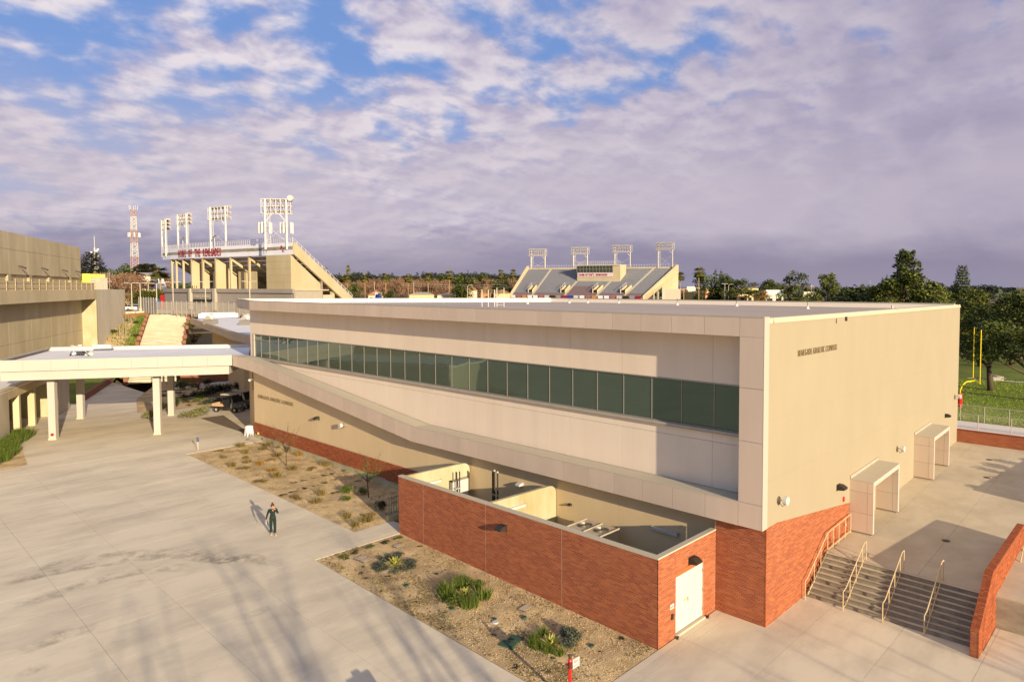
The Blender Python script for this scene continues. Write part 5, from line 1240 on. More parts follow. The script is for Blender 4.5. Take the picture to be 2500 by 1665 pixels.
for i in range(len(SP)-1):
    p, q = SP[i], SP[i+1]; a, c = inw[i], inw[i+1]
    b = MB(); b.prism([tuple(p), tuple(q), tuple(q+c*.4), tuple(p+a*.4)], ZB0, ZB1); sp('band_panel', b, M['band'])
    b = MB(); b.path([(p.x, p.y, ZB1+1.0), (q.x, q.y, ZB1+1.0)], .05, 4); b.path([(p.x, p.y, ZB1+.5), (q.x, q.y, ZB1+.5)], .04, 4)
    for k in range(9): t = p.lerp(q, k/9); b.tube((t.x, t.y, ZB1), (t.x, t.y, ZB1+1.05), .035, 4)
    sp('band_rail', b, M['stand_white'])
    # tiered underside and seating: stepped slab dropping inward
    nT = 15; b = MB(); 
    for k in range(nT):
        r0, r1 = RUN*k/nT, RUN*(k+1)/nT; z = ZB1-.3-(ZB1-9.9)*k/nT
        b.prism([tuple(p+a*r0), tuple(q+c*r0), tuple(q+c*r1), tuple(p+a*r1)], z-1.15, z-.45)
    sp('tier_slab', b, M['stadconc'])
    # concourse wall
    b = MB(); b.prism([tuple(p+a*.2), tuple(q+c*.2), tuple(q+c*.6), tuple(p+a*.6)], 8.0, 13.2); sp('concourse_wall', b, M['grey_wall'])
    b = MB(); b.prism([tuple(p-a*.15), tuple(q-c*.15), tuple(q+c*.19), tuple(p+a*.19)], 12.4, 13.25); sp('wall_header', b, M['grey_wall'])
    b = MB(); b.prism([tuple(p+a*.6), tuple(q+c*.6), tuple(q+c*11), tuple(p+a*11)], 12.9, 13.15); sp('concourse_deck', b, M['conc2'])
    b = MB(); b.prism([tuple(p+a*8.5), tuple(q+c*8.5), tuple(q+c*8.9), tuple(p+a*8.9)], 13.1, 18.3); sp('back_wall', b, M['grey_wall'])
def raker(t, w=.55, fin=0.0):
    """column and raking beam at arc parameter t (0 left .. 9 right)"""
    i = min(int(t), len(SP)-2); f = t-i; p = SP[i].lerp(SP[i+1], f); a = inw[i].lerp(inw[i+1], f).normalized(); u = Vector((a.y, -a.x))*w/2
    b = MB(); b.slab([tuple((*(p+a*.25-u), z)) for z in (13.15, ZB0)]+[tuple((*(p+a*.6-u), z)) for z in (ZB0, 13.15)], (u.x*2, u.y*2, 0)); sp('column', b, M['stadconc'])
    b = MB(); z0 = ZB0+.3; s_ = (ZB1-9.9)/RUN
    z0 -= .1; pts = [(p+a*.3-u, z0), (p+a*11.5-u, z0-11.2*s_), (p+a*11.5-u, z0-11.2*s_-1.1), (p+a*.4-u, z0-.9)]
    b.slab([(v.x, v.y, z) for v, z in pts], (u.x*2, u.y*2, 0)); sp('raking_beam', b, M['stadconc'])
    if fin:
        b = MB(); pts = [(p+a*.3-u*.6, 13.16), (p+a*fin-u*.6, 13.16), (p+a*fin-u*.6, z0-fin*s_-1.2), (p+a*.3-u*.6, z0-.5)]
        b.slab([(v.x, v.y, z) for v, z in pts], (u.x*1.2, u.y*1.2, 0)); sp('fin_wall', b, M['stadconc'])
def tpx(px):
    xs = [401, 420, 441, 470, 505, 544, 585, 627, 672, 717]
    for i in range(9):
        if xs[i] <= px <= xs[i+1]: return i+(px-xs[i])/(xs[i+1]-xs[i])
    return 8.9
for px, fin in ((418, 0), (429, 0), (446, 0), (467, 4.2), (494, 0), (526, 5.5), (562, 0), (607, 0)): raker(tpx(px), .48, fin)
for px in (478, 541, 566): 
    t = tpx(px); i = min(int(t), 8); p = SP[i].lerp(SP[i+1], t-i); a = inw[i]; u = Vector((a.y, -a.x))
    b = MB(); b.slab([(p.x+a.x*4, p.y+a.y*4, 13.16), (p.x+a.x*4+u.x*3, p.y+a.y*4+u.y*3, 13.16), (p.x+a.x*4+u.x*3, p.y+a.y*4+u.y*3, 17.2), (p.x+a.x*4, p.y+a.y*4, 17.2)], (a.x*.3, a.y*.3, 0)); sp('inner_wall', b, M['stadconc'])
# solid bay near the right end in board courses, return wall, sloping end beam
t0 = tpx(653); i = int(t0); pq = SP[i].lerp(SP[i+1], t0-i); e = SP[-1]-(SP[-1]-SP[-2]).normalized()*.6
for z0, z1 in ((13.25, 14.6), (14.62, 16.0), (16.02, 17.4), (17.42, 18.8), (18.82, 20.14)):
    b = MB(); b.prism([tuple(pq), tuple(e), tuple(e+inw[-1]*1.0), tuple(pq+inw[-1]*1.0)], z0, z1); sp('solid_bay', b, M['stadconc'])
a = inw[-1]; uu = Vector((a.y, -a.x)); uu = uu if uu.dot(SP[-1]-SP[-2]) > 0 else -uu
def zt(r): return ZB1-(ZB1-11.0)*r/RUN
e1_ = SP[-1]-uu*.3
b = MB(); b.slab([(e1_.x+a.x*.4, e1_.y+a.y*.4, 9), (e1_.x+a.x*8.6, e1_.y+a.y*8.6, 9), (e1_.x+a.x*8.6, e1_.y+a.y*8.6, zt(8.6)-2.9), (e1_.x+a.x*.4, e1_.y+a.y*.4, zt(.4)-2.6)], (-uu.x*.4, -uu.y*.4, 0)); sp('end_wall', b, M['stadconc'])
b = MB(); b.slab([(e1_.x+a.x*.3, e1_.y+a.y*.3, 9), (e1_.x+a.x*9.2, e1_.y+a.y*9.2, 9), (e1_.x+a.x*9.2, e1_.y+a.y*9.2, 13.2), (e1_.x+a.x*.3, e1_.y+a.y*.3, 13.2)], (uu.x*.05, uu.y*.05, 0)); sp('plinth_wall', b, M['coping_grey'])
e2 = SP[-1]+uu*.05
b = MB(); b.slab([(e2.x, e2.y, ZB1), (e2.x+a.x*RUN, e2.y+a.y*RUN, zt(RUN)), (e2.x+a.x*RUN, e2.y+a.y*RUN, zt(RUN)-2.4), (e2.x, e2.y, ZB0)], (uu.x*.45, uu.y*.45, 0)); sp('sloping_end_beam', b, M['stadconc'])
b = MB(); b.path([(e2.x, e2.y, ZB1+.5), (e2.x+a.x*RUN, e2.y+a.y*RUN, zt(RUN)+.5)], .06, 4); b.path([(e2.x, e2.y, ZB1+1.0), (e2.x+a.x*RUN, e2.y+a.y*RUN, zt(RUN)+1.0)], .06, 4)
for k in range(16): r = RUN*k/15; b.tube((e2.x+a.x*r, e2.y+a.y*r, zt(r)-.1), (e2.x+a.x*r, e2.y+a.y*r, zt(r)+1.0), .05, 4)
sp('sloping_rail', b, M['stand_white'])
b = MB(); c_ = e1_+a*12.5; b.prism([tuple(c_), tuple(c_+a*.7), tuple(c_+a*.7-uu*.6), tuple(c_-uu*.6)], 9, 15.3); sp('column', b, M['stadconc'])
for k in range(3): c_ = e1_+a*(9.4+k*1.0); sp('gate', MB().slab([(c_.x, c_.y, 9), (c_.x+a.x*.9, c_.y+a.y*.9, 9), (c_.x+a.x*.9, c_.y+a.y*.9, 12.0), (c_.x, c_.y, 12.0)], (.1, -.05, 0)), M['coping'])
# ticket bay with lettering, piers
for px, w in ((468, 1.0), (528, 1.0)):
    t = tpx(px); i = int(t); p = SP[i].lerp(SP[i+1], t-i); a_2 = inw[i]; u = Vector((a_2.y, -a_2.x))*w/2
    sp('concourse_pier', MB().prism([tuple(p-a_2*.5-u), tuple(p-a_2*.5+u), tuple(p+a_2*.1+u), tuple(p+a_2*.1-u)], 8.5, 13.3), M['coping_grey'])
def on_stand(px0, body, size, z, off, m, sx=1.0, nm='lettering'):
    t = tpx(px0); i = int(t); p = SP[i].lerp(SP[i+1], t-i)-inw[i]*off; d = (SP[i+1]-SP[i]).normalized(); return p, d
def curved_text(px0, px1, body, size, z, off, m, nm):
    """each letter stands square on the curved band"""
    n = len(body); 
    for k, ch in enumerate(body):
        if ch == ' ': continue
        px = px0+(px1-px0)*(k+.5)/n; t = tpx(px); i = int(t); p = SP[i].lerp(SP[i+1], t-i)-inw[i]*off; d = (SP[i+1]-SP[i]).normalized()
        o = text_mesh(ch, size, .02, m, ls_, (p.x-SB_[0], p.y-SB_[1], z-SB_[2]), (radians(90), 0, atan2(d.y, d.x)), nm, .46, size*.02, 'CENTER')
curved_text(440, 545, 'HOME OF THE RENEGADES', 2.45, 20.5, .12, M['letter'], 'band_letter')
t = tpx(694); p = SP[8].lerp(SP[9], t-8)-inw[8]*.12; d = (SP[9]-SP[8]).normalized()
text_mesh('B', .95, .02, M['letter'], ls_, (p.x-.25*d.x-SB_[0], p.y-.25*d.y-SB_[1], 21.35-SB_[2]), (radians(90), 0, atan2(d.y, d.x)), 'emblem_letter', 1.1, .02, 'CENTER')
text_mesh('C', .95, .02, M['letter'], ls_, (p.x+.3*d.x-SB_[0], p.y+.3*d.y-SB_[1], 20.75-SB_[2]), (radians(90), 0, atan2(d.y, d.x)), 'emblem_letter', 1.1, .02, 'CENTER')
curved_text(478, 516, 'SCORE LOUNGE', .62, 11.25, .2, M['coping'], 'sign_letter')
curved_text(473, 488, 'MEN', .8, 13.35, .3, M['dark'], 'sign_letter')
for k in range(13):
    px = 472+k*4.1; t = tpx(px); i = int(t); p = SP[i].lerp(SP[i+1], t-i)-inw[i]*.0; d = (SP[i+1]-SP[i]).normalized()
    sp('ticket_window', MB().slab([(p.x, p.y, 10.0), (p.x+d.x*.28, p.y+d.y*.28, 10.0), (p.x+d.x*.28, p.y+d.y*.28, 10.85), (p.x, p.y, 10.85)], (inw[i].x*.19, inw[i].y*.19, 0)), M['window_dark'])
# ---- light towers on both stands
def light_tower(pa, pb, z0, zt_, label, back, ladder=1, cell=False, dish_=False):
    """pa, pb: feet (x,y); a truss of lamps spans them at the top; back = side the lamps face"""
    pa = Vector(pa); pb = Vector(pb); base = (pa.x, pa.y, z0); g = thing('light_tower', label, 'light tower', base, group='stadium light towers')
    H = 2.9 if zt_-z0 > 9.2 else 2.4; u = (pb-pa).normalized(); q = Vector((-u.y, u.x)); q = q if q.dot(back) > 0 else -q
    for p in (pa, pb): MB(base).tube((p.x, p.y, z0-.5), (p.x, p.y, zt_), .21, 8).build('mast', M['stand_white'] if z0 > 21.3 else M['steel'], g)
    a, c = pa-u*.8, pb+u*.8
    b = MB(base)
    for zz_ in (zt_-H, zt_-H/2, zt_): b.bar((a.x, a.y, zz_), (c.x, c.y, zz_), .11, .11)
    n = 6
    for k in range(n+1):
        t = a.lerp(c, k/n); b.bar((t.x, t.y, zt_-H), (t.x, t.y, zt_), .10, .10); b.bar((t.x, t.y, zt_), (t.x+q.x*.9, t.y+q.y*.9, zt_), .08, .08)
        if k < n: s_ = a.lerp(c, (k+1)/n); b.bar((t.x, t.y, zt_-H if k % 2 else zt_), (s_.x, s_.y, zt_ if k % 2 else zt_-H), .06, .06)
    for r in (.35, 1.3): b.bar((a.x, a.y, zt_-H-.2), (a.x+u.x*0, a.y, zt_-H), .1, .1)
    b.bar((a.x+q.x*.9, a.y+q.y*.9, zt_-H), (c.x+q.x*.9, c.y+q.y*.9, zt_-H), .12, .12); b.build('truss', M['stand_white'], g)
    b = MB(base)
    for p, s_ in ((pa, 1), (pb, -1)): b.bar((p.x, p.y, zt_-H-1.8), (p.x+u.x*s_*1.5, p.y+u.y*s_*1.5, zt_-H), .16, .16)
    b.build('knee_brace', M['stand_white'], g)
    b = MB(base); b.tube((pa.x, pa.y, z0+1), (pb.x, pb.y, zt_-H-2.2), .035, 4); b.tube((pb.x, pb.y, z0+1), (pa.x, pa.y, zt_-H-2.2), .035, 4); b.build('cross_cable', M['stand_white'], g)
    for r in range(3):
        for k in range(8):
            t = a.lerp(c, (k+.5)/8)+q*.55; z = zt_-H+.5+r*(H-.7)/2
            inst('flood_lamp', _lamp_mesh(), g, (t.x-base[0], t.y-base[1], z-base[2]), atan2(q.y, q.x))
    p = pa+u*.75 if ladder else pb+u*.75
    b = MB(base)
    for s_ in (-.25, .25): b.bar((p.x+u.x*s_, p.y+u.y*s_, z0), (p.x+u.x*s_, p.y+u.y*s_, zt_-H), .06, .06)
    for k in range(int((zt_-H-z0)/.5)): b.bar((p.x-u.x*.25, p.y-u.y*.25, z0+.5*k), (p.x+u.x*.25, p.y+u.y*.25, z0+.5*k), .05, .05)
    b.build('ladder', M['stand_white'], g)
    if cell:
        for p in (pa, pb):
            for k in range(5): an = k*2*pi/5; b = MB(base); x, y = p.x+1.15*cos(an), p.y+1.15*sin(an); z = zt_-H-2.9; b.box(x-.17, x+.17, y-.12, y+.12, z-1.1, z+1.1); b.build('cell_antenna', M['white'], g)
            b = MB(base)
            for k in range(5): an = k*2*pi/5; b.bar((p.x, p.y, zt_-H-2.9), (p.x+1.1*cos(an), p.y+1.1*sin(an), zt_-H-2.9), .09, .09)
            b.build('antenna_arm', M['steel'], g)
    if dish_: MB(base).tube((pb.x+u.x*1.0, pb.y+u.y*1.0, zt_+.1), (pb.x+u.x*1.0-q.x*.5, pb.y+u.y*1.0-q.y*.5, zt_+.1), .6, 14).build('drum_antenna', M['white'], g)
_lm = []
def _lamp_mesh():
    if not _lm:
        b = MB(); b.tube((0, 0, 0), (.35, 0, -.12), .20, 8, .36); b.tube((-.25, 0, .05), (0, 0, 0), .13, 6); _lm.append(b.mesh('flood_lamp', [M['coping_grey']]))
    return _lm[0]
bk = Vector((1, .35))
light_tower(site(652, 153.5), site(704, 151.5), 21.7, 31.3, 'tallest looking light tower of the left stand, with cell antennas and white drum', bk, cell=True, dish_=True)
light_tower(site(519, 175.5), site(556, 171), 22.0, 31.3, 'light tower of the left stand second from its right end', bk)
light_tower(site(440, 190), site(461, 185.5), 21.7, 30.6, 'light tower of the left stand second from its left end', bk, 0)
light_tower(site(401, 199), site(410, 195.5), 21.4, 29.9, 'light tower at the far left end of the left stand, seen edge on', bk, 0)
# small field cameras on the rail
for i, (px, d) in enumerate(((650, 154), (528, 173), (451, 186))):
    x, y = site(px, d); g = thing('loudspeaker_post', 'small dark loudspeaker on a thin post, %s on the left stand rim' % ('rightmost', 'middle', 'leftmost')[i], 'loudspeaker', (x, y, 22.5), group='loudspeakers on the stand rim')
    MB().tube((0, 0, 0), (0, 0, 2.2), .06, 5).build('post', M['stand_white'], g); MB().bar((-.35, .1, 1.9), (.35, -.1, 2.5), .3, .3).build('horn', M['dark'], g)
# ================================================================== STADIUM, RIGHT STAND
T0, T1 = Vector(site(1291, 297)), Vector(site(1651, 272)); D0, D1 = Vector(site(1248, 281)), Vector(site(1569, 252))
RB_ = (D0.x, D0.y, 9.5)
rs_ = thing('east_stand', 'far grandstand with grey and red bench rows, press box and name banner', 'grandstand', RB_)
def rp(n_, b, m, par=None): b.off = RB_; return b.build(n_, m, par or rs_)
NRW = 30; ZR0, ZR1 = 9.6, 21.3
secs = [0, .165, .42, .66, .86, 1.0]     # aisles
def rpt(s_, t): return D0.lerp(D1, s_).lerp(T0.lerp(T1, s_), t)
for k in range(len(secs)-1):
    s0, s1 = secs[k]+(.006 if k else 0), secs[k+1]-.006; tiers = MB(); grey = MB(); red = MB()
    for i in range(NRW):
        t0, t1 = i/NRW, (i+1)/NRW; z = ZR0+(ZR1-ZR0)*(i+1)/NRW
        p, q, r, v = rpt(s0, t0), rpt(s1, t0), rpt(s1, t1), rpt(s0, t1)
        tiers.prism([tuple(p), tuple(q), tuple(r), tuple(v)], z-1.2, z)
        a_3, c_3 = rpt(s0+.002, t0+.05/NRW), rpt(s1-.002, t0+.05/NRW); e3, f3 = rpt(s1-.002, t0+.72/NRW), rpt(s0+.002, t0+.72/NRW)
        lim = 4 if k != 2 else 11
        (red if i < lim else grey).prism([tuple(a_3), tuple(c_3), tuple(e3), tuple(f3)], z+.16, z+.24)
    rp('tier_section', tiers, M['tiers'])
    o = rp('bench_rows', grey, M['seat_grey']); o['kind'] = 'stuff'; o = rp('bench_rows', red, M['seat_red']); o['kind'] = 'stuff'; o['label'] = 'red bench rows at the front'
for s_ in secs[1:-1]:
    b = MB()
    for i in range(NRW*1):
        t0, t1 = i/NRW, (i+1)/NRW; z = ZR0+(ZR1-ZR0)*(i+1)/NRW
        b.prism([tuple(rpt(s_-.0058, t0)), tuple(rpt(s_+.0058, t0)), tuple(rpt(s_+.0058, t1)), tuple(rpt(s_-.0058, t1))], z-1.1, z+.12)
    rp('aisle_stair', b, M['coping'])
    # vomitory opening with cheek walls
    for dxs in (-.045, -.012):
        b = MB(); pts = [(rpt(s_+dxs, .12), 12.2), (rpt(s_+dxs, .30), 14.1), (rpt(s_+dxs, .30), 12.5), (rpt(s_+dxs, .12), 10.5)]
        b.slab([(v.x, v.y, z+.6) for v, z in pts], (.6, 0, 0)); rp('cheek_wall', b, M['stadconc'])
    b = MB(); b.slab([tuple((*rpt(s_-.042, .13), 10.6)), tuple((*rpt(s_-.014, .13), 10.6)), tuple((*rpt(s_-.014, .14), 12.8)), tuple((*rpt(s_-.042, .14), 12.8))], (.2, .3, 0)); rp('tunnel_opening', b, M['black'])
    b = MB(); b.path([tuple((*rpt(s_-.045, .12), 13.7)), tuple((*rpt(s_-.045, .30), 15.6)), tuple((*rpt(s_-.012, .30), 15.6))], .07, 4)
    for t in (.12, .2, .3): b.tube((*rpt(s_-.045, t), 12), (*rpt(s_-.045, t), 13.7+(t-.12)*10.5), .06, 4)
    rp('guard_rail', b, M['stand_white'])
b = MB(); p, q = T0, T1; nn = (T0-D0).normalized(); b.prism([tuple(p), tuple(q), tuple(q+nn*.5), tuple(p+nn*.5)], 19, 22.1); rp('top_wall', b, M['stadconc'])
b = MB(); b.path([(p.x, p.y, 23.1), (q.x, q.y, 23.1)], .05, 4)
for k in range(60): t = p.lerp(q, k/59); b.tube((t.x, t.y, 22.1), (t.x, t.y, 23.1), .04, 4)
rp('top_rail', b, M['stand_white'])
# end wall on the right with sloping beam
o_ = Vector((.7, -.5))
b = MB(); b.slab([(T1.x, T1.y, 22.9), (D1.x, D1.y, 10.7), (D1.x, D1.y, 9.2), (D1.x+3*nn.x, D1.y+3*nn.y, 9.2), (T1.x, T1.y, 19.3)], (o_.x, o_.y, 0)); rp('sloping_end_beam', b, M['stadconc'])
e5 = D1.lerp(T1, .56); b = MB(); b.slab([(e5.x, e5.y, 9), (T1.x, T1.y, 9), (T1.x, T1.y, 19.4), (e5.x, e5.y, 15.2)], (o_.x*.9, o_.y*.9, 0)); rp('end_wall', b, M['stadconc'])
e6 = D1.lerp(T1, 1.06); b = MB(); b.prism([tuple(e5-nn*.1), tuple(e6), tuple(e6+o_*1.2), tuple(e5+o_*1.2)], 9, 13.2); rp('plinth_wall', b, M['coping_grey'])
for t in (.30, .42): e7 = D1.lerp(T1, t); b = MB(); b.box(e7.x-.1, e7.x+.3, e7.y-.3, e7.y+.1, 9, 12.4); rp('gate_post', b, M['coping'])
b = MB(); b.slab([(T0.x, T0.y, 23), (D0.x, D0.y, 10.7), (D0.x, D0.y, 9.5), (T0.x, T0.y, 21)], (-.6, .5, 0)); rp('sloping_end_beam', b, M['stadconc'])
# press box
PB0, PB1 = Vector(site(1409, 277)), Vector(site(1496, 270)); un = (PB1-PB0).normalized(); vn = Vector((-un.y, un.x)); vn = vn if vn.dot(nn) > 0 else -vn
b = MB(); b.prism([tuple(PB0), tuple(PB1), tuple(PB1+vn*6), tuple(PB0+vn*6)], 14, 19.7); rp('press_box_base', b, M['stadconc'])
b = MB(); b.prism([tuple(PB0+vn*.6), tuple(PB1+vn*.6), tuple(PB1+vn*6), tuple(PB0+vn*6)], 19.7, 22.4); pbx = rp('press_box', b, M['window_dark'])
PE2 = PB1+un*3.2
b = MB(); b.prism([tuple(PB1+un*.02), tuple(PE2), tuple(PE2+vn*6), tuple(PB1+un*.02+vn*6)], 15.5, 22.5); rp('press_box_wing', b, M['stadconc'])
b = MB(); b.prism([tuple(PB0-vn*.9-un*.6), tuple(PE2-vn*.3), tuple(PE2+vn*6.5), tuple(PB0+vn*6.5-un*.6)], 22.5, 22.85); rp('press_box_roof', b, M['coping'])
n = 11
for k in range(n+1):
    t = PB0.lerp(PB1, k/n); MB(RB_).bar((t.x-vn.x*.5, t.y-vn.y*.5, 22.5), (t.x, t.y, 19.7), .14, .14).build('mullion', M['frame'], pbx)
    if k < n: s_ = PB0.lerp(PB1, (k+.5)/n); MB(RB_).slab([(t.x+un.x*.1, t.y+un.y*.1, 19.75), (t.x+un.x*1.35, t.y+un.y*1.35, 19.75), (t.x+un.x*1.35-vn.x*.3, t.y+un.y*1.35-vn.y*.3, 22.3), (t.x+un.x*.1-vn.x*.3, t.y+un.y*.1-vn.y*.3, 22.3)], (vn.x*.05, vn.y*.05, 0)).build('pane', M['glass'], pbx)
MB(RB_).bar((PB0.x-vn.x*.3, PB0.y-vn.y*.3, 21.2), (PB1.x-vn.x*.3, PB1.y-vn.y*.3, 21.2), .14, .14).build('transom', M['frame'], pbx)
b = MB(); b.slab([(PB0.x-vn.x*.1+un.x*.3, PB0.y-vn.y*.1+un.y*.3, 18.0), (PB1.x-vn.x*.1, PB1.y-vn.y*.1, 18.0), (PB1.x-vn.x*.1, PB1.y-vn.y*.1, 19.7), (PB0.x-vn.x*.1+un.x*.3, PB0.y-vn.y*.1+un.y*.3, 19.7)], (-vn.x*.15, -vn.y*.15, 0)); rp('name_banner', b, mat('banner_pink', (.62, .50, .50), rough=.8))
rz_ = atan2(un.y, un.x)
L_ = (PB1-PB0).length
text_mesh('HOME OF THE', 1.15, .03, M['letter'], rs_, (PB0.x-vn.x*.3+un.x*.9-RB_[0], PB0.y-vn.y*.3+un.y*.9-RB_[1], 18.45-RB_[2]), (radians(90), 0, rz_), 'banner_letters', .82, .02)
text_mesh('RENEGADES', 1.15, .03, M['letter'], rs_, (PB0.x-vn.x*.3+un.x*8.6-RB_[0], PB0.y-vn.y*.3+un.y*8.6-RB_[1], 18.45-RB_[2]), (radians(90), 0, rz_), 'banner_letters', .82, .02)
text_mesh('B', .85, .03, M['letter'], rs_, (PB0.x-vn.x*.3+un.x*7.2-RB_[0], PB0.y-vn.y*.3+un.y*7.2-RB_[1], 18.9-RB_[2]), (radians(90), 0, rz_), 'emblem_letter', 1)
text_mesh('C', .85, .03, M['letter'], rs_, (PB0.x-vn.x*.3+un.x*7.5-RB_[0], PB0.y-vn.y*.3+un.y*7.5-RB_[1], 18.3-RB_[2]), (radians(90), 0, rz_), 'emblem_letter', 1)
b = MB()
for zz_ in (23.4, 23.9, 24.3): b.path([(PB0.x, PB0.y, zz_), (PE2.x, PE2.y, zz_)], .05, 4)
for k in range(22): t = PB0.lerp(PE2, k/21); b.tube((t.x, t.y, 22.85), (t.x, t.y, 24.3), .04, 4)
rp('roof_rail', b, M['stand_white'])
# advertising boards along the front
adc = [M['band'], M['seat_red'], M['shop_orange'], M['band'], M['band'], M['seat_red'], M['stand_white'], M['dark'], M['tiers'], M['letter'], M['blue_sign'], M['stand_white']]
for k in range(22):
    p = rpt(k/22+.003, -.02); q = rpt((k+1)/22-.006, -.02); b = MB(); b.slab([(p.x, p.y, 9.5), (q.x, q.y, 9.5), (q.x, q.y, 10.6), (p.x, p.y, 10.6)], (.05, .1, 0)); rp('advert_board', b, adc[k % 12])
for (xa, xb, z0, zt__, d_, lab) in ((1297, 1331, 20.3, 30.4, 296, 'light tower on the far stand, first from its left end'), (1400, 1434, 21, 30.8, 288, 'light tower behind the press box, left of the two'), (1500.5, 1538, 20.9, 31.3, 281, 'light tower right of the press box on the far stand'), (1606, 1641, 21, 31.9, 273, 'light tower at the right end of the far stand')):
    light_tower(site(xa, d_+1), site(xb, d_-1), z0, zt__, lab, Vector((-1, -.5)), 1)
# ================================================================== VEGETATION
def leafcloud(b, clumps, n, size, rnd, vert=.0, flat=1.0):
    """small leaf quads spread over the outer part of ellipsoid clumps (x,y,z,r,rz)"""
    tot = sum(c[3]**2 for c in clumps)
    for (cx, cy, cz, r, rz) in clumps:
        m = max(3, int(n*r*r/tot)); ct = rnd.uniform(.0, .45)
        for _ in range(m):
            u = rnd.uniform(-1, 1); a = rnd.uniform(0, 2*pi); k = rnd.random()**.35*rnd.uniform(.85, 1.12); w = math.sqrt(1-u*u)
            px, py, pz = cx+r*k*w*cos(a), cy+r*k*w*sin(a), cz+rz*k*u
            s = size*rnd.uniform(.6, 1.4); t1 = rnd.uniform(0, 2*pi); t2 = rnd.uniform(-1.2, 1.2)
            ux, uy, uz = cos(t1)*s, sin(t1)*s, rnd.uniform(-.5, .5)*s; vx, vy, vz = -sin(t1)*s*cos(t2), cos(t1)*s*cos(t2), sin(t2)*s*(1+vert)
            b.tone = min(1, max(0, ct+rnd.uniform(0, .55)))
            b.add([(px-ux-vx, py-uy-vy, pz-uz-vz), (px+ux-vx*.6, py+uy-vy*.6, pz+uz-vz*.6), (px+ux*.4+vx, py+uy*.4+vy, pz+uz*.4+vz), (px-ux*.7+vx*.8, py-uy*.7+vy*.8, pz-uz*.7+vz*.8)], [(0, 1, 2, 3)])
_tm = {}
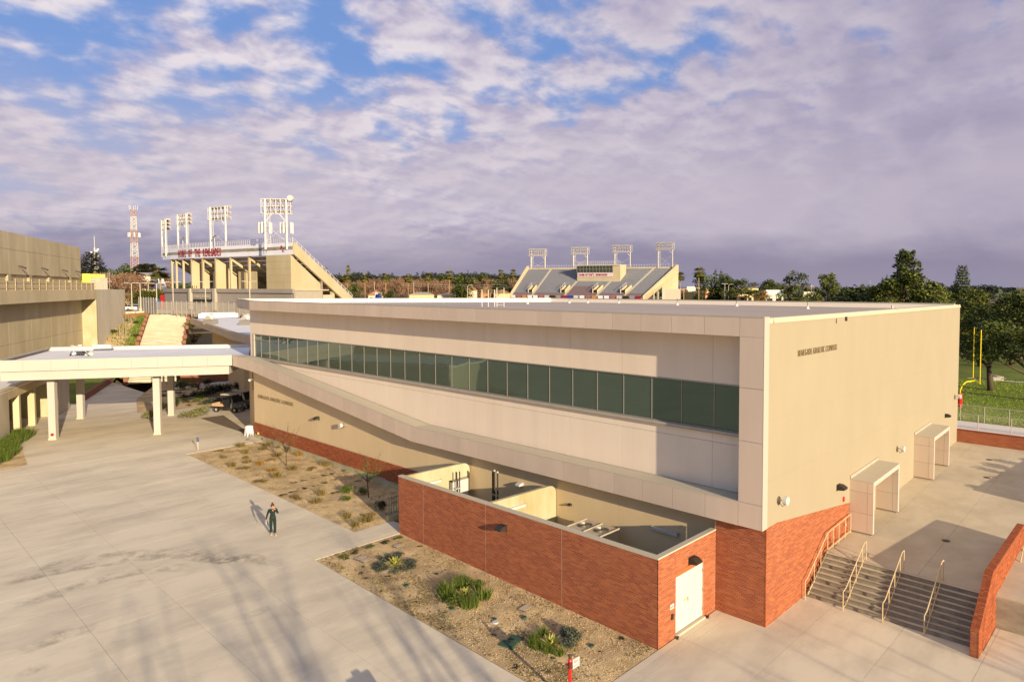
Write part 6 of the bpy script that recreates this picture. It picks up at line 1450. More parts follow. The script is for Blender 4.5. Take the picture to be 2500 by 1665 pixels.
def tree_meshes(kind, var):
    """unit-height tree: (trunk mesh, crown mesh)"""
    key = (kind, var)
    if key in _tm: return _tm[key]
    rnd = random.Random(hash((len(kind), ord(kind[0]), ord(kind[-1]), var)) % 99991)
    tb, cb = MB(), MB(); bark, lf = M['bark'], M['leaf_dark']
    if kind == 'round':
        tb.tube((0, 0, 0), (.01, .01, .34), .028, 7, .020); cl = []
        for k in range(6):
            a = k*2*pi/6+rnd.uniform(-.3, .3); e = (cos(a)*.20, sin(a)*.20, rnd.uniform(.5, .7)); tb.tube((.01, .01, .30), e, .014, 5, .005)
        for k in range(34):
            a = rnd.uniform(0, 2*pi); rr = rnd.random()**.6*.30; z = rnd.uniform(.28, .88); rr *= math.sqrt(max(.05, 1-((z-.52)/.46)**2)); cl.append((rr*cos(a), rr*sin(a), z, rnd.uniform(.07, .12), rnd.uniform(.06, .10)))
        cl.append((0, 0, .9, .09, .09)); leafcloud(cb, cl, 3400, .013, rnd)
    elif kind == 'big':       # large spreading park pine, denser and clumpier
        tb.tube((.03, -.02, 0), (-.02, .02, .22), .026, 8, .020); tb.tube((-.02, .02, .22), (.03, .0, .5), .020, 7, .012); cl = []
        for k in range(9):
            a = k*2*pi/9+rnd.uniform(-.3, .3); z = rnd.uniform(.2, .42); e = (cos(a)*.33, sin(a)*.33, z+rnd.uniform(.12, .3)); tb.tube((-.01, .01, z), e, .013, 6, .004)
            cl.append((*e, rnd.uniform(.07, .11), rnd.uniform(.05, .08)))
        for k in range(62):
            a = rnd.uniform(0, 2*pi); z = rnd.uniform(.38, .92); rr = rnd.random()**.5*.46*math.sqrt(max(.04, 1-((z-.45)/.52)**2)); cl.append((rr*cos(a), rr*sin(a), z, rnd.uniform(.055, .10), rnd.uniform(.045, .08)))
        leafcloud(cb, cl, 11000, .0085, rnd); lf = M['leaf_pine'] if var % 2 else M['leaf_dark']
    elif kind == 'pine':      # bushy rounded pine with plume clumps
        tb.tube((0, 0, 0), (0, 0, .8), .022, 7, .006); cl = []
        for k in range(54):
            z = rnd.uniform(.14, .95); a = rnd.uniform(0, 2*pi); R_2 = .30*(1-((z-.42)/.62)**2 if z > .42 else 1); rr = R_2*rnd.uniform(.35, 1); cl.append((rr*cos(a), rr*sin(a), z, rnd.uniform(.045, .085), rnd.uniform(.05, .09)))
            if k % 4 == 0: tb.tube((0, 0, z*.85), (rr*cos(a), rr*sin(a), z), .008, 4, .003)
        leafcloud(cb, cl, 7000, .0085, rnd, .5); lf = M['leaf_pine']
    elif kind == 'tall':      # open Mondell style pine: separate tufts on a straight stem
        tb.tube((0, 0, 0), (0, 0, .96), .014, 7, .004); cl = []
        for k in range(64):
            z = .34+.62*(k/63); a = k*2.4+rnd.uniform(-.5, .5); rr = .135*math.sqrt(max(.12, 1-((z-.66)/.36)**2))*rnd.uniform(.35, 1.0); e = (rr*cos(a), rr*sin(a), z); tb.tube((0, 0, z-.05), e, .006, 4, .002)
            cl.append((*e, rnd.uniform(.030, .048), rnd.uniform(.026, .042)))
        leafcloud(cb, cl, 7000, .0070, rnd)
    elif kind == 'star':      # tiered open conifer
        tb.tube((0, 0, 0), (0, 0, .97), .014, 7, .003); cl = []
        for k in range(26):
            z = .22+.74*k/25; L_2 = .19*(1-z)**.7+.025
            for j in range(6):
                a = j*pi/3+k*.5; e = (L_2*cos(a), L_2*sin(a), z+.02)
                tb.tube((0, 0, z), e, .004, 3, .0015); cl.append((e[0]*.7, e[1]*.7, z+.01, L_2*.42, .013)); cl.append((e[0], e[1], z+.025, .018, .014))
        leafcloud(cb, cl, 9000, .0075, rnd); lf = M['shrub_dark'] if var % 2 else M['leaf_dark']
    elif kind == 'cone':      # far dense conifer / cypress
        tb.tube((0, 0, 0), (0, 0, .5), .03, 6, .01); cl = []
        for k in range(24): z = .1+.86*k/23; rr = .17*(1-z)**.8+.015; a = k*2.3; cl.append((rr*.5*cos(a), rr*.5*sin(a), z, rr*.85, .05))
        leafcloud(cb, cl, 1300, .018, rnd); lf = M['leaf_far'] if var else M['leaf_dark']
    elif kind == 'farround':
        tb.tube((0, 0, 0), (0, 0, .4), .035, 5, .02); cl = []
        for k in range(16): a = rnd.uniform(0, 2*pi); z = rnd.uniform(.3, .85); rr = rnd.random()**.5*.36; cl.append((rr*cos(a), rr*sin(a), z, rnd.uniform(.12, .18), rnd.uniform(.09, .14)))
        leafcloud(cb, cl, 1300, .022, rnd); lf = M['leaf_far'] if var % 2 else M['leaf_dark']
    elif kind == 'palm':
        tb.tube((0, 0, 0), (.004, 0, .86), .017, 8, .011); bark = M['palm_bark']; lf = M['leaf_palm']
        cl = []
        for k in range(52):
            a = k*2.4; el = rnd.uniform(-1.0, 1.3); L_2 = rnd.uniform(.12, .165); d = Vector((cos(a)*cos(el), sin(a)*cos(el), sin(el))); s = Vector((-sin(a), cos(a), 0)); c = Vector((.004, 0, .88)); tip = c+d*L_2
            cb.tone = rnd.uniform(.1, 1)*(.55 if el < -.3 else 1)
            for j in range(7):
                w = (j-3)/3; e = c+d*L_2*.55; o = e+d*L_2*.6*(1-abs(w)*.35)+s*w*L_2*.5+Vector((0, 0, -abs(w)*.02-.012)); 
                cb.add([tuple(e+s*(w-.3)*.02), tuple(e+s*(w+.3)*.02), tuple(o+s*.010), tuple(o-s*.010)], [(0, 1, 2, 3)])
            tb.tube(tuple(c), tuple(c+d*L_2*.55), .002, 3)
    elif kind in ('bare', 'bareyellow'):
        bark = M['bark_pale'] if kind == 'bareyellow' else M['bark']; lf = M['twig_yellow'] if kind == 'bareyellow' else M['twig']
        def grow(p, d, L_2, r, lev):
            q = p+d*L_2; tb.tube(tuple(p), tuple(q), r, 5 if lev < 2 else 4, r*.7, caps=False)
            if lev >= 4:
                for _ in range(6):
                    w = Vector((rnd.uniform(-1, 1), rnd.uniform(-1, 1), rnd.uniform(-.2, 1))).normalized()*rnd.uniform(.05, .10); s = w.orthogonal().normalized()*.0016; o = p+d*L_2*rnd.random()
                    cb.tone = rnd.random(); cb.add([tuple(o-s), tuple(o+s), tuple(o+w)], [(0, 1, 2)])
                return
            for _ in range(3 if lev else 4):
                nd_ = (d+Vector((rnd.uniform(-1, 1), rnd.uniform(-1, 1), rnd.uniform(-.15, .7)))*.62).normalized(); grow(q, nd_, L_2*rnd.uniform(.62, .82), r*.62, lev+1)
        grow(Vector((0, 0, 0)), Vector((rnd.uniform(-.08, .08), rnd.uniform(-.08, .08), 1)).normalized(), .22, .026, 0)
    elif kind == 'thicket':   # far leafless crown: a haze of twigs with gaps
        tb.tube((0, 0, 0), (0, 0, .4), .025, 5, .015)
        for k in range(7): a = k*.9; tb.tube((0, 0, .3), (.34*cos(a), .34*sin(a), .78), .012, 4, .003)
        cl = []
        for k in range(22): a = rnd.uniform(0, 2*pi); z = rnd.uniform(.25, .86); rr = rnd.random()**.5*.42*math.sqrt(max(.1, 1-((z-.5)/.5)**2)); cl.append((rr*cos(a), rr*sin(a), z, rnd.uniform(.10, .16), rnd.uniform(.09, .13)))
        leafcloud(cb, cl, 2300, .011, rnd, .8); lf = M['twig']
    elif kind == 'vase':      # tall leafless tree: a few long rising limbs that fork
        tb.tube((0, 0, 0), (.01, 0, .22), .020, 7, .016)
        for k in range(6):
            a = k*1.05+rnd.uniform(-.3, .3); p = Vector((.01, 0, .22)); d = Vector((cos(a)*.38, sin(a)*.38, 1)).normalized(); r = .0115
            for j in range(4):
                q = p+d*.17*rnd.uniform(.8, 1.1); tb.tube(tuple(p), tuple(q), r, 5, r*.72)
                for m_ in range(2):
                    e = (d+Vector((rnd.uniform(-1, 1), rnd.uniform(-1, 1), rnd.uniform(0, .6)))*.45).normalized(); t = q+e*rnd.uniform(.10, .2); tb.tube(tuple(q), tuple(t), r*.5, 4, r*.16)
                    for _ in range(5):
                        w = Vector((rnd.uniform(-1, 1), rnd.uniform(-1, 1), rnd.uniform(-.2, 1))).normalized()*rnd.uniform(.03, .07); s = w.orthogonal().normalized()*.0012; o = q.lerp(t, rnd.uniform(.3, 1)); cb.tone = rnd.random(); cb.add([tuple(o-s), tuple(o+s), tuple(o+w)], [(0, 1, 2)])
                p = q; r *= .72; d = (d+Vector((rnd.uniform(-1, 1), rnd.uniform(-1, 1), .3))*.12).normalized()
        lf = M['twig']
    elif kind == 'young':     # thin young desert tree, wispy
        lf = M['shrub_rust'] if var == 0 else M['shrub_green']
        tb.tube((0, 0, 0), (.02, .01, .42), .012, 6, .009)
        for k in range(16):
            a = rnd.uniform(0, 2*pi); e = Vector((cos(a)*rnd.uniform(.15, .42), sin(a)*rnd.uniform(.15, .42), rnd.uniform(.62, 1.05))); s0 = Vector((.015, .005, rnd.uniform(.3, .42))); tb.tube(tuple(s0), tuple(e), .005, 4, .0015)
            for _ in range(55 if var else 34):
                t = rnd.uniform(.35, 1.05); o = s0.lerp(e, t)+Vector((rnd.uniform(-.06, .06), rnd.uniform(-.06, .06), rnd.uniform(-.07, .04))); s = rnd.uniform(.005, .012); cb.tone = rnd.random(); w = Vector((rnd.uniform(-1, 1), rnd.uniform(-1, 1), rnd.uniform(-1, 1))).normalized()*s
                cb.add([tuple(o-w), tuple(o+w.orthogonal()*.6), tuple(o+w*1.5)], [(0, 1, 2)])
    _tm[key] = (tb.mesh('trunk', bark, smooth=True), cb.mesh('crown', lf, tone=True)); return _tm[key]
def tree(kind, x, y, z, h_, label, var=0, w=1.0, rz=None, group=None, name=None, cat='tree', leafm=None):
    tm, cm = tree_meshes(kind, var)
    nm = name or {'round': 'evergreen_tree', 'big': 'park_pine', 'pine': 'pine_tree', 'tall': 'tall_pine', 'star': 'conifer_tree', 'cone': 'conifer_tree', 'farround': 'evergreen_tree', 'palm': 'palm_tree', 'bare': 'bare_tree', 'bareyellow': 'bare_tree', 'thicket': 'bare_tree', 'vase': 'bare_tree', 'young': 'young_tree'}[kind]
    g = thing(nm, label, cat, (x, y, z), random.uniform(0, 6.28) if rz is None else rz, group)
    g.scale = (h_*w, h_*w, h_)
    inst('trunk', tm, g); c = inst('crown', cm, g)
    if leafm:
        key = (kind, var, leafm)
        if key not in _tm: me = cm.copy(); me.materials.clear(); me.materials.append(M[leafm]); _tm[key] = me
        c.data = _tm[key]
    return g
def far(kind, px, ytop, d, label, var=0, w=1.0, group=None, zg=None, **k):
    """tree at bearing px and distance d, standing on the ground there, its top at picture row ytop"""
    x, y = site(px, d); v = fwd+r2*((px-1250-SX)/FPX); kk = d/hypot(v.x, v.y)/FPX
    z = zfar(x, y) if zg is None else zg; top_ = 13.6+(703.3+(px-1250)*.0016-ytop)*kk
    return tree(kind, x, y, z-.1, top_-z+.1, label, var, w, group=group, **k)
# --- big trees by the practice field, right
far('big', 2419, 700, 112, 'large spreading park pine with leaning pale trunk behind the yellow goal post', 1, 1.15, zg=-1.1)
far('big', 2530, 705, 104, 'tallest dark park pine at the extreme right edge', 0, 1.25, zg=-1.1)
far('big', 2310, 712, 128, 'dark park pine partly hidden behind the far end of the sunlit wall', 3, 1.0, zg=-1.1)
far('big', 2470, 712, 150, 'dark spreading pine in the second row behind the goal post trees', 2, 1.2, zg=-1.1)
far('round', 2395, 735, 145, 'round dark tree in shade beyond the dirt track', 0, 1.3, zg=-1.1)
far('star', 2347, 648, 165, 'slender tiered conifer rising above the dark pines near the right edge', 0, .85)
far('tall', 2209, 606, 165, 'tall open topped pine standing highest above the roof at the right', 0, 1.0)
far('pine', 2205, 664, 150, 'broad bright bushy pine in front of the tall open topped pine', 1, 1.55)
far('pine', 2270, 690, 158, 'right shoulder of bushy pines next to the broad bright one', 0, 1.5)
far('pine', 2160, 690, 158, 'smaller bushy pine left of the broad bright one', 2, 1.3)
far('round', 2080, 694, 170, 'low dark round tree in the row left of the bushy pines', 1, 1.5)
far('round', 2110, 692, 185, 'dark round tree, right of the pair behind the roof edge', 2, 1.5)
far('round', 2130, 705, 160, 'low dark tree filling the gap before the bushy pines', 0, 1.5)
far('pine', 2020, 668, 190, 'narrow topped pine with open crown between the big pine and the dark round trees', 0, 1.05)
far('round', 1937, 657, 230, 'large dark evergreen right of the white store', 0, 1.05)
far('round', 1990, 722, 200, 'low bright green trees at the foot of the narrow topped pine', 1, 1.8, leafm='leaf_mid')
far('round', 1960, 724, 215, 'low bright green tree below the large dark evergreen', 2, 1.8, leafm='leaf_mid')
far('round', 2050, 722, 185, 'low bright green tree at the roof line below the dark round trees', 0, 1.7, leafm='leaf_mid')
far('round', 2330, 708, 190, 'sunlit round tree right of the bushy pines above the wall corner', 1, 1.5, leafm='leaf_mid')
far('farround', 2390, 690, 300, 'wide flat topped dark tree near the right edge horizon', 1, 1.7)
for i, (px, yt) in enumerate(((2153, 676), (2163, 670), (2264, 684), (2281, 683), (2296, 686), (2325, 690), (2434, 698), (2445, 700))):
    far('cone' if i in (0, 1) else 'farround', px, yt, 620, 'far dark tree on the horizon, one of a few dotted along the brown ridge', 1, .9, 'far trees on the ridge')
# --- street trees along the shops
far('palm', 1705, 655, 300, 'tall fan palm standing before the shops right of the far stand', 0, 1.15)
far('farround', 1713, 656, 380, 'dark tree directly behind the tall fan palm', 0, .8)
far('palm', 1652, 664, 300, 'short fan palm touching the right end of the far stand', 0, 1.1)
far('palm', 1660, 666, 330, 'fan palm just right of the far stand end, second of the pair', 0, 1.1)
far('cone', 1746, 655, 360, 'dark pointed conifer, left of the pair behind the shops', 0, 1.15)
far('cone', 1760, 657, 365, 'dark pointed conifer, right of the pair behind the shops', 0, 1.05)
far('cone', 1736, 668, 380, 'pencil thin cypress left of the conifer pair', 0, .45)
far('farround', 1784, 667, 350, 'broad dark green tree right of the conifer pair', 0, 1.3)
far('farround', 1800, 677, 340, 'lower green tree against the broad dark one', 2, 1.4)
far('farround', 1862, 681, 520, 'solitary dome shaped dark tree on the horizon', 0, 1.9)
far('farround', 1889, 682, 480, 'small rounded tree right of the dome shaped one', 0, 1.0)
far('bare', 1832, 682, 400, 'bare grey tree left of the dome shaped tree', 1, 1.2)
far('farround', 1780, 704, 300, 'dark street tree between the tan shops', 0, 1.3)
far('farround', 1842, 702, 290, 'yellowish street tree before the white store', 2, 1.4, leafm='shrub_green')
far('farround', 1858, 708, 280, 'golden green street tree left of the white store', 0, 1.3, leafm='shrub_rust')
far('farround', 1705, 712, 330, 'dark bush behind the parked cars by the palm', 0, 1.5)
far('bare', 1714, 698, 340, 'bare brown tree right of the fan palm', 0, 1.4)
# --- middle distance between the stands
rt = random.Random(21)
for i in range(64):
    px = 770+i*7.9+rt.uniform(-5, 5); d = rt.uniform(350, 520)
    far('thicket', px, 678+rt.uniform(-3, 7)+(4 if px < 900 else 0), d, 'bare reddish brown winter tree in the thick mass beyond the palms', i % 3, rt.uniform(.8, 1.15), 'bare brown trees between the two stands')
for i in range(58):
    px = 800+i*8.2+rt.uniform(-6, 6); d = rt.uniform(560, 900)
    far('cone' if rt.random() < .45 else 'farround', px, 668+rt.uniform(-7, 6), d, 'dark evergreen on the skyline behind the brown trees', 1, rt.uniform(.9, 1.5), 'dark evergreens on the skyline between the stands')
for i, (px, yt, d) in enumerate(((838, 674, 300), (850, 672, 290), (892, 671, 300), (943, 669, 310), (997, 674, 320), (1046, 668, 320), (1097, 663, 330))):
    far('palm', px, yt, d, ('fan palm close beside the stand ramp, leftmost of the street row', 'second fan palm, touching the leftmost one', 'third fan palm, left of the tiled roof house', 'fourth fan palm, right of the tiled roof house', 'fifth fan palm of the street row, the shortest', 'sixth fan palm of the street row', 'seventh fan palm of the street row, the tallest')[i], 0, 1.15)
far('palm', 852, 649, 560, 'very tall thin palm far off above the skyline', 0, .5)
far('palm', 1224, 660, 560, 'small far palm left of the far stand, first of a pair', 0, .8); far('palm', 1253, 659, 560, 'small far palm left of the far stand, second of a pair', 0, .8)
far('farround', 867, 688, 270, 'dark green tree filling the gap behind the second palm', 0, .9)
far('bareyellow', 1204, 671, 250, 'pale golden bare tree with strong limbs left of the far stand', 0, 1.4)
for i, (px, yt, d, vv) in enumerate(((1130, 664, 400, 0), (1163, 666, 420, 0), (1068, 668, 480, 0), (1128, 690, 300, 0), (1232, 672, 420, 0), (1250, 676, 400, 0), (985, 668, 480, 0), (1245, 700, 300, 2), (1225, 698, 290, 2), (946, 707, 260, 0), (1120, 700, 300, 0))):
    far('farround', px, yt, d, 'dark rounded evergreen among the brown trees before the skyline', vv, 1.4, 'rounded evergreens among the brown trees')
far('cone', 798, 650, 420, 'small pointed conifer just above the stand ramp', 0, .9); far('cone', 788, 651, 430, 'pointed conifer partly hidden by the stand ramp', 0, .9); far('cone', 1143, 657, 520, 'thin dark spire shaped conifer on the skyline', 1, .5)
# --- behind the concrete hall, left
far('star', 228, 616, 230, 'broad brown green conifer with antennas at its top, left of the radio tower', 1, 1.9)
far('farround', 297, 641, 420, 'dark evergreen left of the radio tower, taller of the two', 0, .8)
far('farround', 255, 645, 420, 'dark tree right of the broad conifer', 1, .8)
far('farround', 305, 652, 400, 'mid green round tree below the taller dark evergreen', 2, 1.1)
far('tall', 350, 644, 330, 'brown cypress like tree right of the radio tower, first', 0, 1.8, leafm='shrub_dark'); far('tall', 366, 643, 330, 'brown cypress like tree right of the radio tower, second', 0, 1.9, leafm='shrub_dark')
far('farround', 374, 655, 360, 'wide dark evergreen behind the pale hip roof', 0, 1.3)
far('palm', 319, 649, 520, 'tiny far palm left of the radio tower', 0, .6)
far('palm', 394, 655, 215, 'thick trunked palm beside the left end of the curved stand', 0, 1.6)
far('farround', 203, 652, 400, 'dark tree just right of the upper concrete wall', 1, 1.0)
for i in range(26):
    px = 205+i*7.2; d = rt.uniform(205, 280)
    far('thicket', px, 664+rt.uniform(-4, 10), d, 'bare brown tree in the thicket behind the concrete hall', i % 3, rt.uniform(.8, 1.1), 'bare trees behind the concrete hall')
far('bareyellow', 312, 690, 186, 'large bare tree with pale forked trunk at the end of the receding wall', 1, 1.6)
for i, (px, yt) in enumerate(((375, 703), (388, 706), (352, 708), (340, 712))): far('round', px, yt, 215, 'green bushy tree behind the parked cars left of the stand', i % 3, 1.9, 'green trees behind the left car park', leafm='leaf_mid')
# far-off wood that reads as one mass, low on the horizon all round the view
b = MB(); rr_ = random.Random(4)
for _ in range(5200):
    px = rr_.uniform(-300, 2800); d = rr_.uniform(560, 1500); x, y = site(px, d); z = zfar(x, y); s = rr_.uniform(1.2, 3.4); hh = rr_.uniform(1, 8) if px < 1650 else rr_.uniform(0, 5)
    b.tone = rr_.random()
    for k in range(3):
        a = rr_.uniform(0, pi); ox, oy, oz = rr_.uniform(-s, s), rr_.uniform(-s, s), rr_.uniform(0, s)
        b.add([(x+ox-s*cos(a), y+oy-s*sin(a), z+hh+oz-s), (x+ox+s*cos(a), y+oy+s*sin(a), z+hh+oz-s*.8), (x+ox+s*.5*cos(a), y+oy+s*.5*sin(a), z+hh+oz+s*.6), (x+ox-s*.7*cos(a), y+oy-s*.7*sin(a), z+hh+oz+s*.4)], [(0, 1, 2, 3)])
tag(b.build('distant_woods', M['leaf_far'], tone=True), 'low dark belt of distant woods along the horizon', 'woods', kind='stuff')
# low brown ridge at the right horizon
def ridge(px0, px1, d, hmax, name):
    b = MB(); n = 40; r0 = []; r1 = []; rb = []
    for i in range(n+1):
        t = i/n; px = px0+(px1-px0)*t; x, y = site(px, d); h_ = hmax*(sin(pi*t)**.6)*(.8+.2*sin(t*17)); r0.append((x, y, 2)); r1.append((*site(px, d*1.25), 6+h_)); rb.append((*site(px, d*1.9), 2))
    b.add(r0+r1+rb, [(i, i+1, n+2+i, n+1+i) for i in range(n)]+[(n+1+i, n+2+i, 2*n+3+i, 2*n+2+i) for i in range(n)]); tag(b.build(name, M['hill'], smooth=True), kind='structure')
ridge(1560, 2330, 620, 11, 'brown_ridge'); ridge(2180, 2900, 700, 9, 'brown_ridge'); ridge(-300, 820, 900, 12, 'brown_ridge')

# --- low planting: shrub builder
_sm = {}
def shrub_mesh(kind, var):
    key = (kind, var)
    if key in _sm: return _sm[key]
    rnd = random.Random(31*var+len(kind)*7+ord(kind[1])); b = MB(); m = 'shrub_green'
    if kind == 'tuft':        # bunch grass: upright thin blades
        for _ in range(170):
            a = rnd.uniform(0, 2*pi); r = rnd.random()**.7*.35; lean = rnd.uniform(.1, .75); h_ = rnd.uniform(.5, 1.0); x, y = r*cos(a), r*sin(a); s = rnd.uniform(.012, .03); b.tone = rnd.random(); t = rnd.uniform(0, pi)
            tip = (x+lean*.55*cos(a), y+lean*.55*sin(a), h_*(1-lean*.3)); b.add([(x-s*cos(t), y-s*sin(t), 0), (x+s*cos(t), y+s*sin(t), 0), tip], [(0, 1, 2)])
    elif kind == 'bush':
        cl = [(rnd.uniform(-.3, .3), rnd.uniform(-.3, .3), rnd.uniform(.25, .6), rnd.uniform(.2, .32), rnd.uniform(.2, .32)) for _ in range(9)]; leafcloud(b, cl, 800, .03, rnd)
    elif kind == 'rush':      # dense upright green rush clump
        for _ in range(420):
            a = rnd.uniform(0, 2*pi); r = rnd.random()**.6*.42; h_ = rnd.uniform(.6, 1.05); x, y = r*cos(a), r*sin(a); s = rnd.uniform(.008, .018); b.tone = rnd.random()*(.4+.6*rnd.random()); t = rnd.uniform(0, pi)
            b.add([(x-s*cos(t), y-s*sin(t), 0), (x+s*cos(t), y+s*sin(t), 0), (x+.28*r*cos(a)+rnd.uniform(-.1, .1), y+.28*r*sin(a)+rnd.uniform(-.1, .1), h_)], [(0, 1, 2)])
    elif kind == 'agave':
        for ring in range(4):
            for k in range(8):
                a = k*pi/4+ring*.39; el = (.25, .6, .95, 1.25)[ring]; L_2 = (.62, .66, .6, .5)[ring]; d = Vector((cos(a)*cos(el), sin(a)*cos(el), sin(el))); s = Vector((-sin(a), cos(a), 0))*.065; up_ = Vector((0, 0, .02)); c = Vector((0, 0, .04)); mdd = c+d*L_2*.5; tip = c+d*L_2+Vector((0, 0, -.03 if ring == 0 else .03)); b.tone = rnd.uniform(.15, 1)
                b.add([tuple(c-s*.6), tuple(c+s*.6), tuple(mdd+s), tuple(tip), tuple(mdd-s), tuple(mdd-up_)], [(0, 1, 5), (1, 2, 5), (2, 3, 5), (3, 4, 5), (4, 0, 5)])
    elif kind == 'sprawl':
        cl = [(rnd.uniform(-.4, .4), rnd.uniform(-.4, .4), rnd.uniform(.06, .2), rnd.uniform(.16, .3), .16) for _ in range(9)]; leafcloud(b, cl, 620, .028, rnd)
    _sm[key] = b; return b
_sm2 = {}
def shrub(kind, x, y, z, r, h_, m, label, group=None, var=0, name=None, cat='shrub'):
    key = (kind, var, m)
    if key not in _sm2: _sm2[key] = shrub_mesh(kind, var).mesh('foliage', M[m], tone=True)
    nm = name or {'tuft': 'bunch_grass', 'bush': 'shrub', 'rush': 'rush_clump', 'agave': 'agave', 'sprawl': 'shrub'}[kind]
    o = inst(nm, _sm2[key], None, (x, y, z), random.uniform(0, 6), (r*2, r*2, h_)); tag(o, label, cat, group); return o
# far bed tufts, from their true spots
tufts = [(45.92, -3.74), (46.21, -2.0), (43.58, -2.62), (43.6, -4.19), (43.81, -1.21), (40.4, -4.79), (39.15, -4.49), (40.67, -3.64), (39.31, -3.28), (40.09, -2.25), (37.01, -3.4), (35.24, -3.85), (34.94, -5.02), (41.03, -1.29), (36.32, -2.27), (35.36, -1.41), (39.82, -.21), (29.05, -3.76), (29.66, -5.1), (27.83, -4.66), (23.93, -4.8), (23.15, -3.79), (22.33, -5.18), (35.52, -.2), (43.8, .1), (45.0, -.4), (41.9, -.1), (42.2, -3.1)]
for i, (y, x) in enumerate(tufts):
    rust = i in (8, 9, 10, 16, 21)
    shrub('tuft' if i % 3 else 'sprawl', x, y, G(y)+.02, random.uniform(.26, .42), random.uniform(.38, .62), 'shrub_rust' if rust else 'shrub_dry', ('rusty orange' if rust else 'dry straw coloured')+' bunch grass clump in the sandy bed along the facade', ('rusty' if rust else 'dry')+' bunch grass clumps in the far bed', i % 3)
for i, (y, x) in enumerate([(33.22, -1.48), (33.12, -2.22), (31.55, -1.46), (32.99, -2.97), (33.04, -3.71), (31.49, -2.35), (31.37, -3.73), (31.37, -3.02), (30.96, -5.32), (31.09, -4.6), (29.0, -2.89), (33.36, -.01), (33.29, -.89), (28.3, -1.2), (30.2, -.6), (27.4, -3.4)]):
    shrub('sprawl', x, y, G(y)-.02, .24, .22, 'shrub_dark', 'small dark dormant plant in rows in the far bed', 'dark dormant plants in the far bed', i % 3)
for i in range(34):
    y = random.uniform(22, 46); x = random.uniform(-5.3, .1); shrub('sprawl', x, y, G(y)-.02, random.uniform(.1, .2), random.uniform(.08, .18), random.choice(['shrub_dark', 'shrub_dry']), 'tiny dry weed scattered over the far bed', 'tiny dry weeds in the far bed', i % 3, 'weed', 'weed')
tree('young', -2.1, 37.66, G(37.7), 3.1, 'thin yellowish young tree in the middle of the far bed', 0, 1.1, .3)
tree('young', -2.05, 26.37, G(26.4), 2.9, 'young green tree in the shade near the yard end of the far bed', 1, 1.0, 2)
for i, (y, x, r, h_) in enumerate(((28.06, -2.6, .55, .75), (27.3, -2.0, .42, .6), (26.9, -3.2, .35, .4))): shrub('bush', x, y, G(y), r, h_, 'shrub_green', 'bright feathery green shrub clump at the shadow edge of the far bed', 'feathery green shrubs at the shadow edge', i)
shrub('bush', -2.73, 23.72, G(23.7), .4, .8, 'shrub_dark', 'dark shrub beside the picket screen'); shrub('tuft', -4.35, 22.6, G(22.6), .45, .5, 'shrub_dry', 'dry clump on the corner of the far bed nearest the yard', None, 1)
# near bed groups
A1_ = [(16.12, -6.64)]
shrub('agave', -6.55, 16.2, G(16.2)+.03, .42, .62, 'agave', 'yellow green agave inside the blue shrub ring, nearest the valve boxes', cat='agave')
for i, (y, x) in enumerate([(17.23, -6.56), (16.8, -7.04), (16.18, -7.12), (15.61, -6.81), (15.41, -6.42), (15.99, -5.89), (16.97, -5.89), (17.22, -6.11), (15.55, -6.05), (16.4, -7.3)]): shrub('sprawl', x, y, G(y), .34, .5, 'shrub_blue', 'blue green low shrub in the ring round the first agave', 'blue shrubs round the first agave', i % 3)
shrub('agave', -6.3, 11.1, G(11)+.03, .38, .6, 'agave', 'agave hidden among the tall green rushes in mid bed', cat='agave')
for i, (y, x) in enumerate([(11.5, -6.9), (10.85, -7.05), (10.25, -6.7), (10.4, -5.85), (11.3, -5.45), (12.05, -5.75), (12.1, -6.5)]): shrub(('tuft', 'bush', 'rush')[i % 3], x, y, G(y), .42, (.75, .6, .55)[i % 3], 'shrub_green', 'tall green rush clump in the ring at the middle of the near bed', 'green rush clumps in mid bed', i % 2)
shrub('agave', -6.58, 5.51, G(5.5)+.03, .42, .62, 'agave', 'yellow agave in the right hand plant group near the red post', cat='agave')
for i, (y, x) in enumerate([(5.61, -5.80), (5.2, -5.92), (4.94, -6.2), (5.4, -5.6), (4.75, -6.35), (5.0, -5.75)]): shrub('bush', x, y, G(y), .30, .55, 'shrub_blue', 'blue grey feathery shrub right of the third agave', 'blue grey shrubs right of the third agave', i % 3)
for i, (y, x) in enumerate([(4.84, -6.8), (5.28, -6.98), (5.73, -7.03), (6.11, -6.99), (6.27, -6.66), (6.36, -6.2), (5.95, -7.05)]): shrub('tuft', x, y, G(y), .24, .42, 'shrub_green', 'small green grass tuft left of the third agave', 'green tufts by the third agave', i % 3)
for i, (y, x) in enumerate([(19.19, -4.6), (19.16, -5.34), (19.21, -6.16), (19.08, -6.99), (19.06, -7.66)]): shrub('sprawl', x, y-.1, G(y), .26, .25, ['shrub_green', 'shrub_dark'][i % 2], 'small dark plant in the row along the upper edge of the near bed', 'small plants along the path edge', i % 3)
for i in range(30): y = random.uniform(2.6, 19); x = random.uniform(-8.6, -6.9) if i % 2 else random.uniform(-8.4, -4.4); shrub('sprawl', x, y, G(y), random.uniform(.07, .16), random.uniform(.05, .12), random.choice(['shrub_dark', 'shrub_dark', 'shrub_green']), 'tiny weed in the near bed', 'tiny weeds in the near bed', i % 3, 'weed', 'weed')
# hedge at the left edge
for i in range(22):
    t = i/21; y = 65.2-t*11; x = -12.9-t*3.0+random.uniform(-.5, .5); shrub('rush' if i % 3 else 'bush', x, y, .6, random.uniform(.6, .95), random.uniform(.6, 1.05), 'shrub_green', 'arching bright green shrub in the hedge at the left edge', 'hedge shrubs at the left edge', i % 2)
tag(poly_sheet('hedge_bed', [(-12.2, 64.5), (-13.1, 63), (-14.3, 52), (-30, 48), (-30, 60), (-14.2, 64)], .612, M['sand']), kind='structure')
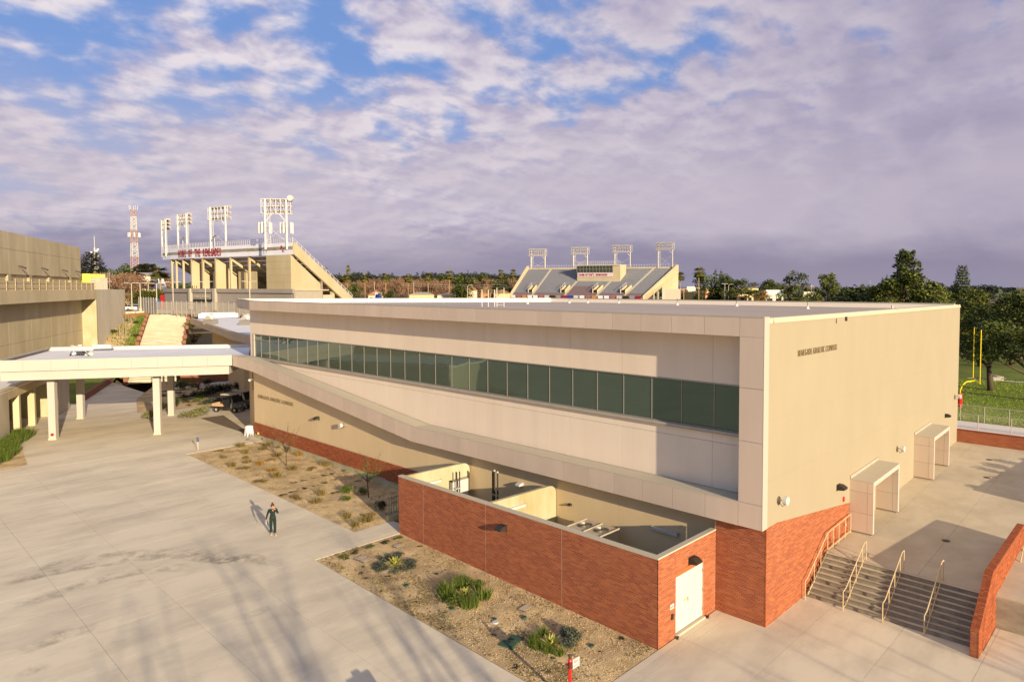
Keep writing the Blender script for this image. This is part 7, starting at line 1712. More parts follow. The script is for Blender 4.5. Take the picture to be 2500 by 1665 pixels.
# garden shrubs beyond the canopy (x, y from their spots)
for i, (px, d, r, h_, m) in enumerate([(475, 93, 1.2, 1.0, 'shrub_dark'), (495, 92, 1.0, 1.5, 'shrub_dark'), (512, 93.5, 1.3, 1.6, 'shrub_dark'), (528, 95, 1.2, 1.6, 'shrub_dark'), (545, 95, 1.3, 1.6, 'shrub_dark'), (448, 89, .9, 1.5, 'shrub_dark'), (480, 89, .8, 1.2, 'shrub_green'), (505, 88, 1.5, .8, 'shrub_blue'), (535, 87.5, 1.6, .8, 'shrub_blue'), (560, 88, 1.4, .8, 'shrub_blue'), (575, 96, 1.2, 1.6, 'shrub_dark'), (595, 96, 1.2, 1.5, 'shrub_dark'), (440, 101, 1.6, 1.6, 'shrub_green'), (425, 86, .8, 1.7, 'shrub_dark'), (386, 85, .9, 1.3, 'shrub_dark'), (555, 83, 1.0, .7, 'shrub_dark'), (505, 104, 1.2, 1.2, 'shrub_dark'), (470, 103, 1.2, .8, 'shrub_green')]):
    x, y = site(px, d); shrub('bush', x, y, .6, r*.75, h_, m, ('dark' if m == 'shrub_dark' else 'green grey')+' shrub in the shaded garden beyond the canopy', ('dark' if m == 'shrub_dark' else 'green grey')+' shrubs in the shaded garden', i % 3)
for i in range(70):
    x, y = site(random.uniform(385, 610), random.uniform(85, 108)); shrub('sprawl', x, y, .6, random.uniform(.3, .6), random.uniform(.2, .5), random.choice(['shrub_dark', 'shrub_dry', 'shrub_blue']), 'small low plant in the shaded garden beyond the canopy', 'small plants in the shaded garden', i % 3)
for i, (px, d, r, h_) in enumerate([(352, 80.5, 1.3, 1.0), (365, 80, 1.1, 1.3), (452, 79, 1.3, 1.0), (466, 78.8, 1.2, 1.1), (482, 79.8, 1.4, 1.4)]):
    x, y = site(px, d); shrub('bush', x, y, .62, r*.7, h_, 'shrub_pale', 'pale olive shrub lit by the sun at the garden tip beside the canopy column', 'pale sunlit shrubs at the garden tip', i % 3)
x, y = site(478, 90); tree('young', x, y, .6, 4.0, 'thin leafless young tree in the shaded garden', 0, .8)
# sloping garden: green ground cover with saplings on stakes
r_ = random.Random(9); b = MB()
for _ in range(9000):
    u = r_.random(); v = r_.random()**.9
    if r_.random() > (.08+.92*smooth01((u-.5)/.3))*(.8): continue
    p = bil(u, v); s = r_.uniform(.06, .17); a = r_.uniform(0, pi); b.tone = r_.random()
    b.add([(p.x-s*cos(a), p.y-s*sin(a), p.z+.02), (p.x+s*cos(a), p.y+s*sin(a), p.z+.02), (p.x+r_.uniform(-.1, .1), p.y, p.z+r_.uniform(.15, .42))], [(0, 1, 2)])
tag(b.build('ground_cover', M['shrub_green'], tone=True), 'green ground cover spreading beside the long stairs', 'ground cover', kind='stuff')
for i, (u, v) in enumerate(((.35, .45), (.5, .5), (.3, .75), (.45, .8))):
    p = bil(u, v); g = tree('young', p.x, p.y, p.z, 3.0, 'sapling tied to pale stakes on the sloping garden', 0, .45, group='staked saplings on the sloping garden')
    for s_ in (-.12, .12): MB().tube((s_, 0, 0), (s_, 0, .75), .012, 5).build('stake', M['coping'], g)
for i, (u, v, r, h_) in enumerate(((.12, .5, .9, .9), (.2, .85, .8, .6), (.75, .35, .9, .7), (.85, .55, .9, .8), (.7, .8, .8, .9), (.5, .15, .8, .6))):
    p = bil(u, v); shrub('bush', p.x, p.y, p.z, r, h_, 'shrub_green', 'green bush on the sloping garden beside the stairs', 'green bushes on the sloping garden', i % 3)
for i, px in enumerate((300, 318, 337, 347)): x, y = site(px, 168+2*i); shrub('sprawl', x, y, 8.02, 1.6, .6, 'shrub_dark', 'clipped dark shrub in the planter strips at the top of the slope', 'clipped shrubs in the planter strips', i % 3)
for z_i, (pa, pb) in enumerate(((296, 352), (296, 330))):
    p = site(pa, 170-5*z_i); q = site(pb, 170-5*z_i); tag(MB((p[0], p[1], 8)).slab([(p[0], p[1], 8), (q[0], q[1], 8), (q[0], q[1], 8.6), (p[0], p[1], 8.6)], (.3, .5, 0)).build('planter_kerb', M['coping'], None, (p[0], p[1], 8)), 'pale planter kerb at the head of the stairs, %s one' % ('farther' if z_i == 0 else 'nearer'), 'kerb')
# bushes and sign frame between the stairs and the low wing
for i, (px, d, m) in enumerate(((464, 150, 'shrub_green'), (472, 140, 'shrub_rust'), (466, 136, 'shrub_dark'), (462, 128, 'shrub_dark'))): x, y = site(px, d); shrub('bush', x, y, ZS0+(ZS1-ZS0)*(d-114)/51, 1.2, 1.6, m, 'shrub wedged between the long stairs and the low white roofed wing', 'shrubs between stairs and wing', i % 3)
# trees behind and beside the camera whose shadows streak the plaza
for i, (x, y, h_, v) in enumerate(((-24.2, -37, 15.5, 0), (-21.6, -35, 14, 1), (-26.6, -36, 14.5, 2), (-14.5, -40, 9.2, 0), (-11.0, -43, 10.2, 1), (-7.0, -44, 10.4, 2), (-3.5, -43, 10.0, 0))):
    tree('vase', x, y, 0, h_, 'bare winter tree standing behind the camera, casting streaked shadows on the plaza', v, 1.0, .9*i, 'bare trees behind the viewpoint')
g = thing('plaza_kiosk_sign', 'upright information board just below the picture, shading the plaza', 'sign', (-14.05, 1.9, 0), .1)
MB().box(-.42, .42, -.08, .08, .1, 1.9).build('board', M['frame'], g); MB().box(-.12, .12, -.09, .09, 1.9, 1.98).build('cap', M['frame'], g); MB().box(-.5, .5, -.2, .2, 0, .1).build('foot', M['conc2'], g)
for i in range(9): shrub('bush', -8.15+random.uniform(-.1, .1)*0+22-22+0, 0, -9, .3, .3, 'shrub_dark', 'x') if False else None
for i in range(8):
    shrub('bush', 18.6+i*1.35, -8.2, 2.75, random.uniform(.45, .7), random.uniform(.3, .95), 'shrub_dark', 'shrub on top of the planter wall at the right edge', 'shrubs on the planter wall', i % 3)
# ================================================================== VEHICLES
def wheel(g, x, y, z, r, w, m='black'):
    o = MB().tube((x, y-w/2, z), (x, y+w/2, z), r, 16).build('wheel', M[m], g); MB().tube((x, y-w/2-.012, z), (x, y-w/2-.001, z), r*.55, 12).tube((x, y+w/2+.001, z), (x, y+w/2+.012, z), r*.55, 12).build('rim', M['steel'], o)
def utility_cart(x, y, rz, label, bedm='timber'):
    g = thing('utility_cart', label, 'golf cart', (x, y, .61), rz)
    MB().box(-1.55, 1.3, -.52, .52, .32, .46).build('chassis', M['dark'], g)
    b = MB(); b.slab([(.45, -.58, .45), (1.35, -.55, .45), (1.42, -.52, .72), (1.05, -.56, .98), (.55, -.58, 1.0)], (0, 1.12, 0)); b.build('cowl', mat('cart_grey_'+str(int(x)), (.12, .125, .12), rough=.35, coat=.3), g)
    MB().box(-.35, .25, -.5, .5, .46, .78).build('seat', M['black'], g); MB().slab([(-.35, -.5, .8), (-.48, -.5, 1.25), (-.56, -.5, 1.25), (-.42, -.5, .8)], (0, 1.0, 0)).build('seat_back', M['black'], g)
    b = MB(); b.box(-1.75, -.45, -.62, .62, .60, .66); b.box(-1.75, -.45, -.62, -.58, .66, .88); b.box(-1.75, -.45, .58, .62, .66, .88); b.box(-1.75, -1.71, -.58, .58, .66, .88); b.build('cargo_bed', M[bedm], g)
    b = MB()
    for s_ in (-.52, .52): b.bar((.85, s_, .95), (.55, s_, 1.80), .045, .045).bar((-.55, s_, .6), (-.50, s_, 1.80), .045, .045)
    b.build('roof_post', M['dark'], g)
    b = MB(); b.box(-.72, .72, -.60, .60, 1.80, 1.86); b.box(-.66, .66, -.54, .54, 1.86, 1.90); b.build('roof', M['coping'], g)
    MB().quad((.86, -.5, 1.0), (.86, .5, 1.0), (.58, .5, 1.76), (.58, -.5, 1.76)).build('windscreen', M['window_dark'], g)
    MB().tube((.42, .22, 1.08), (.36, .22, 1.11), .17, 14).tube((.7, .22, .9), (.4, .22, 1.1), .02, 6).build('steering_wheel', M['dark'], g)
    for xx in (-1.2, 1.0):
        for s_ in (-.55, .55): wheel(g, xx, s_, .27, .27, .2)
    for s_ in (-.32, .32): MB().dome((1.40, s_, .70), .04, .09, .09, 8, 3, True).build('headlight', M['white'], g)
    return g
utility_cart(3.75, 63.6, -2.15 if False else radians(-62)+pi*0, 'dark utility cart with wooden cargo bed parked in shade at the building corner')
utility_cart(5.4, 64.9, radians(-62), 'second utility cart parked behind the one with the wooden cargo bed', 'steel')
_cm = {}
def car_meshes(m):
    if m in _cm: return _cm[m]
    b = MB(); b.slab([(-2.15, -.88, .35), (2.15, -.88, .35), (2.2, -.88, .70), (1.25, -.88, .95), (-1.9, -.88, 1.0), (-2.2, -.88, .8)], (0, 1.76, 0)); body = b.mesh('body', M[m])
    b = MB(); b.add([(-1.75, -.80, .98), (1.15, -.80, .94), (.45, -.66, 1.44), (-1.2, -.66, 1.46), (-1.75, .80, .98), (1.15, .80, .94), (.45, .66, 1.44), (-1.2, .66, 1.46)], [(0, 1, 2, 3), (7, 6, 5, 4), (1, 5, 6, 2), (0, 3, 7, 4)]); gl = b.mesh('windows', M['window_dark'])
    b = MB(); b.box(-1.2, .45, -.67, .67, 1.44, 1.49); rf = b.mesh('roof', M[m])
    b = MB().tube((0, -.1, 0), (0, .1, 0), .32, 12); wh = b.mesh('wheel', M['black']); _cm[m] = (body, gl, rf, wh); return _cm[m]
def car(px, d, m, label, rz, z=None, group=None):
    x, y = site(px, d); z = zfar(x, y) if z is None else z; g = thing('parked_car', label, 'car', (x, y, z), rz, group); body, gl, rf, wh = car_meshes(m)
    inst('body', body, g); inst('windows', gl, g); inst('roof', rf, g)
    for xx in (-1.35, 1.35):
        for s_ in (-.82, .82): inst('wheel', wh, g, (xx, s_, .32))
    return g
car(333, 186, 'car_white', 'white car nose out by the left end of the stadium fence', atan2(r2.y, r2.x)+.5, 8.2)
for i, (px, d, m, w_) in enumerate(((312, 200, 'car_grey', 'grey'), (322, 206, 'car_grey', 'grey'), (304, 195, 'car_red', 'red'), (356, 206, 'car_blue', 'dark blue'), (366, 210, 'car_grey', 'grey'), (378, 212, 'car_white', 'white'))):
    car(px, d, m, w_+' car in the left car park, %s' % ('beside the receding wall', 'right of the grey one', 'leftmost', 'left of centre', 'in the middle of the row', 'next to the palm')[i], .9, 8.2)
g = thing('red_banner_box', 'dark red and blue panels standing by the left end of the curved stand', 'banner', (*site(396, 200), 8.3)); a_ = atan2(r2.y, r2.x)
MB().cbox((1.2, 0, 1.7), (2.6, .6, 3.4)).build('red_panel', M['car_red'], g); MB().cbox((-1.6, .2, 1.2), (2.2, .5, 2.4)).build('blue_panel', M['car_blue'], g); g.rotation_euler = (0, 0, a_)
cols_ = ['car_white', 'car_grey', 'car_white', 'car_blue', 'car_white', 'car_red']
for i, px in enumerate((1684, 1692, 1700, 1708, 1715, 1748, 1757, 1766, 1774, 1810, 1818, 1868, 1876, 1884)):
    car(px, 305+(i % 3)*6, 'car_red' if px == 1818 else cols_[i % 5], ('red car in front of the tan store' if px == 1818 else ('white', 'grey', 'white', 'blue', 'white')[i % 5]+' car in the row parked before the shops'), 2.1+.2*(i % 3), None, 'cars parked before the shops')
car(1898, 285, 'car_white', 'white car alone below the white store at the roof line', a_+.2)
# ================================================================== SHOPS AND HOUSES
def shop(px0, px1, d, yt, m, label, extras=(), depth=14, name='shop'):
    p = Vector(site(px0, d)); q = Vector(site(px1, d+4)); z0 = min(zfar(*p), zfar(*q))-.3; v = fwd+r2*((px0-1250-SX)/FPX); k = d/hypot(v.x, v.y)/FPX; z1 = 13.6-(yt-703.6)*k
    u = (q-p).normalized(); n_ = Vector((-u.y, u.x)); n_ = n_ if n_.dot(p-Vector((CAM.x, CAM.y))) > 0 else -n_; base = (p.x, p.y, z0); L = (q-p).length
    g = thing(name, label, 'shop' if name == 'shop' else 'house', base)
    MB(base).prism([tuple(p), tuple(q), tuple(q+n_*depth), tuple(p+n_*depth)], z0, z1-.4).build('wall', M[m], g)
    MB(base).prism([tuple(p-n_*.3), tuple(q-n_*.3), tuple(q+n_*.3), tuple(p+n_*.3)], z1-1.6, z1).build('parapet', M[m], g)
    def at(s0, s1, za, zc, out, mm, nm): 
        a, c = p+u*L*s0, p+u*L*s1; MB(base).slab([(a.x, a.y, za), (c.x, c.y, za), (c.x, c.y, zc), (a.x, a.y, zc)], (-n_.x*out, -n_.y*out, 0)).build(nm, M[mm], g)
    n = max(2, int(L/4))
    for i in range(n): at((i+.15)/n, (i+.8)/n, z0+.4, z0+2.6, .06, 'window_dark', 'shop_window')
    for (s0, s1, h0, h1, mm, nm) in extras: at(s0, s1, z1-h1, z1-h0, .5, mm, nm)
    return g, p, u, n_, L, z1
shop(1646, 1678, 372, 708, 'shop_orange', 'orange tiled shop at the left end of the shopping row', ((0, 1, .2, 1.5, 'tile_roof', 'tile_band'), (.1, .9, 1.6, 2.2, 'shop_yellow', 'sign_band')))
shop(1676, 1708, 420, 700, 'shop_pale', 'plain grey white block behind the fan palm')
shop(1690, 1722, 366, 711, 'shop_yellow', 'low yellow shop right of the palm trunk', ((0, 1, .1, 1.4, 'shop_pale', 'sign_band'),))
g, p, u, n_, L, z1 = shop(1721, 1765, 380, 704, 'shop_yellow', 'long mustard shop with red awning', ((0, .55, 2.8, 4.0, 'awning', 'awning'), (.02, .5, 1.8, 2.7, 'shop_pale', 'sign_band')))
g, p, u, n_, L, z1 = shop(1786, 1824, 350, 706, 'shop_tan', 'tan store front with small blue sign', ((.0, .2, -.9, .0, 'shop_tan', 'tower_block'), (.45, .85, -.9, .0, 'shop_tan', 'tower_block')))
c = p+u*L*.35; text_mesh('CANVAS', 1.5, .05, M['blue_sign'], g, (c.x-n_.x*.6-p.x, c.y-n_.y*.6-p.y, z1-2.6-g.location.z), (radians(90), 0, atan2(u.y, u.x)), 'sign_lettering', 1.0, .03)
shop(1765, 1790, 385, 709, 'shop_orange', 'low shop half hidden by the street tree left of the tan store')
g, p, u, n_, L, z1 = shop(1868, 1912, 330, 708, 'shop_pale', 'white store with pale fascia left of the large dark evergreen', ((.0, 1, .0, 2.6, 'stand_white', 'sign_band'),))
c = p+u*L*.62; text_mesh('STORE', 1.6, .05, mat('shop_green', (.05, .22, .10), rough=.7), g, (c.x-n_.x*.7-p.x, c.y-n_.y*.7-p.y, z1-2.2-g.location.z), (radians(90), 0, atan2(u.y, u.x)), 'sign_lettering', 1.0, .03)
shop(1824, 1850, 360, 704, 'shop_tan', 'tan building right of the store with the blue sign')
shop(1960, 1990, 420, 712, 'shop_pale', 'pale building glimpsed between the pines')
def house(px0, px1, d, yt, wm, rm, label, hip=2.2):
    p = Vector(site(px0, d)); q = Vector(site(px1, d)); z0 = zfar(*p)-.2; v = fwd+r2*((px0-1250-SX)/FPX); k = d/hypot(v.x, v.y)/FPX; zt_ = 13.6-(yt-703.4)*k; ze = zt_-hip
    u = (q-p).normalized(); n_ = Vector((-u.y, u.x)); n_ = n_ if n_.dot(p-Vector((CAM.x, CAM.y))) > 0 else -n_; base = (p.x, p.y, z0); g = thing('house', label, 'house', base); W_ = 9
    MB(base).prism([tuple(p), tuple(q), tuple(q+n_*W_), tuple(p+n_*W_)], z0, ze).build('wall', M[wm], g)
    a, b_, c, d_ = p-u*.5-n_*.5, q+u*.5-n_*.5, q+u*.5+n_*(W_+.5), p-u*.5+n_*(W_+.5); r0, r1 = p+u*3+n_*W_/2, q-u*3+n_*W_/2
    MB(base).add([(*a, ze), (*b_, ze), (*c, ze), (*d_, ze), (*r0, zt_), (*r1, zt_)], [(0, 1, 5, 4), (1, 2, 5), (2, 3, 4, 5), (3, 0, 4), (3, 2, 1, 0)]).build('roof', M[rm], g)
    for s_ in (.2, .5, .8): t = p+u*(q-p).length*s_; f = MB(base).slab([(t.x-u.x*.7, t.y-u.y*.7, z0+1), (t.x+u.x*.7, t.y+u.y*.7, z0+1), (t.x+u.x*.7, t.y+u.y*.7, z0+2.2), (t.x-u.x*.7, t.y-u.y*.7, z0+2.2)], (-n_.x*.06, -n_.y*.06, 0)).build('window', M['white'], g); MB(base).slab([(t.x-u.x*.6, t.y-u.y*.6, z0+1.1), (t.x+u.x*.6, t.y+u.y*.6, z0+1.1), (t.x+u.x*.6, t.y+u.y*.6, z0+2.1), (t.x-u.x*.6, t.y-u.y*.6, z0+2.1)], (-n_.x*.1, -n_.y*.1, 0)).build('pane', M['window_dark'], f)
    return g
house(900, 936, 280, 709, 'house', 'tile_roof', 'house with terracotta hip roof between the palms')
house(1174, 1200, 270, 704, 'shop_orange', 'tile_roof', 'low orange house at the foot of the golden bare tree')
house(1140, 1165, 320, 699, 'house', 'tile_roof', 'pale gabled house behind the roof ladder')
house(1000, 1060, 300, 715, 'shop_tan', 'coping_grey', 'long low tan house right of the fourth palm', 1.0)
house(1068, 1120, 310, 717, 'house', 'coping_grey', 'low cream house at the end of the palm row', 1.0)
house(1206, 1245, 260, 708, 'shop_tan', 'tile_roof', 'tan house beside the left end of the far stand', 1.4)
house(352, 370, 240, 668, 'house', 'coping_grey', 'small cream tower like house with pyramid roof right of the radio tower', 1.0)
house(368, 412, 230, 678, 'shop_pale', 'white_roof', 'large white sloped roof building left of the stadium', 5)
house(345, 385, 225, 700, 'house', 'white_roof', 'low cream building among the trees below the white roof', .8)
g = thing('blue_arch_sign', 'blue and white framed sign in front of the terracotta roof house', 'sign', (*site(925, 265), 8.8), a_)
MB().box(-1.3, 1.3, -.1, .1, 0, 3.0).build('panel', M['white'], g); MB().box(-.95, .95, -.14, -.101, .9, 2.3).build('blue_panel', M['blue_sign'], g)
# poles and wires in the middle distance
for i, (px, yt, d, lab) in enumerate(((1011, 690, 300, 'white street light pole behind the fifth palm'), (1051, 688, 320, 'wooden utility pole right of the sixth palm'), (915, 690, 300, 'thin pole with white box left of the palm row centre'), (1142, 700, 280, 'curved street lamp left of the golden bare tree'), (1778, 697, 300, 'curved arm street lamp before the tan store'), (1669, 705, 290, 'double headed street lamp right of the far stand'), (1769, 693, 330, 'double headed street lamp behind the mustard shop'), (1817, 698, 300, 'dark utility pole in front of the tan store'), (1980, 694, 300, 'pale utility pole before the brown ridge'), (2123, 684, 600, 'thin far pole on the brown ridge'))):
    x, y = site(px, d); v = fwd+r2*((px-1250-SX)/FPX); k = d/hypot(v.x, v.y)/FPX; z0 = zfar(x, y); zt_ = 13.6+(703.4-yt)*k
    g = thing('street_pole', lab, 'pole', (x, y, z0), a_); mm = M['bark'] if 'wooden' in lab or 'dark' in lab else M['coping']
    MB().tube((0, 0, 0), (0, 0, zt_-z0), .14, 6, .09).build('pole', mm, g)
    if 'double' in lab: MB().bar((-1.5, 0, zt_-z0), (1.5, 0, zt_-z0), .3, .18).build('lamp_head', M['white'], g)
    elif 'curved' in lab: MB().path([(0, 0, zt_-z0), (.8, 0, zt_-z0+.5), (2.0, 0, zt_-z0+.55)], .09, 5).build('arm', M['coping'], g)
    elif 'utility' in lab: MB().bar((-1.2, 0, zt_-z0-.8), (1.2, 0, zt_-z0-.8), .12, .12).build('cross_arm', mm, g)
p = Vector((*site(980, 320), 15.6)); q = Vector((*site(1250, 300), 15.0))
for k in range(2): tag(MB().path([tuple(p.lerp(q, i/12)+Vector((0, 0, -.7*sin(pi*i/12)-k*.9))) for i in range(13)], .035, 3).build('power_line', M['coping_grey']), '%s power line sagging before the brown trees' % ('upper', 'lower')[k], 'power line')
# radio tower, red and white lattice
RT = (*site(333, 420), 12.0)
g = thing('radio_tower', 'red and white lattice radio tower above the bare trees at left', 'radio tower', RT)
zt_ = 13.6+(700-571)*.301; nS = 12; z0 = 12.0
for i in range(nS):
    a, c = i/nS, (i+1)/nS; w0, w1 = 1.6-.8*a, 1.6-.8*c; za, zc = z0+(zt_-z0)*a, z0+(zt_-z0)*c; col = 'tower_red' if i in (0, 3, 4, 7, 8, 11) else 'white'
    b = MB(RT)
    ca = [(RT[0]+sx_*w0, RT[1]+sy_*w0, za) for sx_, sy_ in ((-1, -1), (1, -1), (1, 1), (-1, 1))]; cc = [(RT[0]+sx_*w1, RT[1]+sy_*w1, zc) for sx_, sy_ in ((-1, -1), (1, -1), (1, 1), (-1, 1))]
    for k in range(4):
        b.bar(ca[k], cc[k], .28, .28); b.bar(cc[k], cc[(k+1) % 4], .15, .15)
        for h_ in (0, .5):
            p0 = Vector(ca[k]).lerp(Vector(cc[k]), h_); p1 = Vector(ca[(k+1) % 4]).lerp(Vector(cc[(k+1) % 4]), h_+.5); b.bar(p0, p1, .11, .11); p0 = Vector(ca[(k+1) % 4]).lerp(Vector(cc[(k+1) % 4]), h_); p1 = Vector(ca[k]).lerp(Vector(cc[k]), h_+.5); b.bar(p0, p1, .11, .11)
    b.build('lattice_section', M[col], g)
b = MB(RT)
for k in range(7): an = k*.9; b.box(RT[0]+2.4*cos(an)-.3, RT[0]+2.4*cos(an)+.3, RT[1]+2.4*sin(an)-.3, RT[1]+2.4*sin(an)+.3, z0+(zt_-z0)*.66, z0+(zt_-z0)*.66+2.2)
for k in range(5): an = k*1.25; b.tube((RT[0]+1.6*cos(an), RT[1]+1.6*sin(an), zt_), (RT[0]+2.0*cos(an), RT[1]+2.0*sin(an), zt_+2.2), .12, 4)
b.build('antenna', M['white'], g)
x, y = site(236, 260); g = thing('cell_mast', 'thin mast with white antennas behind the broad conifer', 'antenna', (x, y, 9))
MB().tube((0, 0, 0), (0, 0, 16.5), .3, 6, .2).tube((0, 0, 16.5), (0, 0, 20), .08, 4).build('mast', M['white'], g); b = MB()
for k in range(16): an = k*1.7; b.cbox((.9*cos(an), .9*sin(an), 8.5+.5*k), (.55, .55, .6))
b.build('antenna', M['white'], g)
# ================================================================== FIELD THINGS
GX, GY = 69.0, 9.6
g = thing('goal_post', 'yellow football goal post with red base pad on the practice field', 'goal post', (68.6, 8.38, -1.2))
O_ = Vector((68.6, 8.38, -1.2)); E1 = Vector((69.6, 6.5, 2.05)); u_g = Vector((1.0, -.12, 0)).normalized()
cA, cB = Vector((68.9, 6.97, 2.12)), Vector((69.0, 6.31, 2.32))
cc_ = (Vector(site(2387.5, 96))); gx, gy = cc_; hdir = fwd.copy(); hdir.z = 0; hdir.normalize(); side = Vector((r2.x, r2.y, 0)).normalized()
barv = (hdir*2.6+side*.95)
cen = Vector((gx, gy, 1.95))
pad = Vector((*site(2348.5, 94), -1.2))
g.location = pad
def gl_(v): return tuple(v-pad)
MB().tube((0, 0, 0), (0, 0, 1.75), .27, 14).build('base_pad', M['red'], g)
nk = [Vector((0, 0, 1.7)), Vector((0, 0, 2.0)), Vector((.35, -.3, 2.55)), (cen-pad)*.55+Vector((0, 0, 1.05)), cen-pad]
MB().path([tuple(v) for v in (pad*0+Vector((0, 0, 1.7)), Vector((0, 0, 2.1)), (cen-pad)*.12+Vector((0, 0, 2.3)), (cen-pad)*.35+Vector((0, 0, 2.0)), (cen-pad)*.7+Vector((0, 0, .95)), cen-pad)], .08, 8).build('gooseneck', M['yellow'], g)
MB().tube(gl_(cen-barv), gl_(cen+barv), .075, 8).build('crossbar', M['yellow'], g)
for s_ in (-1, 1):
    p = cen+barv*s_; MB().tube(gl_(p), gl_(p+Vector((0, 0, 6.6))), .06, 8).build('upright', M['yellow'], g); MB().slab([gl_(p+Vector((0, 0, 6.6))), gl_(p+Vector((.25, .1, 6.9))), gl_(p+Vector((.25, .1, 7.2))), gl_(p+Vector((0, 0, 7.0)))], (.01, .02, 0)).build('ribbon', M['blue_sign'], g)
def chainlink(xf, ys, z, h_, label, np_):
    g = thing('field_fence', label, 'fence', (xf, ys[0], z)); o = (xf, ys[0], z)
    for k in range(np_+1): y = ys[0]+(ys[1]-ys[0])*k/np_; MB(o).tube((xf, y, z-.2), (xf, y, z+h_), .032, 6).build('post', M['coping_grey'], g)
    MB(o).tube((xf, ys[0], z+h_), (xf, ys[1], z+h_), .025, 6).build('top_rail', M['coping_grey'], g)
    b = MB(o); y = ys[0]; s_ = 1 if ys[1] > ys[0] else -1
    while abs(y-ys[0]) < abs(ys[1]-ys[0]): b.bar((xf, y, z), (xf, y+s_*h_, z+h_), .006, .006); b.bar((xf, y+s_*h_, z), (xf, y, z+h_), .006, .006); y += s_*.16
    w = b.build('wire_mesh', M['steel'], g); w['kind'] = 'stuff'
chainlink(40.4, (4.0, -13), 1.95, 1.45, 'tall chain link fence along the edge of the practice field', 9)
chainlink(36.95, (2.4, -12), 1.98, 1.25, 'nearer chain link fence along the pale path', 6)
x, y = site(2437, 124); g = thing('park_bench_table', 'small park table with benches behind the goal post', 'picnic table', (x, y, -1.15), .6)
MB().box(-1, 1, -.4, .4, .68, .75).build('table_top', M['coping_grey'], g); MB().box(-1, 1, -.95, -.65, .4, .45).box(-1, 1, .65, .95, .4, .45).build('bench', M['coping_grey'], g); MB().box(-.7, -.6, -.8, .8, 0, .68).box(.6, .7, -.8, .8, 0, .68).build('leg', M['frame'], g)
for i in range(9): x, y = site(2400+i*12, 168+i*2); g = thing('white_post', 'white post along the dirt track under the pines', 'post', (x, y, -.9), 0, 'white posts under the pines'); MB().box(-.15, .15, -.15, .15, 0, 1.2+.4*(i % 2)).build('post', M['white'], g)
# ================================================================== ROOF FITTINGS
ZR_ = 12.08
for i, (x, y) in enumerate(((18.9, 34.5), (24.0, 34.0), (25.6, 33.0), (26.6, 29.8), (24.8, 21.6), (25.4, 16.0), (22.6, 8.5))):
    g = thing('roof_anchor', ('white roof anchor near the ladder, leftmost', 'second white roof anchor from the ladder', 'third roof anchor from the left', 'fourth roof anchor, below the press box', 'fifth roof anchor, left of the right stand end', 'sixth roof anchor, below the shops', 'largest looking roof anchor at the right')[i], 'roof anchor', (x, y, ZR_), 0, 'white roof anchors')
    MB().tube((0, 0, 0), (0, 0, .22), .17, 10, .06).build('cone', M['white'], g); MB().tube((0, 0, .2), (0, 0, .62), .02, 5).build('pin', M['dark'], g)
for i, (px, d) in enumerate(((2178, 44), (2066, 33), (2128, 38))):
    x, y = site(px, d); tag(MB().tube((0, 0, 0), (0, 0, .5 if i == 0 else .2), .06, 8).build('roof_vent', M['white'] if i == 0 else M['dark'], None, (x, y, ZR_)), ('white roof vent near the far right corner of the roof', 'small dark roof vent behind the right coping', 'small dark roof vent between the white vent and the coping')[i], 'vent')
# roof hatch ladder rails
x, y = site(1222, 54); g = thing('roof_ladder', 'white roof ladder with tall side rails at the back parapet', 'ladder', (x, y, ZR_), a_)
for s_ in (-.28, .28): MB().tube((s_, 0, 0), (s_, 0, 1.5), .03, 6).build('rail', M['white'], g)
for k in range(4): MB().tube((-.28, 0, .15+.2*k), (.28, 0, .15+.2*k), .02, 5).build('rung', M['white'], g)
for k, dx_ in enumerate((-1.0, -.5, -1.5)): MB().tube((dx_, .2, 0), (dx_, .2, 1.35), .035, 6).build('guard_post', M['white'], g)
# ================================================================== PERSON
from mathutils import kdtree
def skin_figure(name, verts, edges, rads, root, sub=2):
    me = bpy.data.meshes.new(name); me.from_pydata(verts, edges, []); o = bpy.data.objects.new(name, me); COL.objects.link(o)
    md = o.modifiers.new('s', 'SKIN'); md.use_smooth_shade = True
    sk = me.skin_vertices[0].data
    for i, r in enumerate(rads): sk[i].radius = r if isinstance(r, tuple) else (r, r); sk[i].use_root = (i == root)
    m2 = o.modifiers.new('u', 'SUBSURF'); m2.levels = sub; m2.render_levels = sub
    dg = bpy.context.evaluated_depsgraph_get(); nm = bpy.data.meshes.new_from_object(o.evaluated_get(dg)); bpy.data.objects.remove(o); nm.name = name
    nm.polygons.foreach_set('use_smooth', [True]*len(nm.polygons)); return nm
PX, PY = -8.66, 24.50
face_dir = atan2(CAM.y-PY, CAM.x-PX)+.15     # walks towards the viewpoint, a little to the right
pg = thing('person', 'person in dark green overalls walking across the plaza, one hand raised to the face', 'person', (PX, PY, G(PY)), face_dir)
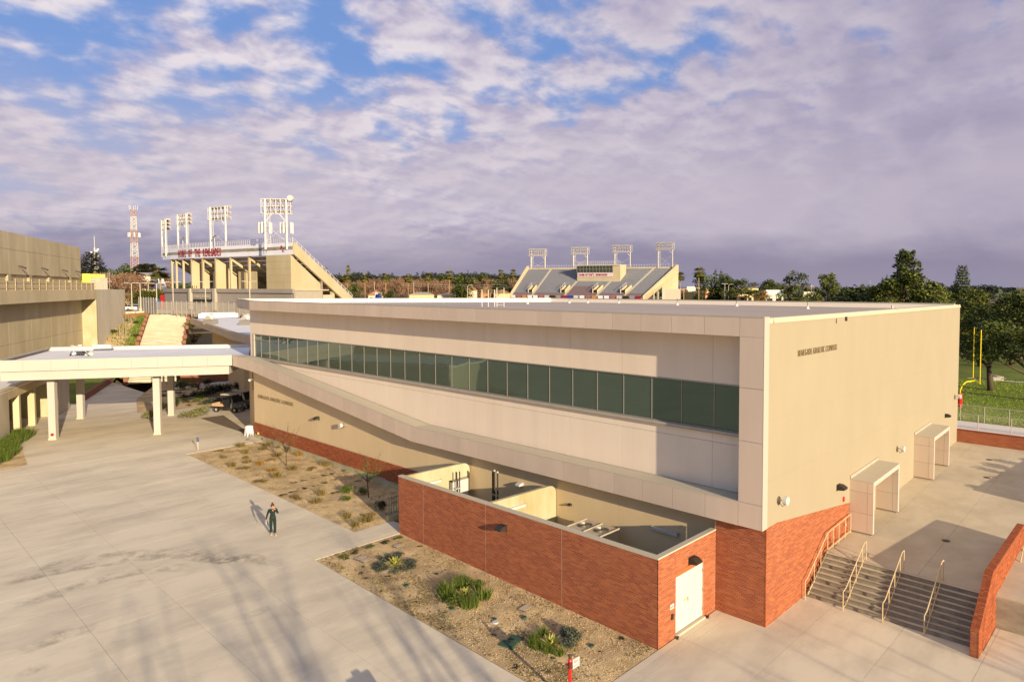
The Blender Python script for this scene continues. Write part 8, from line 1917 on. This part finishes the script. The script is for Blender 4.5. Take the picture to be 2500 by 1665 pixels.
# local frame: +x forward, +y to the figure's left
V = [(0, 0, .90), (.01, 0, 1.04), (.02, 0, 1.20), (.02, 0, 1.33), (.03, 0, 1.43), (.055, 0, 1.53), (.06, 0, 1.60),          # 0-6 pelvis..head
     (.0, .085, .86), (.07, .09, .48), (-.00, .10, .08), (.13, .11, .045),                                                    # 7-10 left leg, forward leg
     (.0, -.085, .86), (-.02, -.08, .50), (-.20, -.075, .15), (-.10, -.08, .05),                                            # 11-14 right leg, trailing
     (.02, .17, 1.37), (.09, .245, 1.15), (.19, .12, 1.36), (.17, .06, 1.46),                                               # 15-18 left arm, hand to face
     (.02, -.17, 1.37), (-.03, -.25, 1.13), (.03, -.31, .92), (.05, -.33, .84)]                                             # 19-22 right arm hanging
E_l = [(0, 1), (1, 2), (2, 3), (3, 4), (4, 5), (5, 6), (0, 7), (7, 8), (8, 9), (9, 10), (0, 11), (11, 12), (12, 13), (13, 14), (3, 15), (15, 16), (16, 17), (17, 18), (3, 19), (19, 20), (20, 21), (21, 22)]
Rr = [(.125, .15), (.12, .145), (.12, .155), (.11, .15), (.052, .052), (.082, .07), (.075, .066), (.10, .10), (.075, .075), (.06, .06), (.042, .04), (.10, .10), (.072, .072), (.06, .06), (.04, .04),
      (.068, .068), (.052, .052), (.038, .038), (.026, .03), (.068, .068), (.052, .052), (.036, .036), (.026, .03)]
bm_e = skin_figure('body', V, E_l, Rr, 0)
for m_ in ('cloth', 'skin', 'shoe'): bm_e.materials.append(M[m_])
for p in bm_e.polygons:
    c = p.center
    if c.z > 1.425 and abs(c.y) < .075 and c.x < .14: p.material_index = 1
    elif c.z < .10: p.material_index = 2
    elif (Vector(c)-Vector(V[18])).length < .075 or (Vector(c)-Vector(V[22])).length < .07: p.material_index = 1
    else: p.material_index = 0
inst('body', bm_e, pg)
b = MB(); b.dome((.035, 0, 1.60), .098, .090, .10, 14, 5, True); b.dome((-.01, 0, 1.715), .045, .045, .045, 10, 4, True); b.dome((.0, 0, 1.53), .075, .088, .09, 12, 4, True); b.build('hair', M['hair'], pg, smooth=True)
b = MB(); b.dome((.075, 0, 1.555), .065, .058, .078, 12, 5, True); b.add([(.135, -.012, 1.55), (.135, .012, 1.55), (.155, 0, 1.542), (.137, 0, 1.585)], [(0, 1, 2), (1, 3, 2), (3, 0, 2)]); hd = b.build('face', M['skin'], pg, smooth=True)
for s_ in (-.024, .024): MB().dome((.132, s_, 1.578), .008, .01, .006, 6, 3, True).build('eye', M['dark'], hd)
MB().box(.134, .14, -.02, .02, 1.516, 1.522).build('mouth', M['red'], hd)
def hand(p, d, nrm, thumb_side, label):
    d = Vector(d).normalized(); s = d.cross(Vector(nrm)).normalized(); p = Vector(p)
    vs = [tuple(p), tuple(p+d*.045)]; es = [(0, 1)]; rs = [(.020, .014), (.026, .013)]
    for k, L_2 in enumerate((.060, .068, .064, .050)):
        o = p+d*.07+s*(k-1.5)*.018; n0 = len(vs); vs += [tuple(o), tuple(o+d*L_2*.5-Vector(nrm)*.008), tuple(o+d*L_2-Vector(nrm)*.022)]; es += [(1, n0), (n0, n0+1), (n0+1, n0+2)]; rs += [(.0095, .0095), (.0085, .0085), (.0065, .0065)]
    o = p+d*.02+s*thumb_side*.028; n0 = len(vs); vs += [tuple(o), tuple(o+d*.025+s*thumb_side*.022), tuple(o+d*.05+s*thumb_side*.025)]; es += [(0, n0), (n0, n0+1), (n0+1, n0+2)]; rs += [(.011, .011), (.0095, .0095), (.007, .007)]
    me = skin_figure(label, vs, es, rs, 1, 1); me.materials.append(M['skin']); inst(label, me, pg)
hand(V[18], (-.02, -.5, .9), (1, 0, 0), -1, 'hand'); hand(V[22], (.1, -.1, -1), (0, -1, .1), 1, 'hand')
# collar, belt, cuffs and paper held in the lowered hand
b = MB(); b.tube((.02, 0, .985), (.02, 0, 1.02), .150, 16, .148); bel = b.build('belt', M['dark'], pg)
b = MB(); b.slab([(.135, .0, 1.28), (.10, .07, 1.415), (.06, .085, 1.43), (.10, .03, 1.33)], (.012, 0, .0)); b.slab([(.135, .0, 1.28), (.10, -.07, 1.415), (.06, -.085, 1.43), (.10, -.03, 1.33)], (.012, 0, .0)); b.build('collar', M['cloth'], pg)
b = MB(); b.slab([(.13, -.028, 1.40), (.13, .028, 1.40), (.148, 0, 1.29)], (.006, 0, 0)); b.build('open_neck', M['skin'], pg)
for zz_, x0 in ((.46, .0),): MB().box(.07, .145, .06, .13, .44, .56).build('knee_pocket', M['cloth'], pg)
MB().box(.115, .135, .03, .10, 1.20, 1.27).build('chest_pocket', M['cloth'], pg)
tag(MB().slab([(0, 0, 0), (.06, -.02, -.16), (.10, -.0, -.15), (.04, .02, .0)], (0, .012, .0)).build('folded_paper', M['white'], None, (PX+.05*cos(face_dir)+.335*sin(face_dir), PY+.05*sin(face_dir)-.335*cos(face_dir), G(PY)+.80), face_dir), 'small pale folded paper in the lowered hand of the person', 'paper')
for s_, v in ((1, V[10]), (-1, V[14])):
    b = MB(); b.dome((v[0]+.02, v[1], .03), .125, .045, .062, 12, 4); b.box(v[0]-.10, v[0]+.14, v[1]-.042, v[1]+.042, .0, .03); b.build('shoe', M['shoe'], pg, smooth=False)
print('objects', len(bpy.data.objects), 'tris', sum(len(o.data.polygons) for o in bpy.data.objects if o.type == 'MESH'))
